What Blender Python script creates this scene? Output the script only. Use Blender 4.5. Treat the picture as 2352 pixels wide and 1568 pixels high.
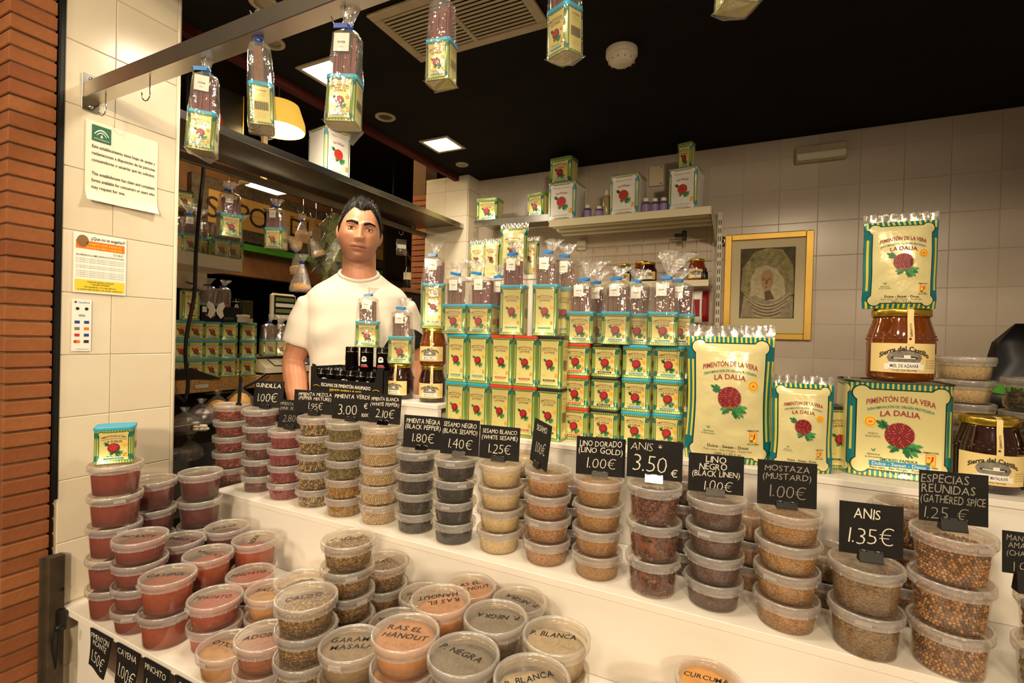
import bpy, bmesh, math, random
from mathutils import Vector, Matrix, noise
random.seed(7)
for _o in list(bpy.data.objects): bpy.data.objects.remove(_o)
SC = bpy.context.scene
COL = SC.collection
R = math.radians
PI = math.pi
H0 = 1.45                      # eye height of the photographer above the hall floor
# ------------------------------------------------------------------ camera
FPX, YAW, PITCH, ROLL = 1131.96, R(26.5), R(0.487), R(1.482)
cy, sy, cp, sp = math.cos(YAW), math.sin(YAW), math.cos(PITCH), math.sin(PITCH)
_f = Vector((-sy*cp, cy*cp, -sp)); _r = Vector((cy, sy, 0)); _u = _r.cross(_f)
_c, _s = math.cos(ROLL), math.sin(ROLL)
CR = _c*_r + _s*_u; CU = _c*_u - _s*_r; CF = _f
cam_d = bpy.data.cameras.new('camera'); cam = bpy.data.objects.new('camera', cam_d); COL.objects.link(cam)
cam_d.sensor_fit = 'HORIZONTAL'; cam_d.sensor_width = 36.0; cam_d.lens = 36.0*FPX/2352.0
cam_d.clip_start = 0.02; cam_d.clip_end = 60
cam.matrix_world = Matrix(((CR.x, CU.x, -CF.x, 0), (CR.y, CU.y, -CF.y, 0), (CR.z, CU.z, -CF.z, H0), (0, 0, 0, 1)))
SC.camera = cam
def at(px, py, X=None, Y=None, Z=None):
    """world point seen at photo pixel (px,py) on the plane X=, Y= or Z= (Z relative to eye height)"""
    d = CF + CR*((px-1176)/FPX) + CU*((784-py)/FPX)
    t = X/d.x if X is not None else Y/d.y if Y is not None else Z/d.z
    p = d*t
    return Vector((p.x, p.y, p.z+H0))
# ------------------------------------------------------------------ world, exposure, large lights
SC.view_settings.view_transform = 'Standard'; SC.view_settings.look = 'None'
SC.view_settings.gamma = 1.0; SC.view_settings.use_curve_mapping = False
SC.view_settings.exposure = 0.05
SC.cycles.transparent_max_bounces = 32
SC.cycles.max_bounces = 8
w = bpy.data.worlds.new('world'); SC.world = w; w.use_nodes = True
w.node_tree.nodes['Background'].inputs[0].default_value = (1.0, 0.74, 0.46, 1)
w.node_tree.nodes['Background'].inputs[1].default_value = 0.19
WARM = (1.0, 0.79, 0.53)
def lamp(name, loc, energy, size, target, color=WARM, spread=PI):
    l = bpy.data.lights.new(name, 'AREA'); l.energy = energy; l.size = size; l.color = color; l.shape = 'DISK'; l.spread = spread
    o = bpy.data.objects.new(name, l); COL.objects.link(o)
    o.location = loc; o.rotation_euler = (Vector(target)-Vector(loc)).to_track_quat('-Z', 'Y').to_euler()
    return o
# market-hall lamps over the aisle, in front of the stall
lamp('hall_lamp', (-0.9, -1.9, H0+1.7), 40, 0.35, (-0.9, 0.9, H0-0.4))
lamp('hall_lamp', (1.7, -2.6, H0+1.0), 21, 0.35, (-1.5, 0.6, H0+0.1), spread=R(75))
lamp('hall_lamp', (0.3, -2.0, H0+1.4), 38, 0.30, (0.1, 0.9, H0-0.4))
# ------------------------------------------------------------------ materials
def lin(h):
    if isinstance(h, (tuple, list)): return tuple(h)[:3]
    h = h.lstrip('#'); c = [int(h[i:i+2], 16)/255 for i in (0, 2, 4)]
    return tuple(x/12.92 if x <= 0.04045 else ((x+0.055)/1.055)**2.4 for x in c)
M = {}
class G:
    """tiny expression wrapper over shader math nodes"""
    def __init__(s, nt, sock): s.nt = nt; s.k = sock
    def _m(s, op, o=None, o2=None):
        n = s.nt.nodes.new('ShaderNodeMath'); n.operation = op
        s.nt.links.new(s.k, n.inputs[0])
        for i, v in ((1, o), (2, o2)):
            if v is None: continue
            if isinstance(v, G): s.nt.links.new(v.k, n.inputs[i])
            else: n.inputs[i].default_value = v
        return G(s.nt, n.outputs[0])
    def __add__(s, o): return s._m('ADD', o)
    def __sub__(s, o): return s._m('SUBTRACT', o)
    def __mul__(s, o): return s._m('MULTIPLY', o)
    def __truediv__(s, o): return s._m('DIVIDE', o)
    def abs(s): return s._m('ABSOLUTE')
    def lt(s, o): return s._m('LESS_THAN', o)
    def gt(s, o): return s._m('GREATER_THAN', o)
    def max(s, o): return s._m('MAXIMUM', o)
    def min(s, o): return s._m('MINIMUM', o)
    def fract(s): return s._m('FRACT')
    def sqrt(s): return s._m('SQRT')
    def inv(s): return (s*-1.0)+1.0
def newmat(name):
    m = bpy.data.materials.new(name); m.use_nodes = True; M[name] = m
    return m, m.node_tree, m.node_tree.nodes['Principled BSDF']
def bsdf_set(b, rough=0.5, metal=0.0, spec=0.5, coat=0.0, sss=0.0):
    b.inputs['Roughness'].default_value = rough; b.inputs['Metallic'].default_value = metal
    b.inputs['Specular IOR Level'].default_value = spec; b.inputs['Coat Weight'].default_value = coat
    if sss: b.inputs['Subsurface Weight'].default_value = sss; b.inputs['Subsurface Scale'].default_value = 0.01
def mixc(nt, fac, a, b):
    n = nt.nodes.new('ShaderNodeMix'); n.data_type = 'RGBA'
    def put(i, v):
        if isinstance(v, G): nt.links.new(v.k, n.inputs[i])
        elif hasattr(v, 'is_output'): nt.links.new(v, n.inputs[i])
        elif isinstance(v, float): n.inputs[i].default_value = v
        else: n.inputs[i].default_value = (*lin(v), 1)
    put(0, fac); put(6, a); put(7, b)
    return n.outputs[2]
def coord(nt, kind='Object'):
    return nt.nodes.new('ShaderNodeTexCoord').outputs[kind]
def noise_tex(nt, scale, vec=None, detail=4, rough=0.6):
    n = nt.nodes.new('ShaderNodeTexNoise'); n.inputs['Scale'].default_value = scale
    n.inputs['Detail'].default_value = detail; n.inputs['Roughness'].default_value = rough
    nt.links.new(vec if vec is not None else coord(nt), n.inputs['Vector'])
    return G(nt, n.outputs[0])
def ramp01(g, a, b):
    n = g.nt.nodes.new('ShaderNodeMapRange'); g.nt.links.new(g.k, n.inputs[0])
    n.inputs[1].default_value = a; n.inputs[2].default_value = b
    return G(g.nt, n.outputs[0])
def bump(nt, b, g, strength=0.3, dist=0.002):
    n = nt.nodes.new('ShaderNodeBump'); n.inputs['Strength'].default_value = strength; n.inputs['Distance'].default_value = dist
    nt.links.new(g.k, n.inputs['Height']); nt.links.new(n.outputs[0], b.inputs['Normal'])
def plain(name, col, rough=0.5, metal=0.0, spec=0.5, coat=0.0, var=0.0, vscale=40, bmp=0.0, bscale=200, bdist=0.002, emit=0.0, sss=0.0):
    m, nt, b = newmat(name); bsdf_set(b, rough, metal, spec, coat, sss)
    b.inputs['Base Color'].default_value = (*lin(col), 1)
    if var:
        c = lin(col); n = ramp01(noise_tex(nt, vscale), 0.3, 0.7)
        nt.links.new(mixc(nt, n, tuple(x*(1-var) for x in c), tuple(min(1, x*(1+var)) for x in c)), b.inputs['Base Color'])
    if bmp: bump(nt, b, noise_tex(nt, bscale), bmp, bdist)
    if emit:
        b.inputs['Emission Color'].default_value = (*lin(col), 1); b.inputs['Emission Strength'].default_value = emit
    return m
def clear(name, tint, haze, gloss, rough=0.08, hazecol='#ffffff', wrinkle=0.0, wscale=60):
    """thin clear plastic: transparent + a little milky haze + fresnel-like sheen"""
    m, nt, b = newmat(name)
    out = nt.nodes['Material Output']
    tr = nt.nodes.new('ShaderNodeBsdfTransparent'); tr.inputs[0].default_value = (*lin(tint), 1)
    bsdf_set(b, 0.35, 0, 0.4); b.inputs['Base Color'].default_value = (*lin(hazecol), 1)
    gl = nt.nodes.new('ShaderNodeBsdfGlossy'); gl.inputs['Roughness'].default_value = rough
    gl.inputs['Color'].default_value = (1, 1, 1, 1)
    m1 = nt.nodes.new('ShaderNodeMixShader'); m1.inputs[0].default_value = haze
    nt.links.new(tr.outputs[0], m1.inputs[1]); nt.links.new(b.outputs[0], m1.inputs[2])
    lw = nt.nodes.new('ShaderNodeLayerWeight'); lw.inputs[0].default_value = 0.35
    f = G(nt, lw.outputs['Facing'])*gloss*1.6 + gloss*0.35
    m2 = nt.nodes.new('ShaderNodeMixShader'); nt.links.new(f.k, m2.inputs[0])
    nt.links.new(m1.outputs[0], m2.inputs[1]); nt.links.new(gl.outputs[0], m2.inputs[2])
    if wrinkle:
        n = nt.nodes.new('ShaderNodeBump'); n.inputs['Strength'].default_value = wrinkle; n.inputs['Distance'].default_value = 0.004
        nt.links.new(noise_tex(nt, wscale, None, 3, 0.55).k, n.inputs['Height'])
        nt.links.new(n.outputs[0], gl.inputs['Normal']); nt.links.new(n.outputs[0], lw.inputs['Normal']); nt.links.new(n.outputs[0], b.inputs['Normal'])
    nt.links.new(m2.outputs[0], out.inputs[0])
    return m
def grains(name, cols, scale, stretch=(1, 1, 1), rough=0.6, bmp=0.8, dist=0.002, dark=0.35):
    """seed / flake material: voronoi cells in several colours with dark gaps"""
    m, nt, b = newmat(name); bsdf_set(b, rough, 0, 0.3)
    mp = nt.nodes.new('ShaderNodeMapping'); mp.inputs['Scale'].default_value = stretch
    nt.links.new(coord(nt), mp.inputs[0])
    nz = nt.nodes.new('ShaderNodeTexNoise'); nz.inputs['Scale'].default_value = 60; nt.links.new(mp.outputs[0], nz.inputs['Vector'])
    v = nt.nodes.new('ShaderNodeTexVoronoi'); v.inputs['Scale'].default_value = scale; nt.links.new(mp.outputs[0], v.inputs['Vector'])
    cr = nt.nodes.new('ShaderNodeValToRGB'); e = cr.color_ramp; e.interpolation = 'CONSTANT'
    while len(e.elements) < len(cols): e.elements.new(0.5)
    for i, c in enumerate(cols):
        e.elements[i].position = i/len(cols); e.elements[i].color = (*lin(c), 1)
    sx = nt.nodes.new('ShaderNodeSeparateColor'); nt.links.new(v.outputs['Color'], sx.inputs[0])
    nt.links.new(sx.outputs[0], cr.inputs[0])
    d = ramp01(G(nt, v.outputs['Distance']), 0.35, 0.75)*dark
    nt.links.new(mixc(nt, d, cr.outputs[0], '#1a0f08'), b.inputs['Base Color'])
    bump(nt, b, G(nt, v.outputs['Distance'])*-1.0, bmp, dist)
    return m
plain('laminate', '#efe9df', 0.32, 0, 0.4, var=0.02, vscale=3)
plain('laminate_edge', '#e6dfd2', 0.4, 0, 0.4)
plain('seam', '#6b6257', 0.8)
plain('grout', '#c3b6a2', 0.85, var=0.1, vscale=20)
plain('dark_plaster', '#191512', 0.92, 0, 0.15, var=0.25, vscale=5, bmp=0.2, bscale=50)
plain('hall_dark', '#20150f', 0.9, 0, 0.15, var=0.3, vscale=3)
plain('hall_red', '#4a1710', 0.7, 0, 0.2)
plain('hall_floor', '#6d5a44', 0.5, var=0.15, vscale=4)
plain('steel', '#b9b4ab', 0.22, 1.0, var=0.06, vscale=14, bmp=0.06, bscale=30)
plain('steel_dull', '#8d867a', 0.38, 1.0, var=0.1, vscale=9)
plain('steel_rail', '#c9c2b6', 0.36, 1.0, var=0.06, vscale=14, bmp=0.05, bscale=20)
plain('chrome', '#d8d8d8', 0.08, 1.0)
plain('wire', '#a29d94', 0.3, 1.0)
plain('cream_metal', '#cfc5a4', 0.45, 0, 0.4)
plain('black_metal', '#141210', 0.5, 0.3)
plain('old_metal', '#4a3d2c', 0.7, 0.3, var=0.35, vscale=18, bmp=0.3, bscale=60)
plain('black_plastic', '#121112', 0.35)
plain('mortar', '#6f5236', 0.95, var=0.2, vscale=60)
plain('white_plastic', '#e9e4d8', 0.35)
plain('offwhite_paint', '#ded5bf', 0.45)
plain('vent_metal', '#b3a384', 0.5, var=0.12, vscale=20)
plain('gold', '#cfa850', 0.42, 0.6, var=0.08, vscale=9)
plain('gold_lid', '#d8b548', 0.25, 0.9)
plain('tin_metal', '#b3a678', 0.3, 0.9, var=0.08, vscale=25)
plain('tin_dark', '#5f5a52', 0.35, 1.0)
plain('paper', '#efe8d3', 0.8, var=0.05, vscale=9)
plain('paper_white', '#f3f0e8', 0.7)
plain('mat_board', '#e2d0ad', 0.8)
plain('card_black', '#1d1b1a', 0.75, 0, 0.25, var=0.2, vscale=30)
plain('chalk', '#e8e2d2', 0.9, 0, 0.1)
plain('chalk_dim', '#9c958a', 0.9, 0, 0.1)
plain('marker', '#17151b', 0.5)
plain('ink_dark', '#2a2420', 0.7)
plain('ink_grey', '#7d7468', 0.7)
plain('ink_red', '#8f1f2d', 0.5)
plain('ink_green', '#2f6f58', 0.5)
plain('ink_teal', '#12706f', 0.5)
plain('flower_dark', '#6d0f18', 0.45)
plain('flower_red', '#a51e26', 0.4)
plain('flower_light', '#cf5a50', 0.4)
plain('flower_orange', '#d2542a', 0.45)
plain('leaf_ink', '#1d6b3c', 0.45)
plain('leaf_light', '#3f9a50', 0.45)
plain('seal_yellow', '#f2cf3c', 0.45)
plain('seal_orange', '#e8792a', 0.45)
plain('print_blue', '#2f9fd0', 0.45)
plain('print_red', '#cf2c38', 0.45)
plain('print_black', '#1b1819', 0.45)
plain('print_white', '#f6f3ea', 0.5)
plain('print_navy', '#27448a', 0.5)
plain('print_yellow', '#efd23c', 0.5)
plain('print_green', '#16633f', 0.5)
plain('print_purple', '#8d7aa8', 0.5)
plain('lid_blue', '#2ba6cf', 0.35)
plain('lid_red', '#d33a2f', 0.35)
plain('lid_black', '#252122', 0.35)
plain('tie_blue', '#1f7fce', 0.3, var=0.12, vscale=50)
plain('tie_navy', '#1c3f9c', 0.3)
plain('jar_label', '#ecd391', 0.6)
plain('label_grey', '#7f7a70', 0.7, var=0.4, vscale=120)
plain('stick_red', '#7c3438', 0.6, var=0.3, vscale=90, bmp=0.4, bscale=300)
plain('stick_brown', '#7d5138', 0.6, var=0.3, vscale=90, bmp=0.4, bscale=300)
plain('cable', '#15110f', 0.5)
plain('foil', '#e4dfd4', 0.24, 0.75, bmp=0.5, bscale=30, bdist=0.006)
plain('scale_white', '#e8dfc9', 0.4)
plain('screen_green', '#6a7440', 0.3, emit=0.15)
plain('purple_liquid', '#5d4a68', 0.25)
plain('amber_spray', '#a08e62', 0.2)
plain('wood', '#8a6539', 0.6, var=0.25, vscale=12)
plain('green_paint', '#3f8a1d', 0.5)
plain('sign_cream', '#b08a4e', 0.5, var=0.1, vscale=6)
plain('sign_border', '#4d3f2f', 0.6, var=0.6, vscale=30)
plain('sign_wood', '#6e4720', 0.6, var=0.3, vscale=8)
plain('letter_dark', '#241a12', 0.6)
plain('skin', '#c98d6d', 0.45, 0, 0.4, var=0.06, vscale=25, sss=0.08)
plain('eye_white', '#d9cfc4', 0.2)
plain('iris', '#3a2415', 0.15)
plain('lip', '#a65a4c', 0.45)
plain('hair', '#130e0c', 0.6, 0, 0.25, var=0.4, vscale=120)
plain('trousers', '#2b2f3a', 0.85)
plain('light_diffuser', '#fff3dc', 0.5, emit=14.0)
plain('lamp_glow', '#ffdf9a', 0.5, emit=9.0)
plain('shade_lit', '#e3b347', 0.6, emit=1.0)
plain('tube_glow', '#fff6e0', 0.5, emit=6.0)
plain('osb', '#b98a4c', 0.7, var=0.45, vscale=110, bmp=0.3, bscale=120)
plain('garlic', '#e2d5bb', 0.6)
plain('nut', '#c79b5b', 0.7, var=0.4, vscale=150, bmp=0.6, bscale=150)
plain('brown_food', '#4d3320', 0.7, var=0.5, vscale=90, bmp=0.6, bscale=90)
plain('yellow_food', '#d29a34', 0.6, var=0.2, vscale=40)
plain('bay_leaf', '#727838', 0.5, var=0.35, vscale=40)
plain('honey_dark', '#2a0f07', 0.1, 0, 0.6, coat=0.6)
plain('honey_amber', '#6e340b', 0.08, 0, 0.6, coat=0.6, var=0.25, vscale=30)
plain('honey_mid', '#7b2f0c', 0.1, 0, 0.6, coat=0.6)
plain('red_pack', '#8d1a20', 0.3)
clear('tub_clear', '#f4efe8', 0.035, 0.10, 0.12)
clear('lid_ring', '#f2ece4', 0.24, 0.14, 0.18)
clear('lid_disc', '#f2ece2', 0.12, 0.03, 0.3, '#efe6da')
clear('cello', '#fbfaf7', 0.05, 0.19, 0.06, '#ffffff', 0.6, 45)
clear('cello_tuft', '#f6f4f0', 0.16, 0.30, 0.08, '#ffffff', 0.9, 70)
clear('nut_film', '#f6f4f0', 0.13, 0.25, 0.08, '#ffffff', 0.9, 70)
clear('acetate', '#faf8f4', 0.02, 0.09, 0.05)
clear('glass', '#f8faf6', 0.01, 0.06, 0.03)
clear('bag_film', '#f8f6f0', 0.04, 0.14, 0.1, '#ffffff', 0.8, 60)
clear('brown_glass', '#c98a50', 0.05, 0.2, 0.04)
# spices
plain('paprika', '#7c2d14', 0.85, 0, 0.15, var=0.14, vscale=60, bmp=0.2, bscale=120)
plain('paprika_dark', '#561a10', 0.85, 0, 0.15, var=0.16, vscale=60, bmp=0.2, bscale=120)
plain('paprika_orange', '#93401a', 0.85, 0, 0.15, var=0.14, vscale=60, bmp=0.2, bscale=120)
plain('pinchito', '#a04626', 0.85, 0, 0.15, var=0.14, vscale=60, bmp=0.2, bscale=120)
plain('pollo', '#b98a55', 0.85, 0, 0.15, var=0.15, vscale=80, bmp=0.2, bscale=160)
plain('adobo', '#9a5a38', 0.85, 0, 0.15, var=0.25, vscale=200, bmp=0.4, bscale=260)
plain('ras', '#c48c5a', 0.85, 0, 0.15, var=0.12, vscale=80, bmp=0.25, bscale=130)
plain('garam', '#8f7a58', 0.85, 0, 0.15, var=0.2, vscale=160, bmp=0.3, bscale=200)
plain('black_powder', '#7d7264', 0.85, 0, 0.15, var=0.25, vscale=260, bmp=0.3, bscale=260)
plain('white_powder', '#bfae8c', 0.85, 0, 0.15, var=0.15, vscale=200, bmp=0.25, bscale=200)
plain('curcuma', '#eeac2c', 0.85, 0, 0.15, var=0.1, vscale=60)
plain('pink_powder', '#c89a86', 0.85, 0, 0.15, var=0.1, vscale=60)
grains('herb_mix', ['#7a5a26', '#a8813c', '#5a4a1c', '#8f5a26', '#b79a58'], 260, (1, 1, 1.4), 0.7, 0.9, 0.003)
grains('black_sesame', ['#1c1a1c', '#252224', '#2d2a2b', '#191718', '#3b3532'], 420, (1, 1, 1), 0.45, 0.9, 0.0015, 0.5)
grains('white_sesame', ['#dcc592', '#e6d2a4', '#d2b880', '#e0ca98'], 420, (1, 1, 1), 0.6, 0.8, 0.0015, 0.28)
grains('brown_sesame', ['#b5834a', '#c99a5e', '#9c6a38', '#c08e55'], 400, (1, 1, 1), 0.6, 0.8, 0.0015, 0.35)
grains('gold_linseed', ['#b98a48', '#c99c58', '#a8783a', '#c4924c'], 330, (1, 1, 1.7), 0.45, 0.9, 0.002, 0.4)
grains('brown_linseed', ['#6a4230', '#5a3526', '#7c5240', '#4d2c20'], 330, (1, 1, 1.7), 0.4, 0.9, 0.002, 0.5)
grains('mustard', ['#c99850', '#d6a862', '#b98646', '#c8944a', '#a0763f'], 400, (1, 1, 1), 0.5, 1.0, 0.002, 0.45)
grains('anise_seed', ['#977648', '#ad8c5a', '#7d6038', '#a58350'], 280, (1, 1, 2.2), 0.65, 0.9, 0.0025, 0.5)
def randmat(name, cols, rough=0.5, bmp=0.0):
    """pieces of one heap: the colour picked per loose piece (random per island)"""
    m, nt, b = newmat(name); bsdf_set(b, rough, 0, 0.4)
    g = nt.nodes.new('ShaderNodeNewGeometry'); cr = nt.nodes.new('ShaderNodeValToRGB'); e = cr.color_ramp; e.interpolation = 'CONSTANT'
    while len(e.elements) < len(cols): e.elements.new(0.5)
    for i, c in enumerate(cols):
        e.elements[i].position = i/len(cols); e.elements[i].color = (*lin(c), 1)
    nt.links.new(g.outputs['Random Per Island'], cr.inputs[0]); nt.links.new(cr.outputs[0], b.inputs['Base Color'])
    if bmp: bump(nt, b, noise_tex(nt, 300), bmp, 0.001)
    return m
randmat('pepper_pink', ['#8a2228', '#9c3034', '#7a1c22', '#a84440'], 0.4)
randmat('pepper_mix', ['#d0b27a', '#6f6a2c', '#7c2c2a', '#4a3424', '#8f8440', '#c9a868'], 0.5)
randmat('pepper_green', ['#6d6426', '#857a34', '#57501c', '#9c8a44', '#746226'], 0.5)
randmat('pepper_olive', ['#a4782c', '#b88a38', '#8a6a26', '#c49a48'], 0.5)
randmat('pepper_white', ['#cdb48a', '#d9c49c', '#bfa478', '#c9ae80'], 0.55)
randmat('pepper_black', ['#2e2420', '#3a2d27', '#251d1a', '#43362e'], 0.6)
randmat('coriander', ['#b07c40', '#bd8c4a', '#96683a', '#7c5630', '#c99c60', '#6a482a'], 0.55)
randmat('chili', ['#a03418', '#8a2812', '#b84a20', '#7a1e10', '#a8501c'], 0.4)
randmat('guindilla', ['#5c1614', '#6e1e18', '#4a1210', '#7a3018'], 0.35)
randmat('star_anise', ['#6a3218', '#7c4020', '#522410', '#8a4c24', '#5e2a14'], 0.4)
randmat('olive_green', ['#8a8236', '#77702c', '#9c9044', '#a89a50'], 0.5)
randmat('leafy', ['#4d4a24', '#5e5a2e', '#3f3c1c', '#6e6432'], 0.6)
# glazed tile, brick: small differences from piece to piece
def piecemat(name, cols, rough, spec=0.5, bmp=0.0, bscale=60, var=0.1, vscale=30, bdist=0.002):
    m, nt, b = newmat(name); bsdf_set(b, rough, 0, spec)
    oi = nt.nodes.new('ShaderNodeObjectInfo')
    base = mixc(nt, G(nt, oi.outputs['Random']), cols[0], cols[1])
    n = ramp01(noise_tex(nt, vscale), 0.3, 0.75)*var
    nt.links.new(mixc(nt, n, base, cols[2]), b.inputs['Base Color'])
    if bmp: bump(nt, b, noise_tex(nt, bscale), bmp, bdist)
piecemat('glazed_tile', ['#eae0ca', '#e2d6be', '#cbbb9f'], 0.22, 0.5, 0.05, 8, 0.35, 6)
piecemat('wall_tile', ['#d2c4b4', '#c9baa9', '#b3a28f'], 0.25, 0.5, 0.05, 8, 0.35, 6)
piecemat('brick', ['#a5683f', '#8a5030', '#5f3d28'], 0.85, 0.2, 0.5, 90, 0.6, 22)
piecemat('sign_tile', ['#b8904f', '#a67f43', '#8f6c38'], 0.35, 0.4)
# printed tin and pouch: striped border, lobed panel, ribbon corners (flat print, from uv in metres)
def printed(name, panel, sa, sb, ribbon, period, duty, rough, metal, lobe=0.17, inset=0.15, foil=False):
    m, nt, b = newmat(name); bsdf_set(b, rough, metal, 0.5, 0.15)
    u1 = nt.nodes.new('ShaderNodeUVMap'); u1.uv_map = 'm'; u2 = nt.nodes.new('ShaderNodeUVMap'); u2.uv_map = 'hs'
    s1 = nt.nodes.new('ShaderNodeSeparateXYZ'); nt.links.new(u1.outputs[0], s1.inputs[0])
    s2 = nt.nodes.new('ShaderNodeSeparateXYZ'); nt.links.new(u2.outputs[0], s2.inputs[0])
    x = G(nt, s1.outputs[0]); z = G(nt, s1.outputs[1]); hw = G(nt, s2.outputs[0]); hh = G(nt, s2.outputs[1])
    s = hw.min(hh); ax = x.abs(); az = z.abs(); i = s*inset
    dr = (ax-(hw-i*1.35)).max(az-(hh-i*1.1))
    cx = ax-(hw-i*1.35-s*0.09); cz = az-(hh-i*1.1-s*0.09)
    dc = (cx*cx+cz*cz).sqrt()-s*lobe
    d = dr.min(dc)
    stripe = ((x/period)+100.25).fract().lt(duty)
    base = mixc(nt, stripe, sa, sb)
    rib = ((az-(hh-s*0.40)).abs()).lt(s*0.17)
    base = mixc(nt, rib, base, ribbon)
    base = mixc(nt, d.lt(s*0.022), base, '#26412f')
    nz = ramp01(noise_tex(nt, 9), 0.2, 0.8)
    pan = mixc(nt, nz, tuple(c*0.93 for c in lin(panel)), panel)
    base = mixc(nt, d.lt(-0.0006), base, pan)
    nt.links.new(base, b.inputs['Base Color'])
    if foil: bump(nt, b, noise_tex(nt, 16, None, 3), 0.35, 0.01)
    return m
printed('tin_print', '#e6dc8e', '#b4c268', '#6d9a4c', '#2a7c74', 0.0052, 0.5, 0.28, 0.2, 0.13, 0.215)
printed('big_print', '#e6dc9c', '#e0d05a', '#1f7f82', '#1b7a80', 0.0088, 0.58, 0.3, 0.15)
printed('pouch_print', '#e9dfa6', '#e4d44c', '#1b7b80', '#16727c', 0.0095, 0.58, 0.22, 0.12, foil=True)
printed('white_print', '#eeeae0', '#c8cf9a', '#8fae86', '#4f9fb0', 0.0085, 0.5, 0.25, 0.1)
# photo-like print behind glass: generic veiled head, only soft tones
# ------------------------------------------------------------------ mesh helpers
class MB:
    def __init__(s): s.v = []; s.f = []; s.m = []; s.sm = []; s.uv = {}; s.mats = []
    def mat(s, name):
        if name not in s.mats: s.mats.append(name)
        return s.mats.index(name)
    def add(s, vs, fs, mat, smooth=False, T=None):
        o = len(s.v); k = s.mat(mat)
        for p in vs:
            p = Vector(p); s.v.append(T @ p if T is not None else p)
        for f in fs:
            s.f.append([i+o for i in f]); s.m.append(k); s.sm.append(smooth)
        return o
    def box(s, c, d, mat, bev=0.0, T=None):
        x, y, z = c; a, b, h = d[0]/2, d[1]/2, d[2]/2
        if bev <= 0:
            vs = [(x+i*a, y+j*b, z+k*h) for k in (-1, 1) for j in (-1, 1) for i in (-1, 1)]
            fs = [(0, 2, 3, 1), (4, 5, 7, 6), (0, 1, 5, 4), (2, 6, 7, 3), (0, 4, 6, 2), (1, 3, 7, 5)]
            return s.add(vs, fs, mat, False, T)
        e = min(bev, a*0.9, b*0.9, h*0.9)
        rings = []
        for zz, q in ((-h, e), (-h+e, 0), (h-e, 0), (h, e)):
            A, B = a-q, b-q; c2 = e
            rings.append([(x-A+c2*0.6, y-B, z+zz), (x+A-c2*0.6, y-B, z+zz), (x+A, y-B+c2*0.6, z+zz), (x+A, y+B-c2*0.6, z+zz),
                          (x+A-c2*0.6, y+B, z+zz), (x-A+c2*0.6, y+B, z+zz), (x-A, y+B-c2*0.6, z+zz), (x-A, y-B+c2*0.6, z+zz)])
        s.loft(rings, mat, True, True, False, T)
    def loft(s, rings, mat, cap0=True, cap1=True, smooth=True, T=None, closed=True):
        n = len(rings[0]); vs = [p for r_ in rings for p in r_]; fs = []
        m = n if closed else n-1
        for i in range(len(rings)-1):
            for j in range(m):
                a = i*n+j; b = i*n+(j+1) % n
                fs.append((a, b, b+n, a+n))
        o = s.add(vs, fs, mat, smooth, T)
        k = s.mat(mat)
        if cap0: s.f.append([o+j for j in reversed(range(n))]); s.m.append(k); s.sm.append(False)
        if cap1: s.f.append([o+(len(rings)-1)*n+j for j in range(n)]); s.m.append(k); s.sm.append(False)
        return o
    def lathe(s, prof, mat, n=24, cap0=False, cap1=False, smooth=True, T=None, c=(0, 0)):
        rings = [[(c[0]+r_*math.cos(2*PI*j/n), c[1]+r_*math.sin(2*PI*j/n), z) for j in range(n)] for r_, z in prof]
        return s.loft(rings, mat, cap0, cap1, smooth, T)
    def tube(s, pts, r, mat, n=8, cap=True, T=None):
        pts = [Vector(p) for p in pts]; rings = []; up = Vector((0, 0, 1))
        for i, p in enumerate(pts):
            t = (pts[min(i+1, len(pts)-1)]-pts[max(i-1, 0)]).normalized()
            a = t.cross(up)
            if a.length < 0.1: a = t.cross(Vector((1, 0, 0)))
            a.normalize(); b = t.cross(a).normalized()
            if i and rings:
                pa = last
                a = (pa - t*pa.dot(t)).normalized(); b = t.cross(a)
            last = a
            rr = r[i] if isinstance(r, (list, tuple)) else r
            rings.append([p+a*(rr*math.cos(2*PI*j/n))+b*(rr*math.sin(2*PI*j/n)) for j in range(n)])
        return s.loft(rings, mat, cap, cap, True, T)
    def ball(s, c, r, mat, nu=8, nv=6, T=None):
        if not isinstance(r, (tuple, list)): r = (r, r, r)
        vs = [(c[0], c[1], c[2]-r[2])]
        for i in range(1, nv):
            ph = -PI/2+PI*i/nv
            for j in range(nu):
                t = 2*PI*j/nu; vs.append((c[0]+r[0]*math.cos(ph)*math.cos(t), c[1]+r[1]*math.cos(ph)*math.sin(t), c[2]+r[2]*math.sin(ph)))
        vs.append((c[0], c[1], c[2]+r[2])); e = len(vs)-1; fs = []
        for j in range(nu):
            k = (j+1) % nu; fs.append((0, 1+k, 1+j)); fs.append((e, e-nu+j, e-nu+k))
            for i in range(nv-2):
                a = 1+i*nu; fs.append((a+j, a+k, a+k+nu, a+j+nu))
        s.add(vs, fs, mat, True, T)
    def poly(s, pts2, mat, fn):
        """flat polygon of 2-D points mapped by fn(x,z)->3-D"""
        vs = [fn(*p) for p in pts2]
        s.add(vs, [list(range(len(vs)))], mat)
    def build(s, name, parent=None, loc=None, rot=None):
        me = bpy.data.meshes.new(name); me.from_pydata([tuple(p) for p in s.v], [], s.f); me.update()
        for k in s.mats: me.materials.append(M[k])
        me.polygons.foreach_set('material_index', s.m); me.polygons.foreach_set('use_smooth', s.sm)
        return obj(name, me, parent, loc, rot)
def obj(name, me, parent=None, loc=None, rot=None):
    o = bpy.data.objects.new(name, me); COL.objects.link(o)
    if parent is not None: o.parent = parent
    if loc is not None: o.location = loc
    if rot is not None: o.rotation_euler = rot
    return o
def tag(o, label, cat, group=None):
    o['label'] = label; o['category'] = cat
    if group: o['group'] = group
    return o
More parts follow.
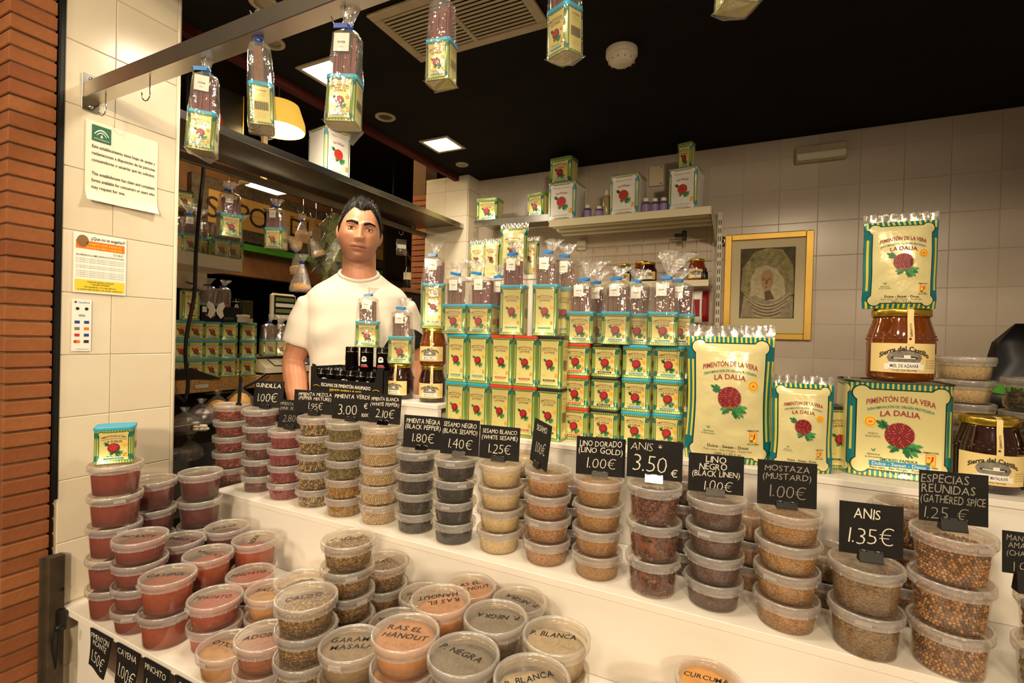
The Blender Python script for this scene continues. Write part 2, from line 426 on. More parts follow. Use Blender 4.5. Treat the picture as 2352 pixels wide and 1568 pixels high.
def thing(name, label, cat, loc=(0, 0, 0), rz=0.0, group=None):
    o = bpy.data.objects.new(name, None); COL.objects.link(o); o.empty_display_size = 0.05
    o.location = loc; o.rotation_euler = (0, 0, rz)
    return tag(o, label, cat, group)
def struct(o): o['kind'] = 'structure'; return o
def copy_part(src, parent, mats=None):
    c = src.copy(); COL.objects.link(c); c.parent = parent
    for g in [k for k in bpy.data.objects if k.parent == src] if False else KIDS.get(src.name, []):
        d = g.copy(); COL.objects.link(d); d.parent = c
    return c
KIDS = {}
def override(o, i, mat):
    o.material_slots[i].link = 'OBJECT'; o.material_slots[i].material = M[mat]
# ------------------------------------------------------------------ text as flat mesh
TXT = {}
def text2d(s, bold=0.0, res=2):
    k = (s, bold, res)
    if k in TXT: return TXT[k]
    cu = bpy.data.curves.new('t', 'FONT'); cu.body = s; cu.size = 1.0; cu.resolution_u = res; cu.offset = bold
    o = bpy.data.objects.new('t', cu); me = o.to_mesh()
    vs = [(p.co.x, p.co.y) for p in me.vertices]; fs = [tuple(f.vertices) for f in me.polygons]
    o.to_mesh_clear(); bpy.data.objects.remove(o); bpy.data.curves.remove(cu)
    if vs:
        x0 = min(p[0] for p in vs); x1 = max(p[0] for p in vs)
    else: x0 = x1 = 0
    TXT[k] = ([((x-x0), y) for x, y in vs], fs, max(x1-x0, 1e-4))
    return TXT[k]
def put_text(mb, s, mat, fn, cx, cz, hgt, maxw=None, bold=0.0, arc=0.0, rot=0.0, align='c', res=2, shear=0.0):
    """text centred at (cx,cz); hgt = cap height; arc = rise of the ends relative to middle (negative: ends drop)"""
    vs, fs, wd = text2d(s, bold, res)
    k = hgt/0.73; kx = k
    if maxw and wd*k > maxw: kx = maxw/wd
    W = wd*kx; c, sn = math.cos(rot), math.sin(rot); out = []
    for x, y in vs:
        X = x*kx-(W/2 if align == 'c' else 0); Z = y*k-hgt/2
        X += shear*Z
        if arc and W > 0: Z += arc*(2*X/W)**2
        out.append(fn(cx+X*c-Z*sn, cz+X*sn+Z*c))
    mb.add(out, fs, mat)
def hand_text(mb, s, mat, fn, cx, cz, hgt, maxw=None, bold=-.01, rot=0.0, seed=1, slant=.08, wob=1.0):
    rnd = random.Random(seed*31+len(s)); items = []; x = 0.0
    for ch in s:
        if ch == ' ': x += .34; continue
        vs, fs, wd = text2d(ch, bold, 2)
        items.append((vs, fs, x, rnd.uniform(-.06, .06)*wob, rnd.uniform(-.03, .03)*wob, rnd.uniform(.92, 1.08))); x += wd+(.10 if ch in '.,' else .085)
    W0 = max(x-.085, .01); k = hgt/.73; kx = k
    if maxw and W0*k > maxw: kx = maxw/W0
    W = W0*kx; c, sn = math.cos(rot), math.sin(rot)
    for vs, fs, x0, ro, dz, sc_ in items:
        out = []; cr, sr = math.cos(ro), math.sin(ro)
        for a, b in vs:
            a2, b2 = a*cr-b*sr, (a*sr+b*cr)*sc_
            X = (x0+a2)*kx-W/2; Z = (b2+dz)*k-hgt/2; X += slant*Z
            out.append(fn(cx+X*c-Z*sn, cz+X*sn+Z*c))
        mb.add(out, fs, mat)
def disc2(cx, cz, r, n=20, rz=None):
    rz = rz or r
    return [(cx+r*math.cos(2*PI*i/n), cz+rz*math.sin(2*PI*i/n)) for i in range(n)]
def leaf2(cx, cz, L, wd, a):
    pts = [(0, 0), (.2, .35), (.35, .22), (.5, .5), (.62, .28), (.8, .3), (1, 0), (.8, -.3), (.62, -.28), (.5, -.5), (.35, -.22), (.2, -.35)]
    c, s_ = math.cos(a), math.sin(a)
    return [(cx+x*L*c-y*wd*s_, cz+x*L*s_+y*wd*c) for x, y in pts]
def strips(mb, x0, x1, lo, hi, mat, fn, n=12):
    vs = []
    for i in range(n+1):
        x = x0+(x1-x0)*i/n; vs += [fn(x, lo(x)), fn(x, hi(x))]
    mb.add(vs, [(2*i, 2*i+2, 2*i+3, 2*i+1) for i in range(n)], mat, True)
def rect2(x0, x1, z0, z1): return [(x0, z0), (x1, z0), (x1, z1), (x0, z1)]
def front(y, e=0.0): return lambda x, z: (x, y-e, z)
# ------------------------------------------------------------------ printed artwork of the paprika packs
def flower(mb, fn, cx, cz, r, petals, white=False):
    for a, L in ((2.6, 1.25), (3.0, .9), (2.25, .95)):
        mb.poly(leaf2(cx-r*.75, cz+r*.55, r*L*.85, r*.42, a), 'leaf_ink', fn(1))
    for a in (-.35, -.7, .0, -2.5, -2.9, -1.2):
        mb.poly(leaf2(cx+r*.25, cz-r*.8, r*1.35 if abs(a) < 1 else r*1.1, r*.5, a), 'leaf_ink' if a in (-.35, -2.5, -1.2) else 'leaf_light', fn(1.5))
    mb.poly([(cx+r*.2, cz-r*.8), (cx+r*.3, cz-r*.8), (cx+r*.95, cz-r*1.75), (cx+r*.85, cz-r*1.8)], 'leaf_ink', fn(1.6))
    mb.poly(disc2(cx, cz, r, 22), 'flower_dark' if not white else 'flower_red', fn(2))
    if petals:
        for ring, (rr, n) in enumerate(((.93, 30), (.78, 26), (.63, 21), (.48, 16), (.33, 11), (.18, 6))):
            if petals == 1 and ring % 2: continue
            for i in range(n):
                a = 2*PI*(i+.5*(ring % 2))/n; ca, sa = math.cos(a), math.sin(a)
                x, z = cx+ca*r*rr, cz+sa*r*rr; l, wd = r*.11*(1.4 if petals == 1 else 1), r*.058*(1.3 if petals == 1 else 1)
                q = [(x+ca*l, z+sa*l), (x-sa*wd, z+ca*wd), (x-ca*l*.7, z-sa*l*.7), (x+sa*wd, z-ca*wd)]
                mb.poly(q, ('flower_red' if (i+ring) % 3 else 'flower_light') if not white else 'flower_orange', fn(3))
    else:
        mb.poly(disc2(cx-r*.12, cz+r*.12, r*.78, 18), 'flower_red', fn(3))
        for i in range(9):
            a = i*2.4; q = .18+.07*i
            mb.poly(disc2(cx+r*q*math.cos(a), cz+r*q*math.sin(a), r*.085, 5), 'flower_light', fn(4))
def seal(mb, fn, cx, cz, r, n=16):
    mb.poly(disc2(cx, cz, r, n), 'seal_yellow', fn(1)); mb.poly(disc2(cx, cz, r*.82, n), 'seal_orange', fn(2))
    mb.poly(disc2(cx, cz, r*.62, n), 'seal_yellow', fn(3)); mb.poly(disc2(cx, cz-r*.05, r*.4, 7, r*.3), 'seal_orange', fn(4))
def pepper_sq(mb, fn, cx, cz, w_):
    mb.poly(rect2(cx-w_/2, cx+w_/2, cz-w_*.7, cz+w_*.7), 'seal_orange', fn(1))
    mb.poly(rect2(cx-w_*.43, cx+w_*.43, cz-w_*.63, cz+w_*.63), 'seal_yellow', fn(2))
    mb.poly([(cx+w_*.1, cz+w_*.5), (cx+w_*.3, cz+w_*.5), (cx+w_*.25, cz-w_*.1), (cx-w_*.2, cz-w_*.55), (cx+w_*.02, cz-w_*.1)], 'print_red', fn(3))
    mb.poly(disc2(cx-w_*.2, cz+w_*.3, w_*.17, 8), 'seal_orange', fn(3))
    mb.poly(rect2(cx-w_*.4, cx-w_*.05, cz-w_*.6, cz-w_*.35), 'ink_teal', fn(3))
def front_art(w_, h, bar, detail, y, tall=False, fnmap=None, kind='tin', sealside=1):
    """lettering and flower of a pack front; y = plane of the front (outward is -y)"""
    mb = MB()
    S = w_
    fn = fnmap or (lambda lay: (lambda x, z: (x, y-0.0002-0.00012*lay, z)))
    Z = lambda q: h*q
    petals = {0: 0, 1: 1, 2: 2}[detail]
    if kind == 'tin':
        put_text(mb, 'PIMENTÓN DE LA VERA', 'ink_red', fn(1), 0, Z(.815), S*.058, S*.60, .012, -S*.055, res=1 if detail < 2 else 3)
        mb_arc(mb, fn(1), 0, Z(.815)-S*.078, S*.31, S*.05, S*.012, 'ink_green')
        put_text(mb, 'LA DALIA', 'ink_red', fn(1), 0, Z(.815)-S*.16, S*.075, S*.42, .015, -S*.02, res=1 if detail < 2 else 3)
        flower(mb, fn, 0, Z(.50 if tall else .47), S*.15, petals)
        seal(mb, fn, S*.25*sealside, Z(.60 if tall else .56), S*.075)
        pepper_sq(mb, fn, S*.27, Z(.27), S*.085)
        put_text(mb, 'Alimentos', 'ink_grey', fn(1), -S*.2, Z(.26), S*.026, S*.16, res=1)
        if not tall: put_text(mb, 'SMOKED PAPRIKA', 'ink_green', fn(1), 0, Z(.235), S*.034, S*.34, .01, res=1)
        bc = {'blue': 'print_blue', 'red': 'print_red', 'black': 'print_black'}[bar]
        mb.poly(rect2(-S*.24, S*.24, Z(.165)-S*.026, Z(.165)+S*.026), bc, fn(1))
        put_text(mb, {'blue': 'Dulce - Sweet - Doux', 'red': 'Picante - Hot - Piquant', 'black': 'Agridulce - Bittersweet'}[bar], 'print_white', fn(2), 0, Z(.165), S*.03, S*.44, .008, res=1)
        put_text(mb, 'Peso neto - Net Weight', 'ink_grey', fn(1), 0, Z(.165)-S*.075, S*.026, S*.42, res=1)
    elif kind in ('big', 'pouch'):
        q = kind == 'pouch'
        tz = .79 if q else .835
        put_text(mb, 'PIMENTÓN DE LA VERA', 'ink_red', fn(1), 0, Z(tz), S*.062, S*.62, .010, -S*.05, res=3)
        put_text(mb, 'DENOMINACIÓN DE ORIGEN PROTEGIDA', 'ink_teal', fn(1), 0, Z(tz)-S*.085, S*.03, S*.60, .008, -S*.048, res=2)
        put_text(mb, 'LA DALIA', 'ink_red', fn(1), 0, Z(tz)-S*.155, S*.062, S*.44, .014, -S*.018, res=3)
        flower(mb, fn, 0, Z(.46 if not q else .52), S*.135, 2)
        seal(mb, fn, S*.27*sealside, Z(.62 if q else .585), S*.062, 24)
        pepper_sq(mb, fn, S*.28, Z(.23 if not q else .22), S*.085)
        put_text(mb, 'PIMENTÓN', 'ink_dark', fn(1), S*.28, Z(.23 if not q else .22)+S*.08, S*.02, S*.13, .01)
        put_text(mb, 'DE LA VERA', 'ink_dark', fn(1), S*.28, Z(.23 if not q else .22)-S*.08, S*.02, S*.13, .01)
        mb.poly(leaf2(-S*.23, Z(.27), S*.04, S*.016, 1.2), 'leaf_light', fn(1)); mb.poly(leaf2(-S*.23, Z(.27), S*.04, S*.016, 2.2), 'leaf_light', fn(1))
        put_text(mb, 'Alimentos', 'ink_dark', fn(1), -S*.23, Z(.27)-S*.03, S*.022, S*.16, shear=.3)
        put_text(mb, 'de Extremadura', 'ink_dark', fn(1), -S*.23, Z(.27)-S*.06, S*.018, S*.18, shear=.3)
        if not q:
            put_text(mb, 'MARCA', 'ink_grey', fn(1), -S*.24, Z(.46), S*.02, S*.1); put_text(mb, 'REGISTRADA', 'ink_grey', fn(1), -S*.24, Z(.43), S*.02, S*.14)
            put_text(mb, 'SMOKED PAPRIKA', 'ink_green', fn(1), 0, Z(.195), S*.034, S*.34, .01)
            mb.poly(rect2(-S*.27, S*.27, Z(.15)-S*.03, Z(.15)+S*.028), 'print_blue', fn(1))
            put_text(mb, 'Dulce - Sweet - Doux', 'print_white', fn(2), 0, Z(.15), S*.04, S*.5, .015)
            put_text(mb, 'Peso neto - Net Weight - Poids Net', 'ink_dark', fn(1), 0, Z(.105), S*.026, S*.56)
            put_text(mb, '1,750 Kg / 61.730 oz', 'ink_dark', fn(1), 0, Z(.07), S*.028, S*.36)
        else:
            put_text(mb, 'Dulce - Sweet - Doux', 'ink_dark', fn(1), 0, Z(.135), S*.038, S*.46, .012)
            put_text(mb, 'Peso neto - Net Weight - Poids Net', 'ink_grey', fn(1), 0, Z(.105), S*.027, S*.55)
            put_text(mb, bar, 'ink_dark', fn(1), 0, Z(.075), S*.035, S*.36)
    elif kind == 'white':
        put_text(mb, 'Pimentón de la Vera', 'flower_light', fn(1), 0, Z(.86), S*.05, S*.56, 0, res=1)
        put_text(mb, '"LA DALIA"', 'ink_red', fn(1), 0, Z(.73), S*.065, S*.5, .015, -S*.04, res=2)
        flower(mb, fn, 0, Z(.50), S*.17, 1, True)
        pepper_sq(mb, fn, S*.33, Z(.25), S*.11)
        put_text(mb, 'JOSE Mª HERNANDEZ S.L.', 'ink_grey', fn(1), 0, Z(.145), S*.04, S*.62, res=1, shear=.2)
        put_text(mb, 'VILLANUEVA DE LA VERA', 'ink_red', fn(1), 0, Z(.085), S*.032, S*.44, .01, res=1)
    return mb
def mb_arc(mb, fn, cx, cz, hw, rise, th, mat, n=8):
    pts = []
    for i in range(n+1):
        t = -1+2*i/n; pts.append((cx+t*hw, cz-rise*t*t+th/2))
    for i in range(n+1):
        t = 1-2*i/n; pts.append((cx+t*hw, cz-rise*t*t-th/2))
    mb.poly(pts, mat, fn)
def side_art(w_, h, x):
    mb = MB(); fn = lambda lay: (lambda a, z: (x+0.0002+0.00012*lay, a, z))
    put_text(mb, 'LA DALIA', 'ink_red', fn(1), 0, h*.83, w_*.07, w_*.45, .01, res=1)
    for i in range(2): put_text(mb, 'Pimentón ahumado', 'ink_dark', fn(1), 0, h*(.76-.05*i), w_*.03, w_*.5, res=1)
    x0 = -w_*.28
    for i in range(20):
        b_ = w_*(.008+.006*((i*7) % 3)); mb.poly(rect2(x0, x0+b_, h*.36, h*.56), 'ink_dark', fn(1)); x0 += w_*.028
    for i in range(3): put_text(mb, 'Envasado por La Dalia', 'ink_grey', fn(1), 0, h*(.28-.045*i), w_*.028, w_*.5, res=1)
    return mb
# ------------------------------------------------------------------ printed tin
def rrect(hw, hd, r, n=4):
    pts = []
    for (sx, sy_, a0) in ((1, -1, -PI/2), (1, 1, 0), (-1, 1, PI/2), (-1, -1, PI)):
        for i in range(n+1):
            a = a0+PI/2*i/n; pts.append((sx*(hw-r)+r*math.cos(a), sy_*(hd-r)+r*math.sin(a)))
    return pts
def tin_body(w_, d, h, r, mat, metalbottom=True):
    """rounded-rectangle can; uv 'm' = metres from the face centre, 'hs' = half sizes of the face"""
    mb = MB(); P = rrect(w_/2, d/2, r); n = len(P)
    zs = [0, 0.0015, 0.003, h-0.003, h-0.0015, h]; q = [.0012, .0, .0008, .0008, 0, .0012]
    rings = [[(x*(1-2*e/w_), y*(1-2*e/d), z) for x, y in P] for z, e in zip(zs, q)]
    mb.loft(rings, mat, False, False, True)
    o = len(mb.v)
    mb.add([(x*.97, y*.97, .0008) for x, y in P], [list(reversed(range(n)))], 'tin_metal')
    mb.add([(x*.97, y*.97, h-.001) for x, y in P], [list(range(n))], 'tin_metal')
    for i in (0, 4):
        for j in range(n): mb.m[i*n+j] = mb.mat('tin_metal')
    me_o = mb.build('body')
    me = me_o.data
    for nm in ('m', 'hs'): me.uv_layers.new(name=nm)
    A, B = me.uv_layers['m'].data, me.uv_layers['hs'].data
    for p in me.polygons:
        nx, ny = p.normal.x, p.normal.y
        fr = abs(ny) >= abs(nx)
        for li in p.loop_indices:
            v = me.vertices[me.loops[li].vertex_index].co
            if fr: A[li].uv = (v.x, v.z-h/2); B[li].uv = (w_/2, h/2)
            else: A[li].uv = (v.y, v.z-h/2); B[li].uv = (d/2, h/2)
    bpy.data.objects.remove(me_o)
    return me
def lid_mesh(w_, d, r, h0, h1, mat):
    mb = MB(); P = rrect(w_/2, d/2, r)
    k = [(1.0, h0), (1.015, h0+.001), (1.015, h1-.002), (1.0, h1-.0005), (.97, h1), (.93, h1-.0012)]
    mb.loft([[(x*s_, y*s_, z) for x, y in P] for s_, z in k], mat, True, True, False)
    o = mb.build('lid'); me = o.data; bpy.data.objects.remove(o); return me
def to_mesh(mb, name):
    o = mb.build(name); me = o.data; bpy.data.objects.remove(o); return me
TS = {'mini': (.052, .043, .081), 'small': (.0755, .058, .0865), 'tall': (.0715, .050, .1385)}
TINM = {}
def tin_meshes(size, lid):
    k = (size, lid)
    if k not in TINM:
        w_, d, h = TS[size]
        if ('b', size) not in TINM:
            TINM[('b', size)] = tin_body(w_, d, h-.004, .008, 'tin_print')
            TINM[('s', size)] = to_mesh(side_art(d, h-.004, w_/2), 'side_label')
        TINM[k] = (TINM[('b', size)], lid_mesh(w_, d, .008, h-.0075, h, 'lid_'+lid), to_mesh(front_art(w_, h-.006, lid, 0, -d/2, size == 'tall'), 'front_label'), TINM[('s', size)])
    return TINM[k]
def tin_parts(root, size, lid, z0=0.0, side=True):
    b, l, f, s_ = tin_meshes(size, lid)
    for nm, me in (('body', b), ('lid', l), ('front_label', f)) + ((('side_label', s_),) if side else ()):
        o = obj(nm, me, root); o.location.z = z0
def tin(size, lid, loc, rz, label, group=None, name='paprika_tin', side=True):
    t = thing(name, label, 'tin', loc, rz, group); tin_parts(t, size, lid, 0, side)
    return t
# ------------------------------------------------------------------ the setting
XC, YB, ZC = -1.478, 2.53, H0+0.925          # tiled side pillar face, back wall, stall ceiling
mb = MB(); mb.box((-2.0, 0.5, -0.05), (12, 12, 0.1), 'hall_floor'); struct(mb.build('floor'))
mb = MB(); mb.box((0.6, 1.61, ZC+0.06), (4.35, 2.14, 0.12), 'dark_plaster'); struct(mb.build('ceiling'))
mb = MB(); mb.box((-1.585, 1.68, ZC+0.05), (0.03, 1.9, 0.16), 'hall_red'); struct(mb.build('trim_1'))
# back wall with tiles
mb = MB(); mb.box((0.6, YB+0.0535, ZC/2), (4.3, 0.10, ZC), 'grout'); wall_back = struct(mb.build('wall_back'))
T15 = 0.15
def tile_mesh(w_, h, mat, th=0.008, g=0.0018):
    mb = MB(); mb.box((0, 0, 0), (w_-g, th, h-g), mat, 0.0012); o = mb.build('tile'); me = o.data; bpy.data.objects.remove(o); return me
tm = tile_mesh(T15, T15, 'wall_tile')
xj = -0.0316*YB; zj = H0+0.3326*YB
for i in range(-10, 9):
    for j in range(-8, 1):
        x0 = xj+i*T15; z0 = zj+j*T15
        z1 = min(z0+T15, ZC)
        x1 = x0+T15
        if x1 <= -1.50: continue
        xa = max(x0, -1.505)
        full = (z1-z0 > .149 and x1-xa > .149)
        me = tm if full else tile_mesh(x1-xa, z1-z0, 'wall_tile')
        obj('tile', me, wall_back, ((xa+x1)/2, YB+.006, (z0+z1)/2))
# corner pier beside the back wall
mb = MB(); mb.box((-1.655, 2.4655, ZC/2), (0.292, 0.112, ZC), 'grout'); pier = struct(mb.build('wall_corner'))
pm = tile_mesh(T15, T15, 'glazed_tile'); pm2 = tile_mesh(.14, T15, 'glazed_tile')
for j in range(-10, 1):
    z0 = zj+j*T15; z1 = min(z0+T15, ZC)
    for xa, xb in ((-1.80, -1.66), (-1.66, -1.51)):
        obj('tile', (pm if xb-xa > .145 else pm2) if z1-z0 > .149 else tile_mesh(xb-xa, z1-z0, 'glazed_tile'), pier, ((xa+xb)/2, 2.412, (z0+z1)/2))
    o = obj('tile', tile_mesh(.12, z1-z0, 'glazed_tile'), pier, (-1.507, 2.472, (z0+z1)/2)); o.rotation_euler.z = PI/2
# tiled side pillar (left), its face looks to the right
YC0, YC1 = 0.566, 0.822
mb = MB(); mb.box((XC-0.0818, (YC0+YC1)/2, 1.6), (0.16, YC1-YC0, 3.2), 'grout'); wall_left = struct(mb.build('wall_left'))
YJ = 0.4527*1.478
zr0 = H0+0.4601*1.478
for j in range(-13, 5):
    z0 = zr0+j*T15
    if z0+T15 < 0.0: continue
    for ya, yb in ((YC0, YJ), (YJ, YC1-.006)):
        z1 = z0+T15
        o = obj('tile', tile_mesh(yb-ya, T15, 'glazed_tile'), wall_left, (XC-.004, (ya+yb)/2, (z0+z1)/2)); o.rotation_euler.z = PI/2
mb = MB(); mb.tube([(XC-.004, YC1-.001, 0), (XC-.004, YC1-.001, 3.2)], .006, 'offwhite_paint', 8); struct(mb.build('trim_2'))
# brick pillar in front of it
mb = MB(); mb.box((XC-.215, .512, 1.6), (.42, .076, 3.2), 'mortar'); brickp = struct(mb.build('wall_front'))
bm1 = MB(); bm1.box((0, 0, 0), (.205, .083, .031), 'brick', .002); o = bm1.build('b'); BM1 = o.data; bpy.data.objects.remove(o)
bm2 = MB(); bm2.box((0, 0, 0), (.215, .083, .031), 'brick', .002); o = bm2.build('b'); BM2 = o.data; bpy.data.objects.remove(o)
for k in range(14, 68):
    z = .02+k*.0355
    o = obj('brick', BM1, brickp, (XC-.1025+random.uniform(-.0015, .0015), .5115, z))
    o = obj('brick', BM2, brickp, (XC-.32, .5115+random.uniform(-.001, .001), z+random.uniform(-.0005, .0005)))
mb = MB(); mb.box((XC-.012, .5602, H0+.42), (.03, .011, 1.66), 'black_metal'); mb.box((XC+.001, .5602, H0+.42), (.006, .006, 1.66), 'black_plastic'); struct(mb.build('trim_3'))
# rusty angle post below it
t = thing('metal_post', 'dark rusty steel angle post at the foot of the brick pillar', 'post', (XC+.012, .553, 0))
mb = MB(); mb.box((0, .008, .455), (.018, .03, .91), 'old_metal', .002); mb.build('flange', t)
mb = MB(); mb.box((-.010, -.004, .455), (.005, .026, .91), 'old_metal', .001); mb.build('web', t)
mb = MB(); mb.lathe([(0, 0), (.004, 0), (.004, .003), (0, .003)], 'black_metal', 10); mb.build('bolt_hole', t, (.012, .014, .83), (0, PI/2, 0))
# dark hall beyond the side opening
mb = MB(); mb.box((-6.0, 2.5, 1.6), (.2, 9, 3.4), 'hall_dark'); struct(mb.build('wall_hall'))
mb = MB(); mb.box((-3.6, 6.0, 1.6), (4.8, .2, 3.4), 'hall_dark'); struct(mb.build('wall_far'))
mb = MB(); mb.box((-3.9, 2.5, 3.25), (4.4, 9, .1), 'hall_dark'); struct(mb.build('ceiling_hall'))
mb = MB(); mb.box((-2.0, 2.66, ZC/2), (.10, .12, ZC+.6), 'mortar'); bp2 = struct(mb.build('wall_pier'))
for k in range(30, 66):
    mb_ = None
    o = obj('brick', BM1, bp2, (-1.955, 2.60, .02+k*.0355), None); o.scale = (.62, 1, 1)
# ------------------------------------------------------------------ stepped counter
ZD, Z1, Z2, Z3 = H0-.6725, H0-.4976, H0-.272, H0-.205
Y0, Y1, Y2 = .579, .96, 1.2
XR = 1.15
def slab(parent, nm, x0, x1, y0, y1, z, th=.016):
    mb = MB(); mb.box(((x0+x1)/2, (y0+y1)/2, z-th/2), (x1-x0, y1-y0, th), 'laminate', .001); return mb.build(nm, parent)
ct = thing('stepped_counter', 'white laminate display counter rising in steps under the spice tubs', 'counter', (0, 0, 0))
slab(ct, 'lower_deck', XC+.002, XR, Y0, Y1+.02, ZD)
slab(ct, 'middle_tread', -1.50, XR, Y1-.004, Y2+.02, Z1)
slab(ct, 'upper_tread', -.835, XR, Y2-.004, 1.50, Z2, .013)
slab(ct, 'raised_ledge', -1.375, -.836, Y2-.003, 1.365, Z3, .013)
def panel(nm, x0, x1, y, z0, z1):
    mb = MB(); mb.box(((x0+x1)/2, y+.009, (z0+z1)/2), (x1-x0, .018, z1-z0), 'laminate', .001); return mb.build(nm, ct)
panel('front_panel', XC+.03, XR, Y0+.02, 0, ZD-.017)
panel('lower_riser', -1.50, XR, Y1, ZD+.0005, Z1-.0165)
panel('upper_riser', -.835, XR, Y2, Z1+.0005, Z2-.0135)
panel('raised_riser', -1.375, -.836, Y2, Z1+.0005, Z3-.0135)
panel('back_panel', -.836, XR, 1.48, 0, Z2-.0135)
panel('back_panel', -1.375, -.837, 1.34, 0, Z3-.0135)
mb = MB(); mb.box((-1.491, 1.09, (ZD+Z1)/2-.01), (.018, .24, Z1-ZD-.02), 'laminate', .001); mb.build('end_panel', ct)
mb = MB(); mb.box((-1.366, 1.279, (Z1+Z3)/2-.01), (.016, .12, Z3-Z1-.03), 'laminate', .001); mb.build('end_panel', ct)
# ------------------------------------------------------------------ spice tubs
NSEG = 32
def tub_body_mesh(h):
    mb = MB()
    mb.lathe([(.0415, .0008), (.0430, .0), (.0438, .002), (.0485, h-.014), (.0488, h-.006)], 'tub_clear', NSEG, True, False)
    o = mb.build('tub'); me = o.data; bpy.data.objects.remove(o); return me
def lid_parts(h):
    mb = MB()
    mb.lathe([(.0508, h-.0195), (.0512, h-.0135)], 'lid_ring', NSEG)
    for i in range(14):
        a = 2*PI*i/14+.1; T = Matrix.Rotation(a, 4, 'Z')
        mb.box((.0517, 0, h-.0165), (.0012, .0012, .006), 'lid_ring', 0, T)
    mb.lathe([(.0520, h-.0135), (.0542, h-.0130), (.0542, h-.0025), (.0533, h-.0004), (.0515, h), (.0498, h-.0006), (.0490, h-.003)], 'lid_ring', NSEG)
    mb.lathe([(.0490, h-.003), (.0005, h-.0027)], 'lid_disc', NSEG)
    T = Matrix.Rotation(-1.9, 4, 'Z'); mb.box((.0545, 0, h-.010), (.002, .022, .006), 'lid_ring', 0, T)
    o = mb.build('lid'); me = o.data; bpy.data.objects.remove(o); return me
HS, HT = .051, .071
TUB = {'s': (tub_body_mesh(HS), lid_parts(HS), HS), 't': (tub_body_mesh(HT), lid_parts(HT), HT)}
def rad(z, h): return .0432+(.0483-.0432)*z/(h-.014)-.0010
def c_powder(h, fill, seed, tilt=.006, rough=.0015):
    mb = MB(); rings = []; rnd = random.Random(seed); n = 28; ta = rnd.uniform(0, 6.28)
    top = h*fill
    for z in (.0022, top*.5): rings.append([(rad(z, h)*math.cos(2*PI*j/n), rad(z, h)*math.sin(2*PI*j/n), z) for j in range(n)])
    def hz(x, y): return top+tilt*(x*math.cos(ta)+y*math.sin(ta))/.045+rough*2*noise.noise(Vector((x*60+seed, y*60, 0)))
    for k in (1.0, .75, .5, .25, .05):
        rr = rad(top, h)*k
        rings.append([(rr*math.cos(2*PI*j/n), rr*math.sin(2*PI*j/n), hz(rr*math.cos(2*PI*j/n), rr*math.sin(2*PI*j/n))+.003*(1-k)) for j in range(n)])
    mb.loft(rings, 'paprika', True, True, True)
    o = mb.build('contents'); me = o.data; bpy.data.objects.remove(o); return me
def c_balls(h, fill, r, seed, mat, nu=6, nv=4):
    mb = MB(); rnd = random.Random(seed); top = h*fill
    mb.lathe([(.038, .003), (.041, top-.004), (.001, top-.003)], mat, 16, True, True)
    z = r+.001; row = 0
    while z < top:
        R_ = rad(z, h)-r*1.02; n = int(2*PI*R_/(2*r*1.02))
        for j in range(n):
            a = 2*PI*(j+.5*(row % 2)+rnd.uniform(-.15, .15))/n
            rr = r*rnd.uniform(.85, 1.08); q = R_+(r-rr)-rnd.uniform(0, .0012)
            mb.ball((q*math.cos(a), q*math.sin(a), z+rnd.uniform(-.25, .25)*r), rr, mat, nu, nv)
        z += r*1.72; row += 1
    k = int(.75*(.043/r)**2)
    for i in range(k):
        q = math.sqrt(rnd.random())*(rad(top, h)-r); a = rnd.uniform(0, 6.28)
        mb.ball((q*math.cos(a), q*math.sin(a), top-.002+rnd.uniform(0, .002)), r, mat, nu, nv)
    o = mb.build('contents'); me = o.data; bpy.data.objects.remove(o); return me
def c_chunks(h, fill, seed, mat, size, count, kind):
    mb = MB(); rnd = random.Random(seed); top = h*fill
    mb.lathe([(.037, .003), (.040, top-.006), (.001, top-.004)], mat, 16, True, True)
    for i in range(count):
        side = rnd.random() < .82
        a = rnd.uniform(0, 6.28); z = rnd.uniform(.005, top)
        q = rad(z, h)-size*.30 if side else math.sqrt(rnd.random())*.038
        if not side: z = top
        T = Matrix.Translation((q*math.cos(a), q*math.sin(a), z)) @ Matrix.Rotation(a, 4, 'Z') @ Matrix.Rotation(rnd.uniform(-1.2, 1.2), 4, 'X') @ Matrix.Rotation(rnd.uniform(-.35, .35), 4, 'Y')
        L = size*rnd.uniform(.7, 1.25)
        if kind == 'flake':
            ww = L*rnd.uniform(.28, .5); b_ = rnd.uniform(.1, .3)*L*.5
            vs = [(b_*.2, -L/2, 0), (b_*.9, -L*.2, ww*.5), (b_, L*.15, ww*.45), (b_*.2, L/2, 0), (b_, L*.1, -ww*.5), (b_*.9, -L*.2, -ww*.45), (b_*1.4, 0, 0), (-b_*.4, 0, 0)]
            fs = [(0, 1, 6), (1, 2, 6), (2, 3, 6), (3, 4, 6), (4, 5, 6), (5, 0, 6), (1, 0, 7), (2, 1, 7), (3, 2, 7), (4, 3, 7), (5, 4, 7), (0, 5, 7)]
            mb.add(vs, fs, mat, True, T)
        else:
            for k in range(8):
                if rnd.random() < .25: continue
                c, s_ = math.cos(k*PI/4), math.sin(k*PI/4)
                tip = L*.62*rnd.uniform(.8, 1.1); wd = L*.13
                vs = [(0, 0, 0), (.002, c*tip*.55-s_*wd, s_*tip*.55+c*wd), (.0005, c*tip, s_*tip), (.002, c*tip*.55+s_*wd, s_*tip*.55-c*wd), (.004, c*tip*.5, s_*tip*.5)]
                mb.add(vs, [(0, 1, 4), (1, 2, 4), (2, 3, 4), (3, 0, 4), (0, 3, 2, 1)], mat, True, T)
    o = mb.build('contents'); me = o.data; bpy.data.objects.remove(o); return me
CONT = {}
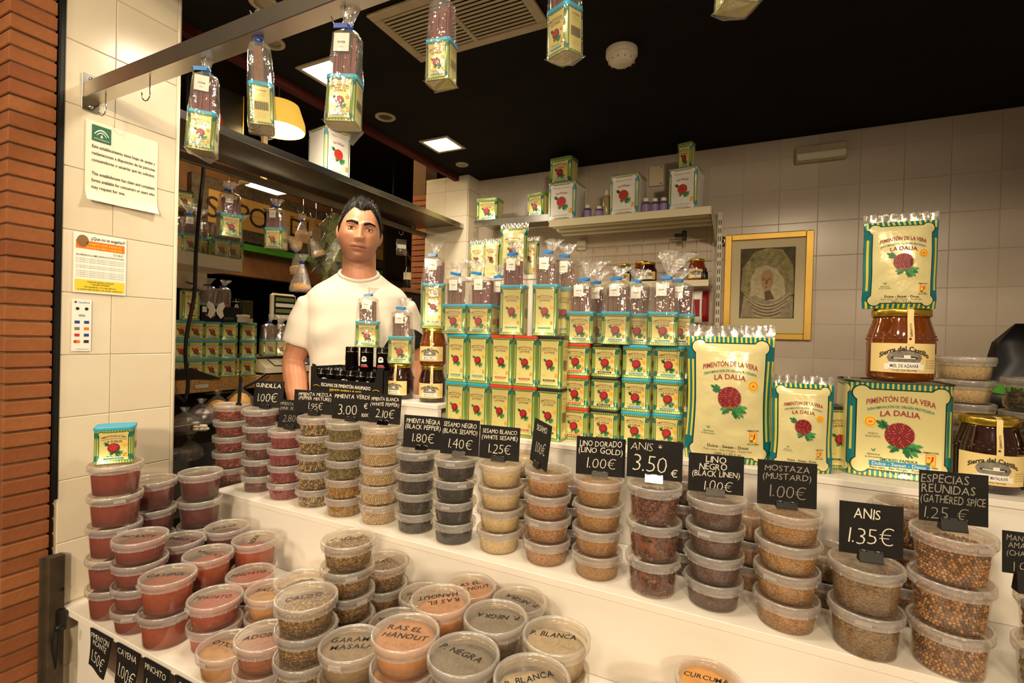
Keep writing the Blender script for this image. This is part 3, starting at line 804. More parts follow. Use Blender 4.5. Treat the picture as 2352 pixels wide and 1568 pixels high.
def contents(kind, ty, var):
    k = (kind, ty, var)
    if k in CONT: return CONT[k]
    h = TUB[ty][2]
    if kind == 'powder': me = c_powder(h, (.66, .60, .70)[var], 11+var, .005)
    elif kind == 'seed': me = c_powder(h, (.66, .62, .69)[var], 31+var, .003, .002)
    elif kind == 'heap': me = c_powder(h, (.62, .58, .64)[var], 51+var, .002, .005)
    elif kind == 'pepper': me = c_balls(h, (.64, .66, .62)[var], .0026, 5+var, 'pepper_black')
    elif kind == 'coriander': me = c_balls(h, (.72, .74, .70)[var], .0027, 15+var, 'coriander')
    elif kind == 'olive': me = c_balls(h, .72, .0068, 25+var, 'olive_green', 8, 6)
    elif kind == 'flake': me = c_chunks(h, (.62, .64, .60)[var], 35+var, 'chili', .013, 190, 'flake')
    elif kind == 'star': me = c_chunks(h, (.66, .68, .64)[var], 45+var, 'star_anise', .017, 110, 'star')
    CONT[k] = me
    return me
ORD = ['lowest', 'second', 'third', 'fourth', 'fifth', 'sixth']
def pos_word(i, n):
    if n == 1: return 'single'
    if i == n-1: return 'topmost'
    if i == 0: return 'lowest'
    return ORD[i]+' from below'
LIDTXT = {}
def tub_stack(xy, z, n, ty, kind, mat, what, where, group, text=None, rot=0.0, jit=.0012, seed=0, textmat='marker', thsz=.0125, kinds=None):
    rnd = random.Random(seed*13+n); b, l, h = TUB[ty]
    top = None
    for i in range(n):
        lab = (f'{what} tub, {pos_word(i, n)}, {where}' if n > 1 else f'{what} tub {where}')
        t = thing('spice_tub', lab, 'tub', (xy[0]+rnd.uniform(-jit, jit), xy[1]+rnd.uniform(-jit, jit), z+i*h), rnd.uniform(0, 6.28), group)
        obj('tub', b, t)
        m_ = mat[i % len(mat)] if isinstance(mat, list) else mat
        c = obj('contents', contents(kind, ty, (i+seed) % 3), t); override(c, 0, m_); c['kind'] = 'stuff'
        c.rotation_euler.z = rnd.uniform(0, 6.28)
        lo = obj('lid', l, t)
        if text and i == n-1:
            k = (text, rot, ty)
            mb = MB(); lines = text.split('|'); tot = len(lines)
            a = YAW+rot-t.rotation_euler.z
            for q, s_ in enumerate(lines):
                cz = (tot-1)/2*.019-q*.019
                fn = lambda x, y_: (x*math.cos(a)-y_*math.sin(a), x*math.sin(a)+y_*math.cos(a), h-.0022)
                hand_text(mb, s_, textmat, fn, (-.004, .004)[q % 2], cz, thsz, .072, .016, .06, seed+q, .2, 1.1)
            mb.build('lettering', lo)
        top = z+(i+1)*h
    return top
def base_xy(px, py, z, r_=.0432):
    p = at(px, py, Z=z-H0); d = Vector((p.x, p.y, 0)).normalized(); return (p.x+d.x*r_, p.y+d.y*r_)
def lid_xy(px, py, z):
    p = at(px, py, Z=z-H0); return (p.x, p.y)
# ------------------------------------------------------------------ middle row of tubs and their cards
ROW = [  # base px, n, type, kind, material, what, where
 (528, 1112, 5, 's', 'flake', 'chili', 'dried red chili pieces', 'leftmost stack on the middle step'),
 (597, 1131, 5, 's', 'flake', 'guindilla', 'dark red guindilla peppers', 'stack under the GUINDILLA card'),
 (656, 1149, 4, 's', 'pepper', 'pepper_pink', 'pink peppercorns', 'stack under the 2.80€ card'),
 (723, 1166, 5, 's', 'pepper', 'pepper_mix', 'mixed peppercorns', 'stack under the 1.95€ card'),
 (790, 1188, 5, 's', 'pepper', ['pepper_olive', 'pepper_olive', 'pepper_green', 'pepper_green', 'pepper_green'], 'green peppercorns', 'stack under the 3.00€ card'),
 (870, 1206, 5, 's', 'pepper', 'pepper_white', 'white peppercorns', 'stack under the 2.10€ card'),
 (954, 1227, 4, 's', 'pepper', 'pepper_black', 'black peppercorns', 'stack under the 1.80€ card'),
 (1042, 1253, 4, 's', 'seed', 'black_sesame', 'black sesame', 'stack under the 1.40€ card'),
 (1146, 1275, 4, 's', 'seed', 'white_sesame', 'white sesame', 'stack under the SESAMO BLANCO card'),
 (1254, 1302, 4, 's', 'seed', 'brown_sesame', 'toasted brown sesame', 'stack under the card seen edge-on'),
 (1369, 1335, 4, 's', 'seed', 'gold_linseed', 'golden linseed', 'stack under the LINO DORADO card'),
 (1497, 1375, 3, 't', 'star', 'star_anise', 'star anise', 'stack under the 3.50€ card'),
 (1636, 1406, 4, 's', 'seed', 'brown_linseed', 'brown linseed', 'stack under the LINO NEGRO card'),
 (1803, 1455, 4, 's', 'seed', 'mustard', 'yellow mustard seed', 'stack under the MOSTAZA card'),
 (1983, 1513, 2, 't', 'seed', 'anise_seed', 'anise seed', 'stack under the 1.35€ card'),
 (2175, 1558, 3, 't', 'coriander', 'coriander', 'coriander seed', 'stack under the ESPECIAS REUNIDAS card'),
]
GM = 'spice tubs stacked on the middle step'
TOPS = []
for k, (px, py, n, ty, kind, mat, what, where) in enumerate(ROW):
    xy = base_xy(px, py, Z1)
    top = tub_stack(xy, Z1, n, ty, kind, mat, what, where, GM, seed=k+1)
    TOPS.append((xy, top))
xy = (TOPS[-1][0][0]+.124, TOPS[-1][0][1]-.012); TOPS.append((xy, tub_stack(xy, Z1, 2, 't', 'olive', 'olive_green', 'yellow-green flower heads', 'right end of the middle step', GM, seed=30)))
# second row behind them
YS = 1.143
for k, (px, py, n, ty, kind, mat, what, where) in enumerate([
 (692, 900, 5, 's', 'pepper', 'pepper_pink', 'dark pink berries', 'in the back row behind the PIMIENTA MEZCLA card'),
 (905, 945, 4, 's', 'pepper', 'pepper_black', 'dark peppercorns', 'in the back row beside the white pepper'),
 (1203, 1038, 4, 's', 'seed', 'white_sesame', 'pale seed', 'in the back row behind the SESAMO BLANCO card'),
 (1308, 1105, 3, 's', 'seed', 'brown_linseed', 'brown seed', 'in the back row behind the golden linseed'),
 (1575, 1088, 4, 's', 'seed', 'brown_linseed', 'dark seed', 'in the back row between star anise and black linen'),
 (1724, 1180, 3, 's', 'seed', 'brown_sesame', 'tan seed', 'in the back row beside the mustard'),
 (1890, 1260, 2, 's', 'seed', 'anise_seed', 'dark seed', 'in the back row between mustard and anise'),
 (2085, 1150, 3, 't', 'coriander', 'coriander', 'coriander seed', 'in the back row behind the ESPECIAS REUNIDAS card')]):
    x = at(px, py, Y=YS).x
    tub_stack((x, YS), Z1, n, ty, kind, mat, what, where, 'spice tubs in the back row', seed=k+40)
# ------------------------------------------------------------------ price cards in binder clips
def card(px0, px1, py0, py1, Y, lines, label, yaw=10, tilt=4, clip='black', dim=False, ztop=None, bend=0.0, xoff=0.0):
    c = at((px0+px1)/2, (py0+py1)/2, Y=Y); a = at(px0, (py0+py1)/2, Y=Y); b = at(px1, (py0+py1)/2, Y=Y)
    w_ = abs(b.x-a.x)*.97; h = at((px0+px1)/2, py0, Y=Y).z-at((px0+px1)/2, py1, Y=Y).z
    zb = ztop if ztop is not None else c.z-h/2
    t = thing('price_card', label, 'price card', (c.x, Y, zb), R(yaw), 'black price cards in clips on the tubs')
    z0 = (c.z-h/2)-zb
    z0 = max(z0, .003)
    def fn(e): return lambda x, z: (x, -.0007-e+bend*(x/w_*2)**2*w_*.15+math.tan(R(tilt))*(z-z0), z)
    mb = MB(); n = 6
    for s_, e in ((1, 0), (-1, -.0014)):
        vs = [fn(e)(-w_/2+w_*i/n, z0+h*j) for j in (0, 1) for i in range(n+1)]
        fs = [(i, i+1, i+n+2, i+n+1)[::s_] for i in range(n)]
        mb.add(vs, fs, 'card_black')
    per = [fn(e)(x, z) for e in (0, -.0014) for x, z in ((-w_/2, z0), (w_/2, z0), (w_/2, z0+h), (-w_/2, z0+h))]
    mb.add(per, [(0, 4, 5, 1), (1, 5, 6, 2), (2, 6, 7, 3), (3, 7, 4, 0)], 'card_black')
    bo = mb.build('board', t)
    mb = MB(); F = fn(.0005)
    for s_, x, z, hh, mw in lines:
        hand_text(mb, s_, 'chalk_dim' if dim else 'chalk', F, x*w_/2, z0+h*z, hh*h, mw*w_, -.022 if hh > .2 else -.002, random.uniform(-.02, .03), len(label)+int(z*50))
    if lines: mb.build('lettering', bo)
    # binder clip: two pinched steel leaves and a flat spine
    mb = MB(); cm = 'chrome' if clip == 'chrome' else 'black_metal'; cw = .034
    pts = [(-.0085, 0), (-.0075, .0012), (-.0016, z0+.009), (.0016+.001, z0+.009), (.0085, .0012), (.0085, 0)]
    mb.loft([[(x, y_, z) for y_, z in pts] for x in (-cw/2, cw/2)], cm, True, True, False)
    cl = mb.build('clip', t)
    mb = MB()
    for x in (-cw*.3, cw*.3): mb.tube([(x-.004, -.0032, z0+.0065), (x-.004, -.0045, z0+.0095), (x+.004, -.0045, z0+.0095), (x+.004, -.0032, z0+.0065)], .0007, 'wire', 5)
    mb.build('clip_wire', cl)
    return t
def L2(a, b, p, sz=.13): return [(a, 0, .84, sz, .86), (b, 0, .66, sz, .9), (p, .05, .33, .30, .6)]
CY = [t_[0][1] for t_ in TOPS]; CZ = [t_[1] for t_ in TOPS]
card(518, 580, 872, 936, CY[0], [], 'dark price card seen edge-on over the dried chilies', -31, 3, ztop=CZ[0])
card(583, 637, 884, 944, CY[1], [('GUINDILLA', 0, .84, .17, .9), ('1.00€', .05, .38, .34, .8)], 'bent black price card reading GUINDILLA 1.00€', 14, 6, ztop=CZ[1], bend=.6)
card(643, 690, 926, 990, CY[2], [('PIMIENTA ROSA', 0, .86, .12, .9), ('(PINK PEPPER)', 0, .70, .12, .9), ('2.80€', .1, .36, .27, .7)], 'faded black price card reading PIMIENTA ROSA 2.80€', 14, 6, dim=True, ztop=CZ[2])
card(680, 765, 897, 950, CY[3], L2('PIMIENTA MEZCLA', '(PEPPER MIXTURE)', '1.95€', .15), 'black price card reading PIMIENTA MEZCLA 1.95€', 10, 3, ztop=CZ[3])
card(766, 850, 902, 966, CY[4], [('PIMIENTA VERDE', 0, .84, .15, .92), ('3.00', -.2, .38, .40, .62), ('€', .68, .55, .2, .1), ('100G', .7, .22, .13, .24)], 'black price card reading PIMIENTA VERDE 3.00€', 8, 3, ztop=CZ[4])
card(848, 916, 906, 972, CY[5], L2('PIMIENTA BLANCA', '(WHITE PEPPER)', '2.10€'), 'black price card reading PIMIENTA BLANCA 2.10€', 8, 5, 'chrome', ztop=CZ[5])
card(929, 1012, 956, 1030, CY[6], L2('PIMIENTA NEGRA', '(BLACK PEPPER)', '1.80€', .15), 'black price card reading PIMIENTA NEGRA 1.80€', 10, 3, 'chrome', ztop=CZ[6])
card(1014, 1097, 964, 1045, CY[7], L2('SESAMO NEGRO', '(BLACK SESAMO)', '1.40€', .14), 'black price card reading SESAMO NEGRO 1.40€', 10, 3, 'chrome', ztop=CZ[7])
card(1101, 1191, 984, 1060, CY[8], L2('SESAMO BLANCO', '(WHITE SESAME)', '1.25€', .13), 'black price card reading SESAMO BLANCO 1.25€', 6, 4, ztop=CZ[8])
card(1180, 1292, 992, 1092, CY[9], [('SESAMO', 0, .84, .14, .7), ('1.00€', .1, .4, .26, .6)], 'black price card turned edge-on over the toasted sesame', -48, 6, ztop=CZ[9])
card(1323, 1435, 1008, 1095, CY[10], L2('LINO DORADO', '(LINO GOLD)', '1.00€', .16), 'black price card reading LINO DORADO 1.00€', 12, 2, 'chrome', ztop=CZ[10])
card(1438, 1568, 1011, 1100, CY[11], [('ANIS *', -.3, .82, .22, .62), ('3.50', -.15, .38, .44, .66), ('€', .72, .2, .2, .14)], 'black price card reading ANIS 3.50€ with a star', 8, 2, 'chrome', ztop=CZ[11])
card(1578, 1710, 1044, 1132, CY[12], [('LINO', 0, .87, .17, .4), ('NEGRO', -.1, .68, .17, .5), ('(BLACK LINEN)', 0, .50, .15, .86), ('1.00€', .1, .2, .27, .52)], 'black price card reading LINO NEGRO 1.00€', 10, 2, 'chrome', ztop=CZ[12])
card(1735, 1880, 1062, 1164, CY[13], L2('MOSTAZA', '(MUSTARD)', '1.00€', .14), 'faded black price card reading MOSTAZA 1.00€', 10, 3, dim=True, ztop=CZ[13])
card(1922, 2080, 1158, 1276, CY[14], [('ANIS', -.12, .80, .2, .42), ('1.35€', 0, .38, .34, .7)], 'black price card reading ANIS 1.35€', 8, 3, ztop=CZ[14])
card(2104, 2277, 1086, 1202, CY[15], [('ESPECIAS', -.25, .86, .17, .7), ('REUNIDAS', -.15, .66, .17, .78), ('(GATHERED SPICE', -.02, .46, .16, .94), ('1.25 €', -.2, .18, .25, .7)], 'black price card reading ESPECIAS REUNIDAS 1.25€', 8, 3, dim=True, ztop=CZ[15])
card(2296, 2440, 1226, 1322, CY[16], [('MANZANILLA', 0, .86, .14, .86), ('AMARGA', -.2, .68, .14, .6), ('(CHAMOMILE)', 0, .5, .13, .86), ('1.00€', 0, .2, .26, .6)], 'black price card cut by the right edge of the photo', 8, 3, dim=True, ztop=CZ[16])
# ------------------------------------------------------------------ tubs on the lower deck
GD = 'spice tubs stacked on the lower deck'
DECK = [  # lid centre px, n, type, kind, mat, what, where, lettering, rot
 ('A', 238, 1083, 5, 't', 'powder', 'paprika', 'red paprika', 'tall stack with the tin on top', None, 0),
 ('B', 349, 1110, 4, 't', 'powder', 'paprika_dark', 'dark paprika', 'stack beside the tall paprika stack', None, 0),
 ('C', 447, 1090, 4, 't', 'powder', 'paprika_dark', 'dark red paprika', 'stack against the pillar end', None, 0),
 ('D', 285, 1246, 4, 's', 'powder', 'paprika', 'paprika', 'stack of four at the front left', 'PICANTE', .1),
 ('E', 408, 1246, 3, 's', 'powder', 'paprika_dark', 'brick-red paprika', 'stack between the four-high stack and the riser', 'P. CARNE', 2.9),
 ('F', 506, 1211, 3, 's', 'powder', 'paprika_dark', 'dark red powder', 'low stack at the left end of the riser', 'DULCE', .6),
 ('G', 566, 1231, 2, 't', 'powder', 'paprika_orange', 'orange paprika', 'stack touching the riser', 'NORA', 1.7),
 ('H', 357, 1316, 2, 't', 'powder', 'paprika_orange', 'cayenne', 'at the front edge behind the CAYENA card', 'CAYENA', .15),
 ('I', 471, 1271, 2, 't', 'powder', 'paprika_orange', 'orange-red paprika', 'in the second row behind the cayenne', 'CAYENA', 2.75),
 ('J', 562, 1324, 2, 's', 'powder', 'pinchito', 'pinchito spice', 'in the second row', 'PINCHITO', .35),
 ('K', 450, 1376, 2, 's', 'powder', 'pinchito', 'pinchito spice', 'in the front row', 'PINCHITO', .1),
 ('L', 483, 1464, 1, 's', 'powder', 'pollo', 'pale chicken spice', 'at the front edge lettered S. POLLO', 'S. POLLO', 2.85),
 ('M', 556, 1470, 2, 's', 'powder', 'adobo', 'reddish adobo spice', 'stack lettered ADOBO', 'ADOBO', .25),
 ('N', 607, 1366, 2, 's', 'powder', 'pollo', 'pale sauce spice', 'stack lettered SALSA', 'SALSA', .1),
 ('O', 690, 1340, 3, 's', 'heap', 'garam', 'coarse greyish spice', 'stack between the two herb stacks', None, 0),
 ('P', 660, 1390, 4, 's', 'heap', 'herb_mix', 'dried herb mix', 'front herb stack', 'CALDO', .35),
 ('Q', 778, 1232, 5, 's', 'heap', 'herb_mix', 'dried herb mix', 'tallest herb stack by the riser', 'CALDO', .2),
 ('R', 888, 1287, 3, 's', 'heap', 'herb_mix', 'dried herb mix', 'herb stack right of the tallest', 'CAL', .3),
 ('S', 966, 1360, 2, 's', 'powder', 'garam', 'garam masala', 'by the riser, half hidden', 'GARAM|MASALA', .25),
 ('T', 1079, 1343, 3, 's', 'powder', 'ras', 'ras el hanout', 'by the riser', 'RAS EL|HANOUT', .3),
 ('U', 1193, 1374, 3, 's', 'powder', 'black_powder', 'ground black pepper', 'by the riser, rightmost of the black pepper lids', 'P. NEGRA', 2.5),
 ('V', 876, 1420, 2, 's', 'powder', 'garam', 'garam masala', 'in the middle row lettered upside down', 'GARAM|MASALA', 3.1),
 ('W', 989, 1399, 4, 's', 'powder', 'ras', 'ras el hanout', 'in the middle row lettered upside down', 'RAS EL|HANOUT', 3.4),
 ('X', 1111, 1436, 4, 's', 'powder', 'black_powder', 'ground black pepper', 'in the middle row lettered upside down', 'P. NEGRA', 2.95),
 ('Y', 1262, 1479, 4, 's', 'powder', 'white_powder', 'ground white pepper', 'lettered P. BLANCA at the right', 'P. BLANCA', -.25),
 ('Z', 764, 1491, 3, 's', 'powder', 'garam', 'garam masala', 'in the front row', 'GARAM|MASALA', .1),
 ('AA', 892, 1484, 4, 's', 'powder', 'ras', 'ras el hanout', 'in the front row', 'RAS EL|HANOUT', -.2),
 ('AB', 1023, 1528, 4, 's', 'powder', 'black_powder', 'ground black pepper', 'in the front row', 'P. NEGRA', -.55),
 ('AC', 1190, 1596, 4, 's', 'powder', 'white_powder', 'ground white pepper', 'at the bottom edge of the photo', 'P. BLANCA', .3),
 ('AD', 1612, 1552, 2, 's', 'powder', 'curcuma', 'yellow turmeric', 'stack by the riser at the bottom right', 'CURCUMA', -.4),
 ('AE', 1560, 1600, 2, 's', 'powder', 'curcuma', 'yellow turmeric', 'in front of the other turmeric tub', 'CURCUMA', .2),
 ('AF', 1985, 1592, 2, 's', 'powder', 'pink_powder', 'pinkish powder', 'at the bottom edge below the anise', None, 0),
]
DPOS = {}
for k, (nm, px, py, n, ty, kind, mat, what, where, text, rot) in enumerate(DECK):
    h = TUB[ty][2]; xy = lid_xy(px, py, ZD+n*h)
    xy = (max(xy[0], XC+.057), min(max(xy[1], Y0+.046), Y1-.057))
    DPOS[nm] = [xy[0], xy[1], n, h]
for it in range(60):
    ks = list(DPOS)
    for i in range(len(ks)):
        for j in range(i+1, len(ks)):
            a, b = DPOS[ks[i]], DPOS[ks[j]]; dx, dy = b[0]-a[0], b[1]-a[1]; d = math.hypot(dx, dy)
            if d < .109:
                q = (.109-d)/2/max(d, 1e-4); a[0] -= dx*q; a[1] -= dy*q; b[0] += dx*q; b[1] += dy*q
    for a in DPOS.values():
        a[0] = max(a[0], XC+.057); a[1] = min(max(a[1], Y0+.046), Y1-.056)
for k, (nm, px, py, n, ty, kind, mat, what, where, text, rot) in enumerate(DECK):
    DPOS[nm].append(tub_stack(DPOS[nm][:2], ZD, n, ty, kind, mat, what, where, GD, text, rot, .0008, seed=k+60))
# ------------------------------------------------------------------ cards hanging on the counter's front edge
def edge_card(px0, px1, py0, py1, lines, label, swing=6):
    a = at(px0, py0, Y=Y0-.006); b = at(px1, py0, Y=Y0-.006); w_ = (b.x-a.x)*.95
    h = at((px0+px1)/2, py0, Y=Y0).z-at((px0+px1)/2, py1, Y=Y0).z
    t = thing('price_card', label, 'price card', ((a.x+b.x)/2, Y0-.004, ZD-.006), 0, 'black price cards along the front edge')
    def fn(e): return lambda x, z: (x, -.002-e-.10*(z*z)/h-.006*math.sin(x/w_*3)*abs(z)/h, z)
    mb = MB(); n, m_ = 6, 5
    for e, s_ in ((0, 1), (-.0012, -1)):
        vs = [fn(e)(-w_/2+w_*i/n, -h+h*j/m_) for j in range(m_+1) for i in range(n+1)]
        fs = [((j*(n+1)+i), (j*(n+1)+i+1), ((j+1)*(n+1)+i+1), ((j+1)*(n+1)+i))[::s_] for j in range(m_) for i in range(n)]
        mb.add(vs, fs, 'card_black', True)
    bo = mb.build('board', t); mb = MB()
    for s_, x, z, hh, mw in lines: hand_text(mb, s_, 'chalk', fn(.0008), x*w_/2, -h+h*z, hh*h, mw*w_, -.018 if hh > .2 else -.01, 0, len(label))
    mb.build('lettering', bo)
    return t
edge_card(206, 258, 1436, 1520, [('PIMENTÓN', 0, .84, .16, .86), ('PICANTE', 0, .66, .15, .7), ('1.50€', 0, .3, .32, .85)], 'hanging black price card reading PIMENTÓN PICANTE 1.50€')
edge_card(266, 322, 1476, 1568, [('CAYENA', 0, .84, .17, .86), ('1.00€', .1, .38, .34, .85)], 'hanging black price card reading CAYENA 1.00€')
edge_card(328, 390, 1512, 1615, [('PINCHITO', 0, .84, .15, .86), ('1.50€', .1, .40, .34, .85)], 'hanging black price card reading PINCHITO 1.50€')
edge_card(400, 462, 1555, 1650, [('SALSA', 0, .84, .17, .8), ('1.00€', .1, .40, .34, .85)], 'hanging black price card reading SALSA at the bottom edge')
t = thing('spring_clamp', 'black plastic spring clamp with a torn black strip on the counter corner', 'clamp', (XC+.022, Y0-.006, ZD-.02))
mb = MB(); mb.box((0, -.006, .0), (.034, .016, .05), 'black_plastic', .004); mb.build('jaw', t)
mb = MB(); mb.lathe([(0, 0), (.006, 0), (.006, .014), (0, .014)], 'black_metal', 12); mb.build('pivot', t, (.03, -.012, -.004), (PI/2, 0, 0))
mb = MB(); mb.loft([[(-.014, -.016, -.02), (.012, -.016, -.02), (.012, -.012, -.02), (-.014, -.012, -.02)], [(.006, -.024, -.06), (.024, -.022, -.055), (.024, -.018, -.055), (.006, -.02, -.06)], [(.016, -.02, -.105), (.021, -.02, -.1), (.021, -.018, -.1), (.016, -.018, -.105)]], 'card_black'); mb.build('strip', t)
# ------------------------------------------------------------------ tins on the upper step
LIDS5 = ['blue', 'blue', 'red', 'red', 'black']
W5 = .0722
x0 = at(1022, 870, Y=1.205).x
for row in range(2):
    for i, lid in enumerate(LIDS5):
        tin('tall', lid, (x0+W5*(i+.5), Y2+.026+.006*i*.3+.004, Z2+row*TS['tall'][2]+.0002), R(random.uniform(-1.2, 1.2)),
            f'tall paprika tin, {lid} lid, {["first","second","third","fourth","fifth"][i]} from the left in the {["lower","upper"][row]} tall row', 'tall paprika tins', side=True)
ZT = Z2+2*TS['tall'][2]
LIDS4 = ['red', 'black', 'blue', 'blue']
xs = [at(px, 1005, Y=1.27).x for px in (1287, 1350, 1418, 1489)]
for row in range(3):
    for i, lid in enumerate(LIDS4):
        tin('small', lid, (xs[i]+.0385, 1.262+.029+.012*i, Z2+row*TS['small'][2]+.0002), R(2+random.uniform(-1, 1)),
            f'short paprika tin, {lid} lid, {["bottom","middle","top"][row]} row, column {["one","two","three","four"][i]} of four', 'short paprika tins')
ZS = Z2+3*TS['small'][2]
# ------------------------------------------------------------------ gift packs: tin + clear box of sticks in tied cellophane
def stick_box_meshes():
    out = {}
    w_, d, h = .060, .040, .074
    mb = MB(); P = rrect(w_/2, d/2, .002, 2)
    mb.loft([[(x, y, z) for x, y in P] for z in (0, h)], 'acetate', False, False, False)
    for x in (-1, 1):
        for y in (-1, 1): mb.tube([(x*w_/2, y*d/2, 0), (x*w_/2, y*d/2, h)], .0006, 'acetate', 5)
    for z in (.0005, h-.0005): mb.tube([(-w_/2, -d/2, z), (w_/2, -d/2, z), (w_/2, d/2, z), (-w_/2, d/2, z), (-w_/2, -d/2, z)], .0005, 'acetate', 4)
    out['box'] = to_mesh(mb, 'clear_box')
    for v in range(2):
        for mat in ('stick_red', 'stick_brown'):
            rnd = random.Random(3+v); L = []
            for i in range(9):
                mb = MB(); x = -.024+.006*i; lean = rnd.uniform(-.09, .09); hh = h*rnd.uniform(.72, .92)
                T = Matrix.Translation((x, rnd.uniform(-.013, -.008), .001)) @ Matrix.Rotation(lean*.6, 4, 'Y') @ Matrix.Rotation(rnd.uniform(-.4, .4), 4, 'Z')
                mb.box((0, .006, hh/2), (.0052, .021, hh), mat, .0008, T); L.append(to_mesh(mb, 'stick'))
            out[(v, mat)] = L
    mb = MB(); mb.box((0, -.0006, 0), (.026, .0008, .031), 'paper_white')
    put_text(mb, 'onza', 'ink_dark', front(-.0012), 0, .001, .0052, .018, .01)
    put_text(mb, 'azafrán', 'ink_grey', front(-.0012), 0, -.008, .002, .012, 0, res=1)
    out['tag'] = to_mesh(mb, 'tag')
    return out
SB = stick_box_meshes()
def cello_mesh(tw, td, th, bh, tie, fan, spread, seed, lean=0.0):
    """loose film: round the tin, up the box, gathered at the tie, then a crumpled fan"""
    rnd = random.Random(seed); n = 26; rings = []
    ph = rnd.uniform(0, 6)
    def ring(hx, hy, z, wr, pw=4.0, dx=0.0):
        o = []
        for j in range(n):
            a = 2*PI*j/n; c, s_ = math.cos(a), math.sin(a)
            k = (abs(c)**pw+abs(s_)**pw)**(-1/pw)
            q = 1+wr*(.6*math.sin(5*a+ph+z*60)+.5*rnd.uniform(-1, 1))
            o.append((hx*c*k*q+dx, hy*s_*k*q, z))
        return o
    hx, hy = tw/2, td/2
    rings += [ring(hx*1.08, hy*1.1, .0012, .01), ring(hx*1.10, hy*1.14, .01, .015), ring(hx*1.06, hy*1.10, th*.6, .012), ring(hx*1.06, hy*1.10, th, .015),
              ring(hx*.96, hy*1.02, th+bh*.4, .03), ring(hx*.90, hy*.95, th+bh*.8, .03), ring(hx*.86, hy*.9, th+bh*1.0, .03, 3.2)]
    zt = tie; rings.append(ring(hx*.5, hy*.5, th+bh+(zt-th-bh)*.6, .12, 2.5, lean*.3))
    rings.append(ring(.0065, .0065, zt, .1, 2, lean*.6)); rings.append(ring(.0065, .0065, zt+.005, .1, 2, lean*.7))
    for k in (.25, .5, .75, 1.0):
        rings.append([(x*1.0+lean*(.7+k*.8), y, z+rnd.uniform(-.1, .1)*fan*k) for x, y, z in ring(.006+spread*k, .005+spread*.5*k, zt+.005+fan*k, .32*k+.1, 2, 0)])
    mb = MB(); mb.loft(rings[:9], 'cello', False, False, False); mb.loft(rings[8:], 'cello_tuft', False, False, False)
    return to_mesh(mb, 'cellophane')
CEL = {}
GIFTS = 'cellophane gift packs of tin and sticks'
def gift(loc, rz, size, label, red=True, tie='tie_blue', fan=.045, spread=.022, lean=0.0, group=GIFTS, lid='blue', seed=0, tagged=True, tilt=None, name='gift_pack', boxh=None):
    t = thing(name, label, 'gift pack', loc, rz, group)
    if tilt: t.rotation_euler = (tilt[0], tilt[1], rz)
    w_, d, h = TS[size]
    tn = bpy.data.objects.new('tin', tin_meshes(size, lid)[0]); COL.objects.link(tn); tn.parent = t
    for nm, me in zip(('lid', 'front_label', 'side_label'), tin_meshes(size, lid)[1:]): obj(nm, me, tn)
    bo = obj('clear_box', SB['box'], t); bo.location.z = h; bk_ = w_/.0735 if size == 'mini' else 1.0; bo.scale = (bk_, bk_, 1)
    for me in SB[(seed % 2, 'stick_red' if red else 'stick_brown')]: obj('stick', me, bo)
    if tagged: obj('tag', SB['tag'], t, (-.006*bk_, -.0212*bk_, h+.074-.018))
    zt = h+.074+.012
    k = (size, fan, spread, lean, seed % 3)
    if k not in CEL: CEL[k] = cello_mesh(w_, d, h, .074, zt, fan, spread, seed % 3+2, lean)
    obj('cellophane', CEL[k], t)
    mb = MB(); mb.lathe([(.0068, zt-.001), (.0078, zt), (.0078, zt+.006), (.0068, zt+.007)], tie, 10, True, True, True, None, (lean*.65, 0))
    T = Matrix.Translation((lean*.65-.004, -.008, zt+.003)) @ Matrix.Rotation(random.uniform(-.4, .3), 4, 'Y')
    mb.box((-.006, -.001, 0), (.024, .0016, .008), tie, 0, T)
    mb.build('tie', t)
    return t
def gxy(px, py, z, dpt=.03):
    p = at(px, py, Z=z-H0); return (p.x, p.y, z)
def stand(px, py, Y, z): p = at(px, py, Y=Y); return (p.x, Y, z+.0003)
g1 = [ # centre px of the tin, Y, z, size, rz
 (1051, 720, Y2+.030, ZT, 'small', 8, 'gift pack with a short tin, leftmost on the tall tins', False, .03, .02, .0),
 (1108, 720, Y2+.034, ZT, 'small', 8, 'gift pack with wide crumpled film, second on the tall tins', True, .04, .03, -.02),
 (1181, 695, Y2+.034, ZT, 'tall', 10, 'gift pack with a tall tin, third on the tall tins', True, .03, .012, .0),
 (1256, 692, Y2+.038, ZT, 'tall', 10, 'tallest gift pack with a big film tuft, last on the tall tins', False, .03, .016, .01),
 (1335, 740, 1.292, ZS, 'small', 9, 'gift pack with a short tin, leftmost on the short tins', False, .045, .03, .02),
 (1416, 742, 1.298, ZS, 'small', 9, 'gift pack with a short tin, middle one on the short tins', False, .028, .018, .005),
 (1523, 744, 1.31, ZS, 'small', 8, 'gift pack with a wide film fan, rightmost on the short tins', False, .06, .034, .02)]
for k, (px, py, Y, z, sz, rz, lab, red, fan, spr, ln) in enumerate(g1):
    gift(stand(px, py, Y, z), R(rz), sz, lab, red, 'tie_blue', fan, spr, ln, seed=k)
# a second row of packs behind
for k, (px, py, Y, z, sz, lab) in enumerate([
 (1150, 720, Y2+.105, ZT, 'small', 'gift pack standing behind the second and third packs on the tall tins'),
 (1300, 692, Y2+.112, ZT, 'tall', 'gift pack standing behind the tallest pack'),
 (1372, 742, 1.372, ZS, 'small', 'gift pack standing behind the leftmost pack on the short tins'),
 (1465, 742, 1.378, ZS, 'small', 'gift pack standing behind the middle pack on the short tins'),
 (1560, 744, 1.388, ZS, 'small', 'gift pack standing behind the rightmost pack on the short tins')]):
    gift(stand(px, py, Y, z), R(8), sz, lab, k % 2 == 0, 'tie_blue', .03, .02, .0, seed=k+3)
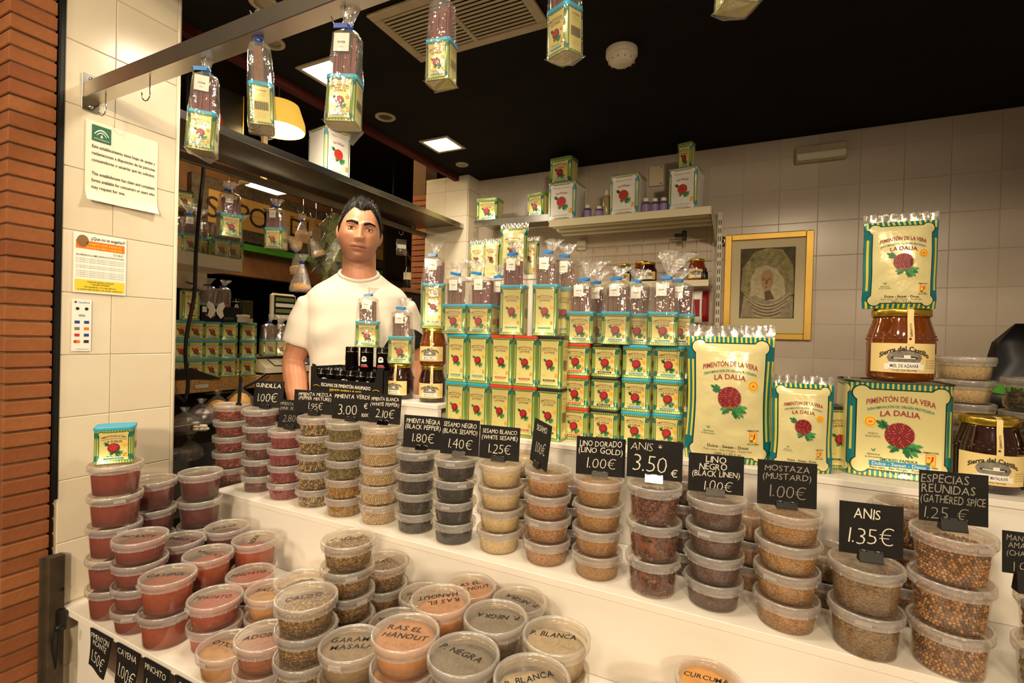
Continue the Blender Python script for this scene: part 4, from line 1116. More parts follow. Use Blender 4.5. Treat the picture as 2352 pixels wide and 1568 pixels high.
# tins behind that carry them
for k, (px, py, Y, sz, rows) in enumerate([(1150, 880, Y2+.105, 'tall', 2), (1300, 880, Y2+.112, 'tall', 2), (1372, 880, 1.372, 'small', 3), (1465, 880, 1.378, 'small', 3), (1560, 880, 1.388, 'small', 3)]):
    x = at(px, {0: 720, 1: 692, 2: 742, 3: 742, 4: 744}[k], Y=Y).x
    for r_ in range(rows): tin(sz, 'blue', (x, Y, Z2+r_*TS[sz][2]+.0002), R(3), f'back-row paprika tin, {["bottom","second","third"][r_]} level, {ORD[k].replace("lowest","first")} pile from the left', 'paprika tins in the back row', side=False)
# ------------------------------------------------------------------ honey jars
def jar(loc, r, h, rz, label, honey, lines, big=False, group='honey jars', strip=True, lidz=None, name='honey_jar'):
    t = thing(name, label, 'jar', loc, rz, group)
    lh = h*.11; s_ = r
    prof = [(r*.80, 0), (r*.93, h*.012), (r, h*.07), (r, h*.52), (r*.985, h*.60), (r*.93, h*.70), (r*.86, h*.79), (r*.82, h*.86), (r*.80, h*.90)]
    mb = MB(); mb.lathe(prof, honey, 32, True, True); ob = mb.build('glass_body', t)
    mb = MB()
    n = 22
    for row in range(6):
        z = h*(.58+.042*row); rr = r*(.99-.032*row-.004*row*row)
        for j in range(n):
            a = 2*PI*(j+.5*(row % 2))/n; mb.ball((rr*math.cos(a), rr*math.sin(a), z), (r*.055, r*.055, r*.05), honey, 5, 4)
    mb.build('honeycomb_relief', ob)
    mb = MB(); mb.lathe([(r*.84, h-lh), (r*.87, h-lh*.9), (r*.87, h-lh*.25), (r*.84, h), (r*.70, h), (r*.69, h-lh*.12), (0.001, h-lh*.1)], 'gold_lid', 32); mb.build('lid', t)
    # wrapped paper label
    def wrap(e): return lambda x, z: ((r+.0006+e)*math.sin(x/r), -(r+.0006+e)*math.cos(x/r), z)
    lw = r*2.15; z0, z1 = h*.12, h*.52
    mb = MB(); k = 14
    vs = [wrap(0)(-lw/2+lw*i/k, z) for z in (z0, z1) for i in range(k+1)]
    mb.add(vs, [(i, i+1, i+k+2, i+k+1) for i in range(k)], 'jar_label', True); la = mb.build('label', t)
    mb = MB(); cz = z0+(z1-z0)*.52
    er = (z1-z0)*.27; strips(mb, -r*.50, r*.50, lambda x: cz-er*math.sqrt(max(0, 1-(x/r/.5)**2)), lambda x: cz+er*math.sqrt(max(0, 1-(x/r/.5)**2)), 'label_grey', wrap(.0003), 16)
    strips(mb, -r*.36, r*.36, lambda x: cz-h*.02, lambda x: cz+h*.008+h*.008*math.sin(x/r*9), 'ink_dark', wrap(.0005)); strips(mb, -r*.02, r*.16, lambda x: cz-h*.01, lambda x: cz+h*.032, 'paper', wrap(.0007), 4); strips(mb, -r*.3, r*.3, lambda x: cz-h*.016, lambda x: cz-h*.004, 'paper', wrap(.0007), 8)
    put_text(mb, 'Sierra del Castillo', 'ink_dark', wrap(.0005), 0, z1-(z1-z0)*.17, r*.17, r*1.45, .03, -r*.26, res=2)
    zz = z0+(z1-z0)*.24
    strips(mb, -r*.44, r*.44, lambda x: zz-r*.12, lambda x: zz+r*.12, 'paper_white', wrap(.0009), 10); [strips(mb, s_*r*.44, s_*r*.56, lambda x: zz-r*.15, lambda x: zz+r*.06, 'paper_white', wrap(.0008), 3) for s_ in (-1, 1)]
    put_text(mb, lines, 'ink_dark', wrap(.0011), 0, zz, r*.12, r*.78, .008, res=2)
    put_text(mb, 'COSECHA PROPIA', 'ink_dark', wrap(.0005), 0, z0+(z1-z0)*.08, r*.07, r*.7, 0, res=1)
    for i in range(4): put_text(mb, 'Peso neto 500 g', 'ink_grey', wrap(.0005), r*.82, z0+(z1-z0)*(.44-.08*i), r*.05, r*.36, 0, res=1)
    mb.build('label_print', la)
    if strip:
        mb = MB(); x = r*.16; w_ = r*.2
        path = [(r+.0012, z1-h*.02), (r*.995+.001, h*.60), (r*.94+.002, h*.72), (r*.875+.002, h*.84), (r*.875+.002, h*.97), (r*.80, h+.0012), (r*.35, h+.0012)]
        vs = []
        for rr, z in path:
            for xx in (x-w_/2, x+w_/2): vs.append((rr*math.sin(xx/r), -rr*math.cos(xx/r), z))
        mb.add(vs, [(2*i, 2*i+1, 2*i+3, 2*i+2) for i in range(len(path)-1)], 'jar_label', True); so = mb.build('seal_strip', t)
        mb = MB()
        fn = lambda a, b_: ((r*1.0+.0022-(max(0, a)/h)*r*.62)*math.sin((x-b_)/r), -(r*1.0+.0022-(max(0, a)/h)*r*.62)*math.cos((x-b_)/r), h*.62+a)
        put_text(mb, 'GARANTÍA', 'ink_dark', fn, h*.08, 0, r*.07, h*.2, .01, 0, 0, res=1); mb.build('strip_print', so)
    return t
JR, JH = .041, .112
jx = at(921, 900, Y=1.262); jar((jx.x, 1.262, Z3+.0003), JR, JH, R(2), 'dark honey jar labelled MIEL DE CASTAÑA under the right small gift pack', 'honey_dark', 'MIEL DE CASTAÑA')
jy = at(993, 900, Y=1.262)
jar((jy.x, 1.262, Z3+.0003), JR, JH, R(22), 'lower dark honey jar labelled MIEL DE EUCALIPTO beside the tall tins', 'honey_dark', 'MIEL DE EUCALIPTO')
jar((jy.x, 1.262, Z3+.0006+JH), JR, JH, R(18), 'upper amber honey jar labelled MIEL DE TOMILLO under the tall gift pack', 'honey_amber', 'MIEL DE TOMILLO')
gift((jy.x-.002, 1.258, Z3+.0012+2*JH), R(36), 'tall', 'gift pack with a tall tin on the two stacked honey jars', True, 'tie_blue', .035, .012, .004, seed=1)
gift((jx.x+.004, 1.255, Z3+.0008+JH), R(28), 'small', 'gift pack with a short tin standing on one dark honey jar', False, 'tie_blue', .03, .012, .004, seed=2)
# ------------------------------------------------------------------ black tray of smoked paprika flake cans
XB0, XB1 = at(713, 900, Y=Y2+.006).x, at(880, 900, Y=Y2+.006).x
BW, BD, BH = XB1-XB0, .135, .098
t = thing('display_tray', 'black cardboard tray lettered ESCAMAS DE PIMENTÓN AHUMADO holding small cans', 'tray', ((XB0+XB1)/2, Y2+.006+BD/2, Z3+.0003))
mb = MB(); q = [(-BW/2, 0), (BW/2, 0), (BW/2, BH), (BW/2-.02, BH), (BW/2-.028, BH*.92), (BW/2-.036, BH*.5), (-BW/2+.036, BH*.5), (-BW/2+.028, BH*.6), (-BW/2+.022, BH*.96), (-BW/2+.006, BH)]
mb.loft([[(x, y, z) for x, z in q] for y in (-BD/2, -BD/2+.002)], 'card_black', True, True, False); fr = mb.build('front_wall', t)
mb = MB(); mb.box((-BW/2+.001, 0, BH*.45), (.002, BD, BH*.9), 'card_black'); mb.build('side_wall', t)
mb = MB(); mb.box((BW/2-.001, 0, BH*.45), (.002, BD, BH*.9), 'card_black'); mb.box((BW/2+.0003, .02, BH*.55), (.0006, .05, .05), 'seal_yellow'); mb.build('side_wall', t)
mb = MB(); mb.box((0, BD/2-.001, BH*.45), (BW, .002, BH*.9), 'card_black'); mb.build('rear_wall', t)
mb = MB(); mb.box((0, 0, .001), (BW-.004, BD-.004, .002), 'card_black'); mb.build('tray_floor', t)
mb = MB()
put_text(mb, 'ESCAMAS DE PIMENTÓN AHUMADO', 'print_white', front(-BD/2, .0008), 0, BH*.30, BH*.12, BW*.68, .015)
put_text(mb, 'SMOKED PAPRIKA FLAKES', 'seal_yellow', front(-BD/2, .0008), 0, BH*.14, BH*.09, BW*.46, .015)
for s_ in (-1, 1): mb_arc(mb, front(-BD/2, .0008), s_*BW*.41, BH*.27, BW*.045, .004, .0016, 'seal_yellow')
mb.build('lettering', fr)
def can_mesh(r, h, red):
    mb = MB(); mb.lathe([(r*.96, 0), (r, .0015), (r, h*.78), (r*1.02, h*.79), (r*1.02, h*.80), (r*1.0, h*.81), (r*1.0, h*.97), (r*.96, h), (r*.84, h), (r*.82, h-.0015), (.001, h-.0015)], 'can_black', 24, True)
    mb.lathe([(r*1.025, h*.775), (r*1.035, h*.79), (r*1.025, h*.805)], 'chrome', 24)
    body = to_mesh(mb, 'body'); mb = MB()
    wr = lambda e: (lambda x, z: ((r+.0004+e)*math.sin(x/r), -(r+.0004+e)*math.cos(x/r), z))
    strips(mb, -r*.42, r*.42, lambda x: h*.52-r*math.sqrt(max(0, .42**2-(x/r)**2)), lambda x: h*.52+r*math.sqrt(max(0, .42**2-(x/r)**2)), 'label_grey', wr(0), 10)
    for i in range(10):
        a = 2*PI*i/10; mb.poly(disc2(r*.3*math.cos(a), h*.52+r*.3*math.sin(a), r*.11, 5), 'print_white', wr(.0003))
    for a in (-.5, -2.6): mb.poly(leaf2(0, h*.40, r*.5, r*.25, a+.9 if a > -1 else a-.9+.0), 'print_white', wr(.0003))
    put_text(mb, 'LA DALIA', 'print_white', wr(.0002), 0, h*.27, r*.16, r*.9, .01, res=1)
    strips(mb, -r*.6, r*.6, lambda x: h*.17, lambda x: h*.23, 'print_red', wr(.0002), 10)
    return body, to_mesh(mb, 'label_print')
plain('can_black', '#161312', 0.16, 0.6, 0.6)
CANB = {k: can_mesh(.0205 if k == 'lo' else .0215, .078 if k == 'lo' else .078, k == 'hi') for k in ('lo', 'hi')}
def can(loc, rz, kind, label):
    c = thing('flake_can', label, 'can', loc, rz, 'small black cans of smoked paprika flakes')
    obj('body', CANB[kind][0], c); obj('label_print', CANB[kind][1], c)
cx0 = (XB0+XB1)/2
for j in range(3):
    for i in range(7):
        x = cx0-BW/2+.025+i*(BW-.05)/6; y = Y2+.006+.0245+j*.0425
        can((x, y, Z3+.0026), random.uniform(-1.4, 1.4), 'lo', f'black can in the {["front","middle","back"][j]} row of the tray, {["first","second","third","fourth","fifth","sixth","last"][i]} from the left')
for i, px in enumerate((809, 843, 880)):
    p = at(px, 800, Y=1.262); can((p.x, 1.262, Z3+.0808), R((-60, 18, 22)[i]), 'hi', f'black can standing on top of the tray cans, {["left","middle","right"][i]} of three')
p = at(845, 750, Y=1.262); gift((p.x, 1.262, Z3+.1592), R(38), 'small', 'gift pack with a short tin standing on the black cans in front of the man', False, 'tie_blue', .022, .01, .01, seed=4)
can((p.x+.03, 1.305, Z3+.0808), .6, 'hi', 'black can standing behind the top three cans')
# ------------------------------------------------------------------ foil pouches
def pouch(loc, rz, w_, h, dp, wt, label, seed=0, group='foil pouches of paprika'):
    t = thing('paprika_pouch', label, 'pouch', loc, rz, group)
    rnd = random.Random(seed); n, m_ = 30, 40; hf = h*.085
    def half(x, z):
        u = 2*x/w_; v = z/(h-hf)
        k = max(0.0, (1-abs(u)**2.6))*(.28+.72*math.sin(PI*min(1, max(0, .12+.76*v)))**.6)
        if v < .06: k *= .75+4*v
        if v > .9: k *= max(.04, 1-(v-.9)*9.5)
        return dp/2*k+.0015+.0022*noise.noise(Vector((x*38+seed, z*30, seed)))*max(0, 1-abs(u)**4)
    def xw(z): v = z/h; return 1-.045*math.sin(PI*v)+.012*math.sin(v*9+seed)-(.05*(1-v/.1) if v < .1 else 0)
    mb = MB()
    for s_ in (-1, 1):
        vs = []
        for j in range(m_+1):
            z = (h-hf)*j/m_
            for i in range(n+1):
                x = -w_/2+w_*i/n; vs.append((x*xw(z), s_*half(x, z), z))
        fs = [((j*(n+1)+i), (j*(n+1)+i+1), ((j+1)*(n+1)+i+1), ((j+1)*(n+1)+i))[::-s_] for j in range(m_) for i in range(n)]
        mb.add(vs, fs, 'pouch_print', True)
    vs = []
    k = 36
    for j in range(4):
        for i in range(k+1):
            x = -w_/2+w_*i/k; vs.append((x*xw(h), .004*math.sin(i*1.3+seed)*j/3+.002*rnd.uniform(-1, 1), h-hf+hf*j/3+(.003*rnd.uniform(-1, 1) if j == 3 else 0)))
    bo = mb.build('bag', t); me = bo.data
    for nm in ('m', 'hs'): me.uv_layers.new(name=nm)
    A, B = me.uv_layers['m'].data, me.uv_layers['hs'].data
    for li, lp in enumerate(me.loops):
        v = me.vertices[lp.vertex_index].co; A[li].uv = (v.x/xw(v.z), v.z-(h-hf)/2); B[li].uv = (w_/2, (h-hf)/2)
    mb = MB(); fs = [(j*(k+1)+i, j*(k+1)+i+1, (j+1)*(k+1)+i+1, (j+1)*(k+1)+i) for j in range(3) for i in range(k)]
    mb.add(vs, fs, 'foil', True); mb.build('foil_seal', t)
    fm = lambda lay: (lambda x, z: (x*xw(z), -half(x, z)-.0012-.0002*lay, z))
    front_art(w_, h-hf, wt, 2, 0, False, fm, 'pouch').build('print', bo)
    return t
a = at(1570, 1000, Y=1.236); b = at(1778, 1000, Y=1.236)
pouch(((a.x+b.x)/2, 1.24, Z2+.0005), R(6), (b.x-a.x)*.98, .312, .075, '1000 g / 35,3 oz', 'large foil pouch of paprika marked 1000 g, beside the short tins', 1)
a = at(1768, 1000, Y=1.236); b = at(1915, 1000, Y=1.236)
pouch(((a.x+b.x)/2, 1.236, Z2+.0005), R(4), (b.x-a.x)*1.0, .205, .05, '250 g / 7.3 oz', 'smaller foil pouch of paprika between the large pouch and the big tin', 2)
# ------------------------------------------------------------------ big tin with jar and pouch on top
a = at(1932, 1085, Y=1.262); b = at(2196, 1100, Y=1.262)
w_, d, h = (b.x-a.x)*.985, .125, .198
BX, BY = (a.x+b.x)/2, 1.262+d/2
t = thing('big_paprika_tin', 'large square paprika tin with teal stripes under the big honey jar', 'tin', (BX, BY, Z2+.0003), R(3))
me = tin_body(w_, d, h, .024, 'big_print'); obj('body', me, t)
mb = MB(); P = rrect(w_/2, d/2, .024); mb.loft([[(x*s_, y*s_*1.0, z) for x, y in P] for s_, z in ((1.0, h-.002), (1.006, h-.001), (1.006, h+.002), (.985, h+.002), (.975, h-.002))], 'tin_dark', True, True, False); mb.build('rim', t)
front_art(w_*1.0, h, 'blue', 2, -d/2, False, None, 'big', -1).build('front_label', t)
p = at(2067, 800, Y=1.335); JB = .0605
jar((p.x, 1.335, Z2+h+.003), JB, .153, R(-4), 'big amber honey jar labelled MIEL DE AZAHAR on the large tin', 'honey_amber', 'MIEL DE AZAHAR', group=None)
pouch((p.x-.008, 1.325, Z2+h+.157), R(4), .135, .205, .05, '250 g / 7,3 oz', 'foil pouch of paprika standing on top of the big honey jar', 3)
p = at(2268, 1100, Y=1.27); jar((p.x+.004, 1.285, Z2+.0003), .0515, .142, R(-8), 'dark honey jar labelled MIEL DE MATALAUVA right of the large tin', 'honey_dark', 'MIEL DE MATALAUVA')
jar((p.x+.118, 1.285, Z2+.0003), .0515, .142, R(-30), 'dark honey jar cut by the right edge, lower of the pair', 'honey_dark', 'MIEL DE ROMERO')
jar((p.x+.124, 1.30, Z2+.1428), .0515, .142, R(-30), 'reddish honey jar cut by the right edge, standing on another jar', 'honey_mid', 'MIEL DE ROMERO')
p = at(1912, 1040, Y=1.30); tin('tall', 'black', (p.x+.004, 1.315, Z2+.0003), R(20), 'tall striped tin squeezed between the small pouch and the big tin')
# sesame tubs behind the big tin and jar
p = at(2215, 850, Y=1.44)
for k, (dx, n, kind, mat, what, where, ty) in enumerate([(0.0, 5, 'seed', 'white_sesame', 'pale sesame', 'in the stack behind the matalauva honey', 's'), (.115, 3, 'flake', 'leafy', 'green dried herb', 'behind the jars at the right edge', 't')]):
    tub_stack((p.x+dx, 1.44), Z2+.0003+(0 if k else .0), n, ty, kind, mat, what, where, 'spice tubs behind the honey jars', seed=k+90)
# ------------------------------------------------------------------ steel hanging rail with hooks and hanging gift packs
YR = .6
t = thing('hanging_rail', 'polished stainless steel box rail running from the tiled pillar across the stall front', 'rail', (0, 0, 0))
zr = H0+.553
mb = MB(); mb.box(((XC+1.2)/2, YR+.020, zr+.018), (1.2-XC-.002, .040, .036), 'steel_rail', .0015); mb.build('bar', t)
mb = MB(); mb.box((XC+.003, YR+.016, zr+.016), (.004, .036, .088), 'steel', .001); bk = mb.build('bracket', t)
for z in (zr-.018, zr+.050):
    mb = MB(); mb.lathe([(0, 0), (.005, 0), (.004, .003), (0, .004)], 'chrome', 10); mb.build('screw', bk, (XC+.005, YR+.016, z), (0, PI/2, 0))
def hook(loc, rz, label, L=.05, group='wire hooks'):
    mb = MB(); pts = [(0, 0, 0.002), (0, 0, -L*.62)]
    for i in range(9):
        a = PI*i/8; pts.append((-.011+.011*math.cos(a), 0, -L*.62-.011*math.sin(a)*1.1))
    pts.append((-.024, 0, -L*.5))
    mb.tube(pts, .0014, 'chrome', 6); return tag(mb.build('wire_hook', None, loc, (0, 0, rz)), label, 'hook', group)
for i, (px, py) in enumerate(((243, 222), (345, 163))):
    p = at(px, py, Y=YR+.015); hook((p.x, YR+.015, zr), R(10), ['empty wire hook nearest the pillar on the front rail', 'second empty wire hook on the front rail'][i], .062)
HANG = [ # px of tin bottom centre, rz, lean, tie, label
 (463, 352, 48, 'tie_blue', 'hanging gift pack nearest the tiled pillar', 's', True, .055),
 (603, 300, -38, 'tie_navy', 'hanging gift pack in front of the round lit lamp', 's', False, .05),
 (788, 292, 24, 'tie_navy', 'hanging gift pack with loose wide film, third on the front rail', 's', True, .05),
 (1013, 196, 8, 'tie_blue', 'hanging gift pack in front of the air vent, fourth along the front rail', 's', True, .05),
 (1297, 136, -24, 'tie_blue', 'hanging gift pack beside the smoke detector, fifth along the front rail', 's', True, .05),
 (1690, 22, 30, 'tie_blue', 'hanging gift pack showing only its bottom at the top edge', 's', True, .05)]
for k, (px, py, rz, tie, lab, sz, red, L) in enumerate(HANG):
    p = at(px, py, Y=YR+.02)
    z = p.z
    g = gift((p.x, YR+.02, z), R(rz), 'mini', lab, red, tie, .045, .012, 0.0, 'gift packs hanging on the front rail', seed=k, tagged=(k in (0, 2)), name='gift_pack', tilt=(R((0, 3, -2, 1, 4, 3)[k]), R((2, -3, 1, 0, 2, 2)[k])))
    if k > 2: g.scale = (.77, .77, .77)
    # drooping corner of the film under the tin
    mb = MB(); w_, d, h = TS['mini']; hx, hy = w_/2*1.07, d/2*1.12
    dz = (.018, .014, .03, .012, .016, .016)[k]
    mb.add([(-hx, -hy, .002), (hx, -hy, .002), (hx, hy, .002), (-hx, hy, .002), (hx*.6*(-1)**k, .004, -dz), (-hx*.5, -.006, -dz*.4)], [(0, 1, 4, 5), (1, 2, 4), (2, 3, 5, 4), (3, 0, 5)], 'cello'); mb.build('film_corner', g)
    hook((p.x-.002, YR+.02, zr), R(20), ['wire hook of the pack nearest the tiled pillar', 'wire hook of the pack before the round lamp', 'wire hook of the third hanging pack', 'wire hook of the fourth hanging pack', 'wire hook of the fifth hanging pack', 'wire hook of the pack at the top edge'][k], max(.03, zr-(z+.081+.074+.02)) if k < 3 else zr-(z+.77*(.081+.074+.02)))
# tin standing on the paprika stack
xy = DPOS['A']; tin('small', 'blue', (xy[0]-.004, xy[1], xy[4]+.0003), R(58), 'short paprika tin with blue lid on the tallest paprika stack by the pillar')
# ------------------------------------------------------------------ ceiling fittings
def cz(px, py): return at(px, py, Z=ZC-H0)
def square_light(x, y, label):
    t = thing('ceiling_light', label, 'ceiling light', (x, y, ZC), 0, 'square recessed ceiling lights')
    mb = MB()
    for a, b, c, d in ((-.082, .082, -.082, -.066), (-.082, .082, .066, .082), (-.082, -.066, -.066, .066), (.066, .082, -.066, .066)):
        mb.box(((a+b)/2, (c+d)/2, -.003), (b-a, d-c, .006), 'vent_metal', .001)
    mb.build('frame', t)
    mb = MB(); mb.box((0, 0, -.0022), (.132, .132, .003), 'light_diffuser'); mb.build('diffuser', t)
    l = bpy.data.lights.new('light', 'AREA'); l.shape = 'SQUARE'; l.size = .13; l.energy = 4.5; l.color = (1.0, .84, .62); l.spread = R(150)
    o = bpy.data.objects.new('light', l); COL.objects.link(o); o.parent = t; o.location = (0, 0, -.006)
square_light(-1.39, 1.98, 'square ceiling light beyond the man, farthest of the row')
square_light(-1.39, 1.28, 'square ceiling light behind the third hanging gift pack')
square_light(-1.02, .93, 'square ceiling light cut by the top edge of the photo')
square_light(-.30, .80, 'square ceiling light over the front of the counter')
def round_light(px, py, label, r=.043):
    p = cz(px, py); t = thing('recessed_spot', label, 'spotlight', (p.x, p.y, ZC), 0, 'round recessed spots')
    mb = MB(); mb.lathe([(r*.66, .0), (r*.68, -.004), (r*.9, -.006), (r, -.003), (r, .0)], 'vent_metal', 24); mb.build('ring', t)
    mb = MB(); mb.lathe([(r*.66, -.001), (r*.55, -.0015), (.001, -.001)], 'steel_dull', 20); mb.build('reflector', t)
round_light(885, 268, 'round unlit ceiling spot between the vent and the lit square')
round_light(1061, 377, 'small round unlit ceiling spot near the back wall', .035)
round_light(622, 96, 'round ceiling spot behind the second hanging gift pack')
round_light(606, 6, 'round ceiling spot beside the rail at the top edge', .04)
p = cz(1428, 116); t = thing('smoke_detector', 'round cream smoke detector on the black ceiling', 'detector', (p.x, p.y, ZC))
mb = MB(); mb.lathe([(.05, 0), (.05, -.018), (.046, -.022)], 'offwhite_paint', 28, False, True); mb.build('base', t)
mb = MB(); mb.lathe([(.044, -.022), (.042, -.034), (.03, -.042), (.028, -.044), (.001, -.046)], 'offwhite_paint', 28)
mb.build('cover', t); mb = MB()
for i in range(12):
    a = 2*PI*i/12; T = Matrix.Rotation(a, 4, 'Z'); mb.box((.0375, 0, -.036), (.012, .003, .003), 'vent_metal', 0, T)
mb.build('vent_rib', t)
# air vent grille
a, b = (-1.055, 1.04), (-.555, 1.40)
VX0, VX1, VY0, VY1 = -1.04, -.57, 1.085, 1.345
t = thing('ceiling_vent', 'large slatted metal air vent in the black ceiling', 'vent', ((VX0+VX1)/2, (VY0+VY1)/2, ZC))
hw, hd = (VX1-VX0)/2, (VY1-VY0)/2
for a, b, c, d in ((-hw, hw, -hd, -hd+.03), (-hw, hw, hd-.03, hd), (-hw, -hw+.03, -hd+.03, hd-.03), (hw-.03, hw, -hd+.03, hd-.03)):
    mb = MB(); mb.box(((a+b)/2, (c+d)/2, -.005), (b-a, d-c, .01), 'vent_metal', .002); mb.build('frame_bar', t)
mb = MB(); mb.box((0, 0, -.001), (2*hw-.05, 2*hd-.05, .002), 'black_metal'); mb.build('backing', t)
mb = MB(); mb.box((0, 0, -.006), (.014, 2*hd-.06, .010), 'vent_metal', .001); mb.build('mullion', t)
sm = MB(); T = Matrix.Rotation(R(12), 4, 'X'); sm.box((0, 0, 0), (hw-.038, .0118, .0018), 'vent_metal', 0, T); SM = to_mesh(sm, 'slat')
ns = 13
for s_ in (-1, 1):
    for i in range(ns):
        obj('slat', SM, t, (s_*(hw-.03+.007)/2, -hd+.038+i*(2*hd-.076)/(ns-1), -.0075))
# ------------------------------------------------------------------ back wall: shelves, rack, picture, lamp
sz2 = at(1450, 489.5, Y=2.22).z
XSL = at(1262, 500, Y=2.22).x; XSR = at(1633, 480, Y=2.22).x
t = thing('metal_shelf', 'cream steel shelf with a ribbed underside carrying tins and bottles', 'shelf', (0, 0, 0))
mb = MB(); mb.box(((XSL+XSR)/2, 2.36, sz2-.006), (XSR-XSL, .28, .012), 'cream_metal', .001); mb.build('plate', t)
mb = MB(); mb.box(((XSL+XSR)/2, 2.219, sz2-.016), (XSR-XSL, .006, .034), 'cream_metal', .001); mb.build('front_lip', t)
for i in range(3):
    mb = MB(); mb.box(((XSL+XSR)/2, 2.26+.06*i, sz2-.022-.006*i), (XSR-XSL-.01, .03, .02), 'cream_metal', .003); mb.build('rib', t)
mb = MB(); mb.loft([[(XSR+.001, 2.22, sz2-.034), (XSR+.001, 2.22, sz2), (XSR+.001, 2.50, sz2), (XSR+.001, 2.50, sz2-.11)], [(XSR+.003, 2.22, sz2-.034), (XSR+.003, 2.22, sz2), (XSR+.003, 2.50, sz2), (XSR+.003, 2.50, sz2-.11)]], 'cream_metal', True, True, False); mb.build('bracket', t)
t = thing('steel_shelf', 'short stainless steel shelf left of the cream shelf', 'shelf', (0, 0, 0))
xs0, xs1 = at(1090, 505, Y=2.30).x, at(1260, 505, Y=2.30).x
zss = at(1175, 499, Y=2.30).z
mb = MB(); mb.box(((xs0+xs1)/2, 2.41, zss-.004), (xs1-xs0, .22, .008), 'steel', .001); mb.build('plate', t)
mb = MB(); mb.box(((xs0+xs1)/2, 2.299, zss-.018), (xs1-xs0, .004, .036), 'steel', .001); mb.build('front_lip', t)
mb = MB(); mb.box((xs0+.06, 2.505, zss-.14), (.025, .03, .26), 'cream_metal', .002); mb.build('post', t)
# slotted upright
t = thing('rack_upright', 'slotted white steel rack upright beside the picture', 'upright', (XSR+.018, 2.507, 0))
mb = MB(); mb.box((0, 0, (sz2+.04)/2+.4), (.022, .026, sz2+.04-.8), 'offwhite_paint', .001); mb.build('channel', t)
sl = MB(); sl.box((0, 0, 0), (.0035, .002, .022), 'black_metal'); SLM = to_mesh(sl, 'slot')
for i in range(20):
    for s_ in (-1, 1): obj('slot', SLM, t, (s_*.0045, -.0135, sz2-.01-i*.038))
# wire grid and lower shelf
t = thing('wire_grid', 'white wire grid panel behind the honey jars', 'grid', (0, 2.50, 0))
gz0, gz1 = at(1500, 640, Y=2.5).z, at(1500, 556, Y=2.5).z
gx0, gx1 = at(1310, 600, Y=2.5).x, XSR-.01
for i in range(12):
    x = gx0+(gx1-gx0)*i/11; mb = MB(); mb.tube([(x, 0, gz0-.1), (x, 0, gz1)], .0016, 'offwhite_paint', 6); mb.build('wire', t)
for i in range(7):
    z = gz0-.1+(gz1-gz0+.1)*i/6; mb = MB(); mb.tube([(gx0, -.003, z), (gx1, -.003, z)], .0016, 'offwhite_paint', 6); mb.build('wire', t)
lz = at(1600, 644, Y=2.30).z
t = thing('metal_shelf', 'lower cream steel shelf carrying small honey jars', 'shelf', (0, 0, 0))
xl0, xl1 = at(1330, 650, Y=2.28).x, at(1628, 645, Y=2.28).x
mb = MB(); mb.box(((xl0+xl1)/2, 2.385, lz-.006), (xl1-xl0, .22, .012), 'cream_metal', .001); mb.build('plate', t)
mb = MB(); mb.box(((xl0+xl1)/2, 2.274, lz-.014), (xl1-xl0, .004, .028), 'cream_metal', .001); mb.build('front_lip', t)
for k, (px, Y, r, h, hon) in enumerate(((1601, 2.34, .037, .098, 'honey_mid'), (1489, 2.33, .038, .09, 'honey_dark'), (1474, 2.42, .037, .112, 'honey_mid'), (1434, 2.40, .034, .10, 'honey_dark'), (1553, 2.40, .037, .098, 'honey_mid'))):
    p = at(px, 620, Y=Y); jar((p.x, Y, lz+.0003), r, h, R(random.uniform(-15, 15)), ['honey jar standing alone at the right end of the lower shelf', 'front dark honey jar behind the middle gift packs', 'tall reddish jar behind the middle gift packs', 'dark jar half hidden at the left of the lower shelf', 'jar half hidden behind the rightmost gift pack'][k], hon, 'MIEL', strip=False, group='small jars on the lower shelf')
p = at(1628, 632, Y=2.3); t = thing('small_bottle', 'small dark bottle at the end of the lower shelf', 'bottle', (p.x-.018, 2.31, lz+.0003))
mb = MB(); mb.lathe([(.013, 0), (.014, .002), (.014, .034), (.009, .040)], 'black_plastic', 14, True, True); mb.build('body', t)
mb = MB(); mb.lathe([(.009, .040), (.009, .05), (.008, .051)], 'black_metal', 12, False, True); mb.build('cap', t)
# red packs hanging below
for k, (px, py) in enumerate(((1592, 702), (1606, 700))):
    p = at(px, py, Y=2.36); t = thing('snack_pack', ['grey and red foil pack below the lower shelf', 'dark red foil pack behind the grey one below the lower shelf'][k], 'pack', (p.x, 2.36+.02*k, p.z), R(-10), 'packs below the lower shelf')
    mb = MB(); mb.loft([[(-.04, -.002, -.075), (.04, -.002, -.075), (.04, .002, -.075), (-.04, .002, -.075)], [(-.038, -.014, -.03), (.038, -.014, -.03), (.038, .014, -.03), (-.038, .014, -.03)], [(-.038, -.012, .03), (.038, -.012, .03), (.038, .012, .03), (-.038, .012, .03)], [(-.04, -.001, .065), (.04, -.001, .065), (.04, .001, .065), (-.04, .001, .065)]], ('paper_white', 'red_pack')[k], True, True, True); mb.build('bag', t)
    mb = MB(); mb.box((.018, -.0145, -.01), (.03, .002, .075), 'red_pack'); mb.build('stripe', t); mb = MB(); mb.poly(disc2(-.012, -.045, .02, 12), 'black_plastic', front(-.0125)); mb.build('emblem', t)
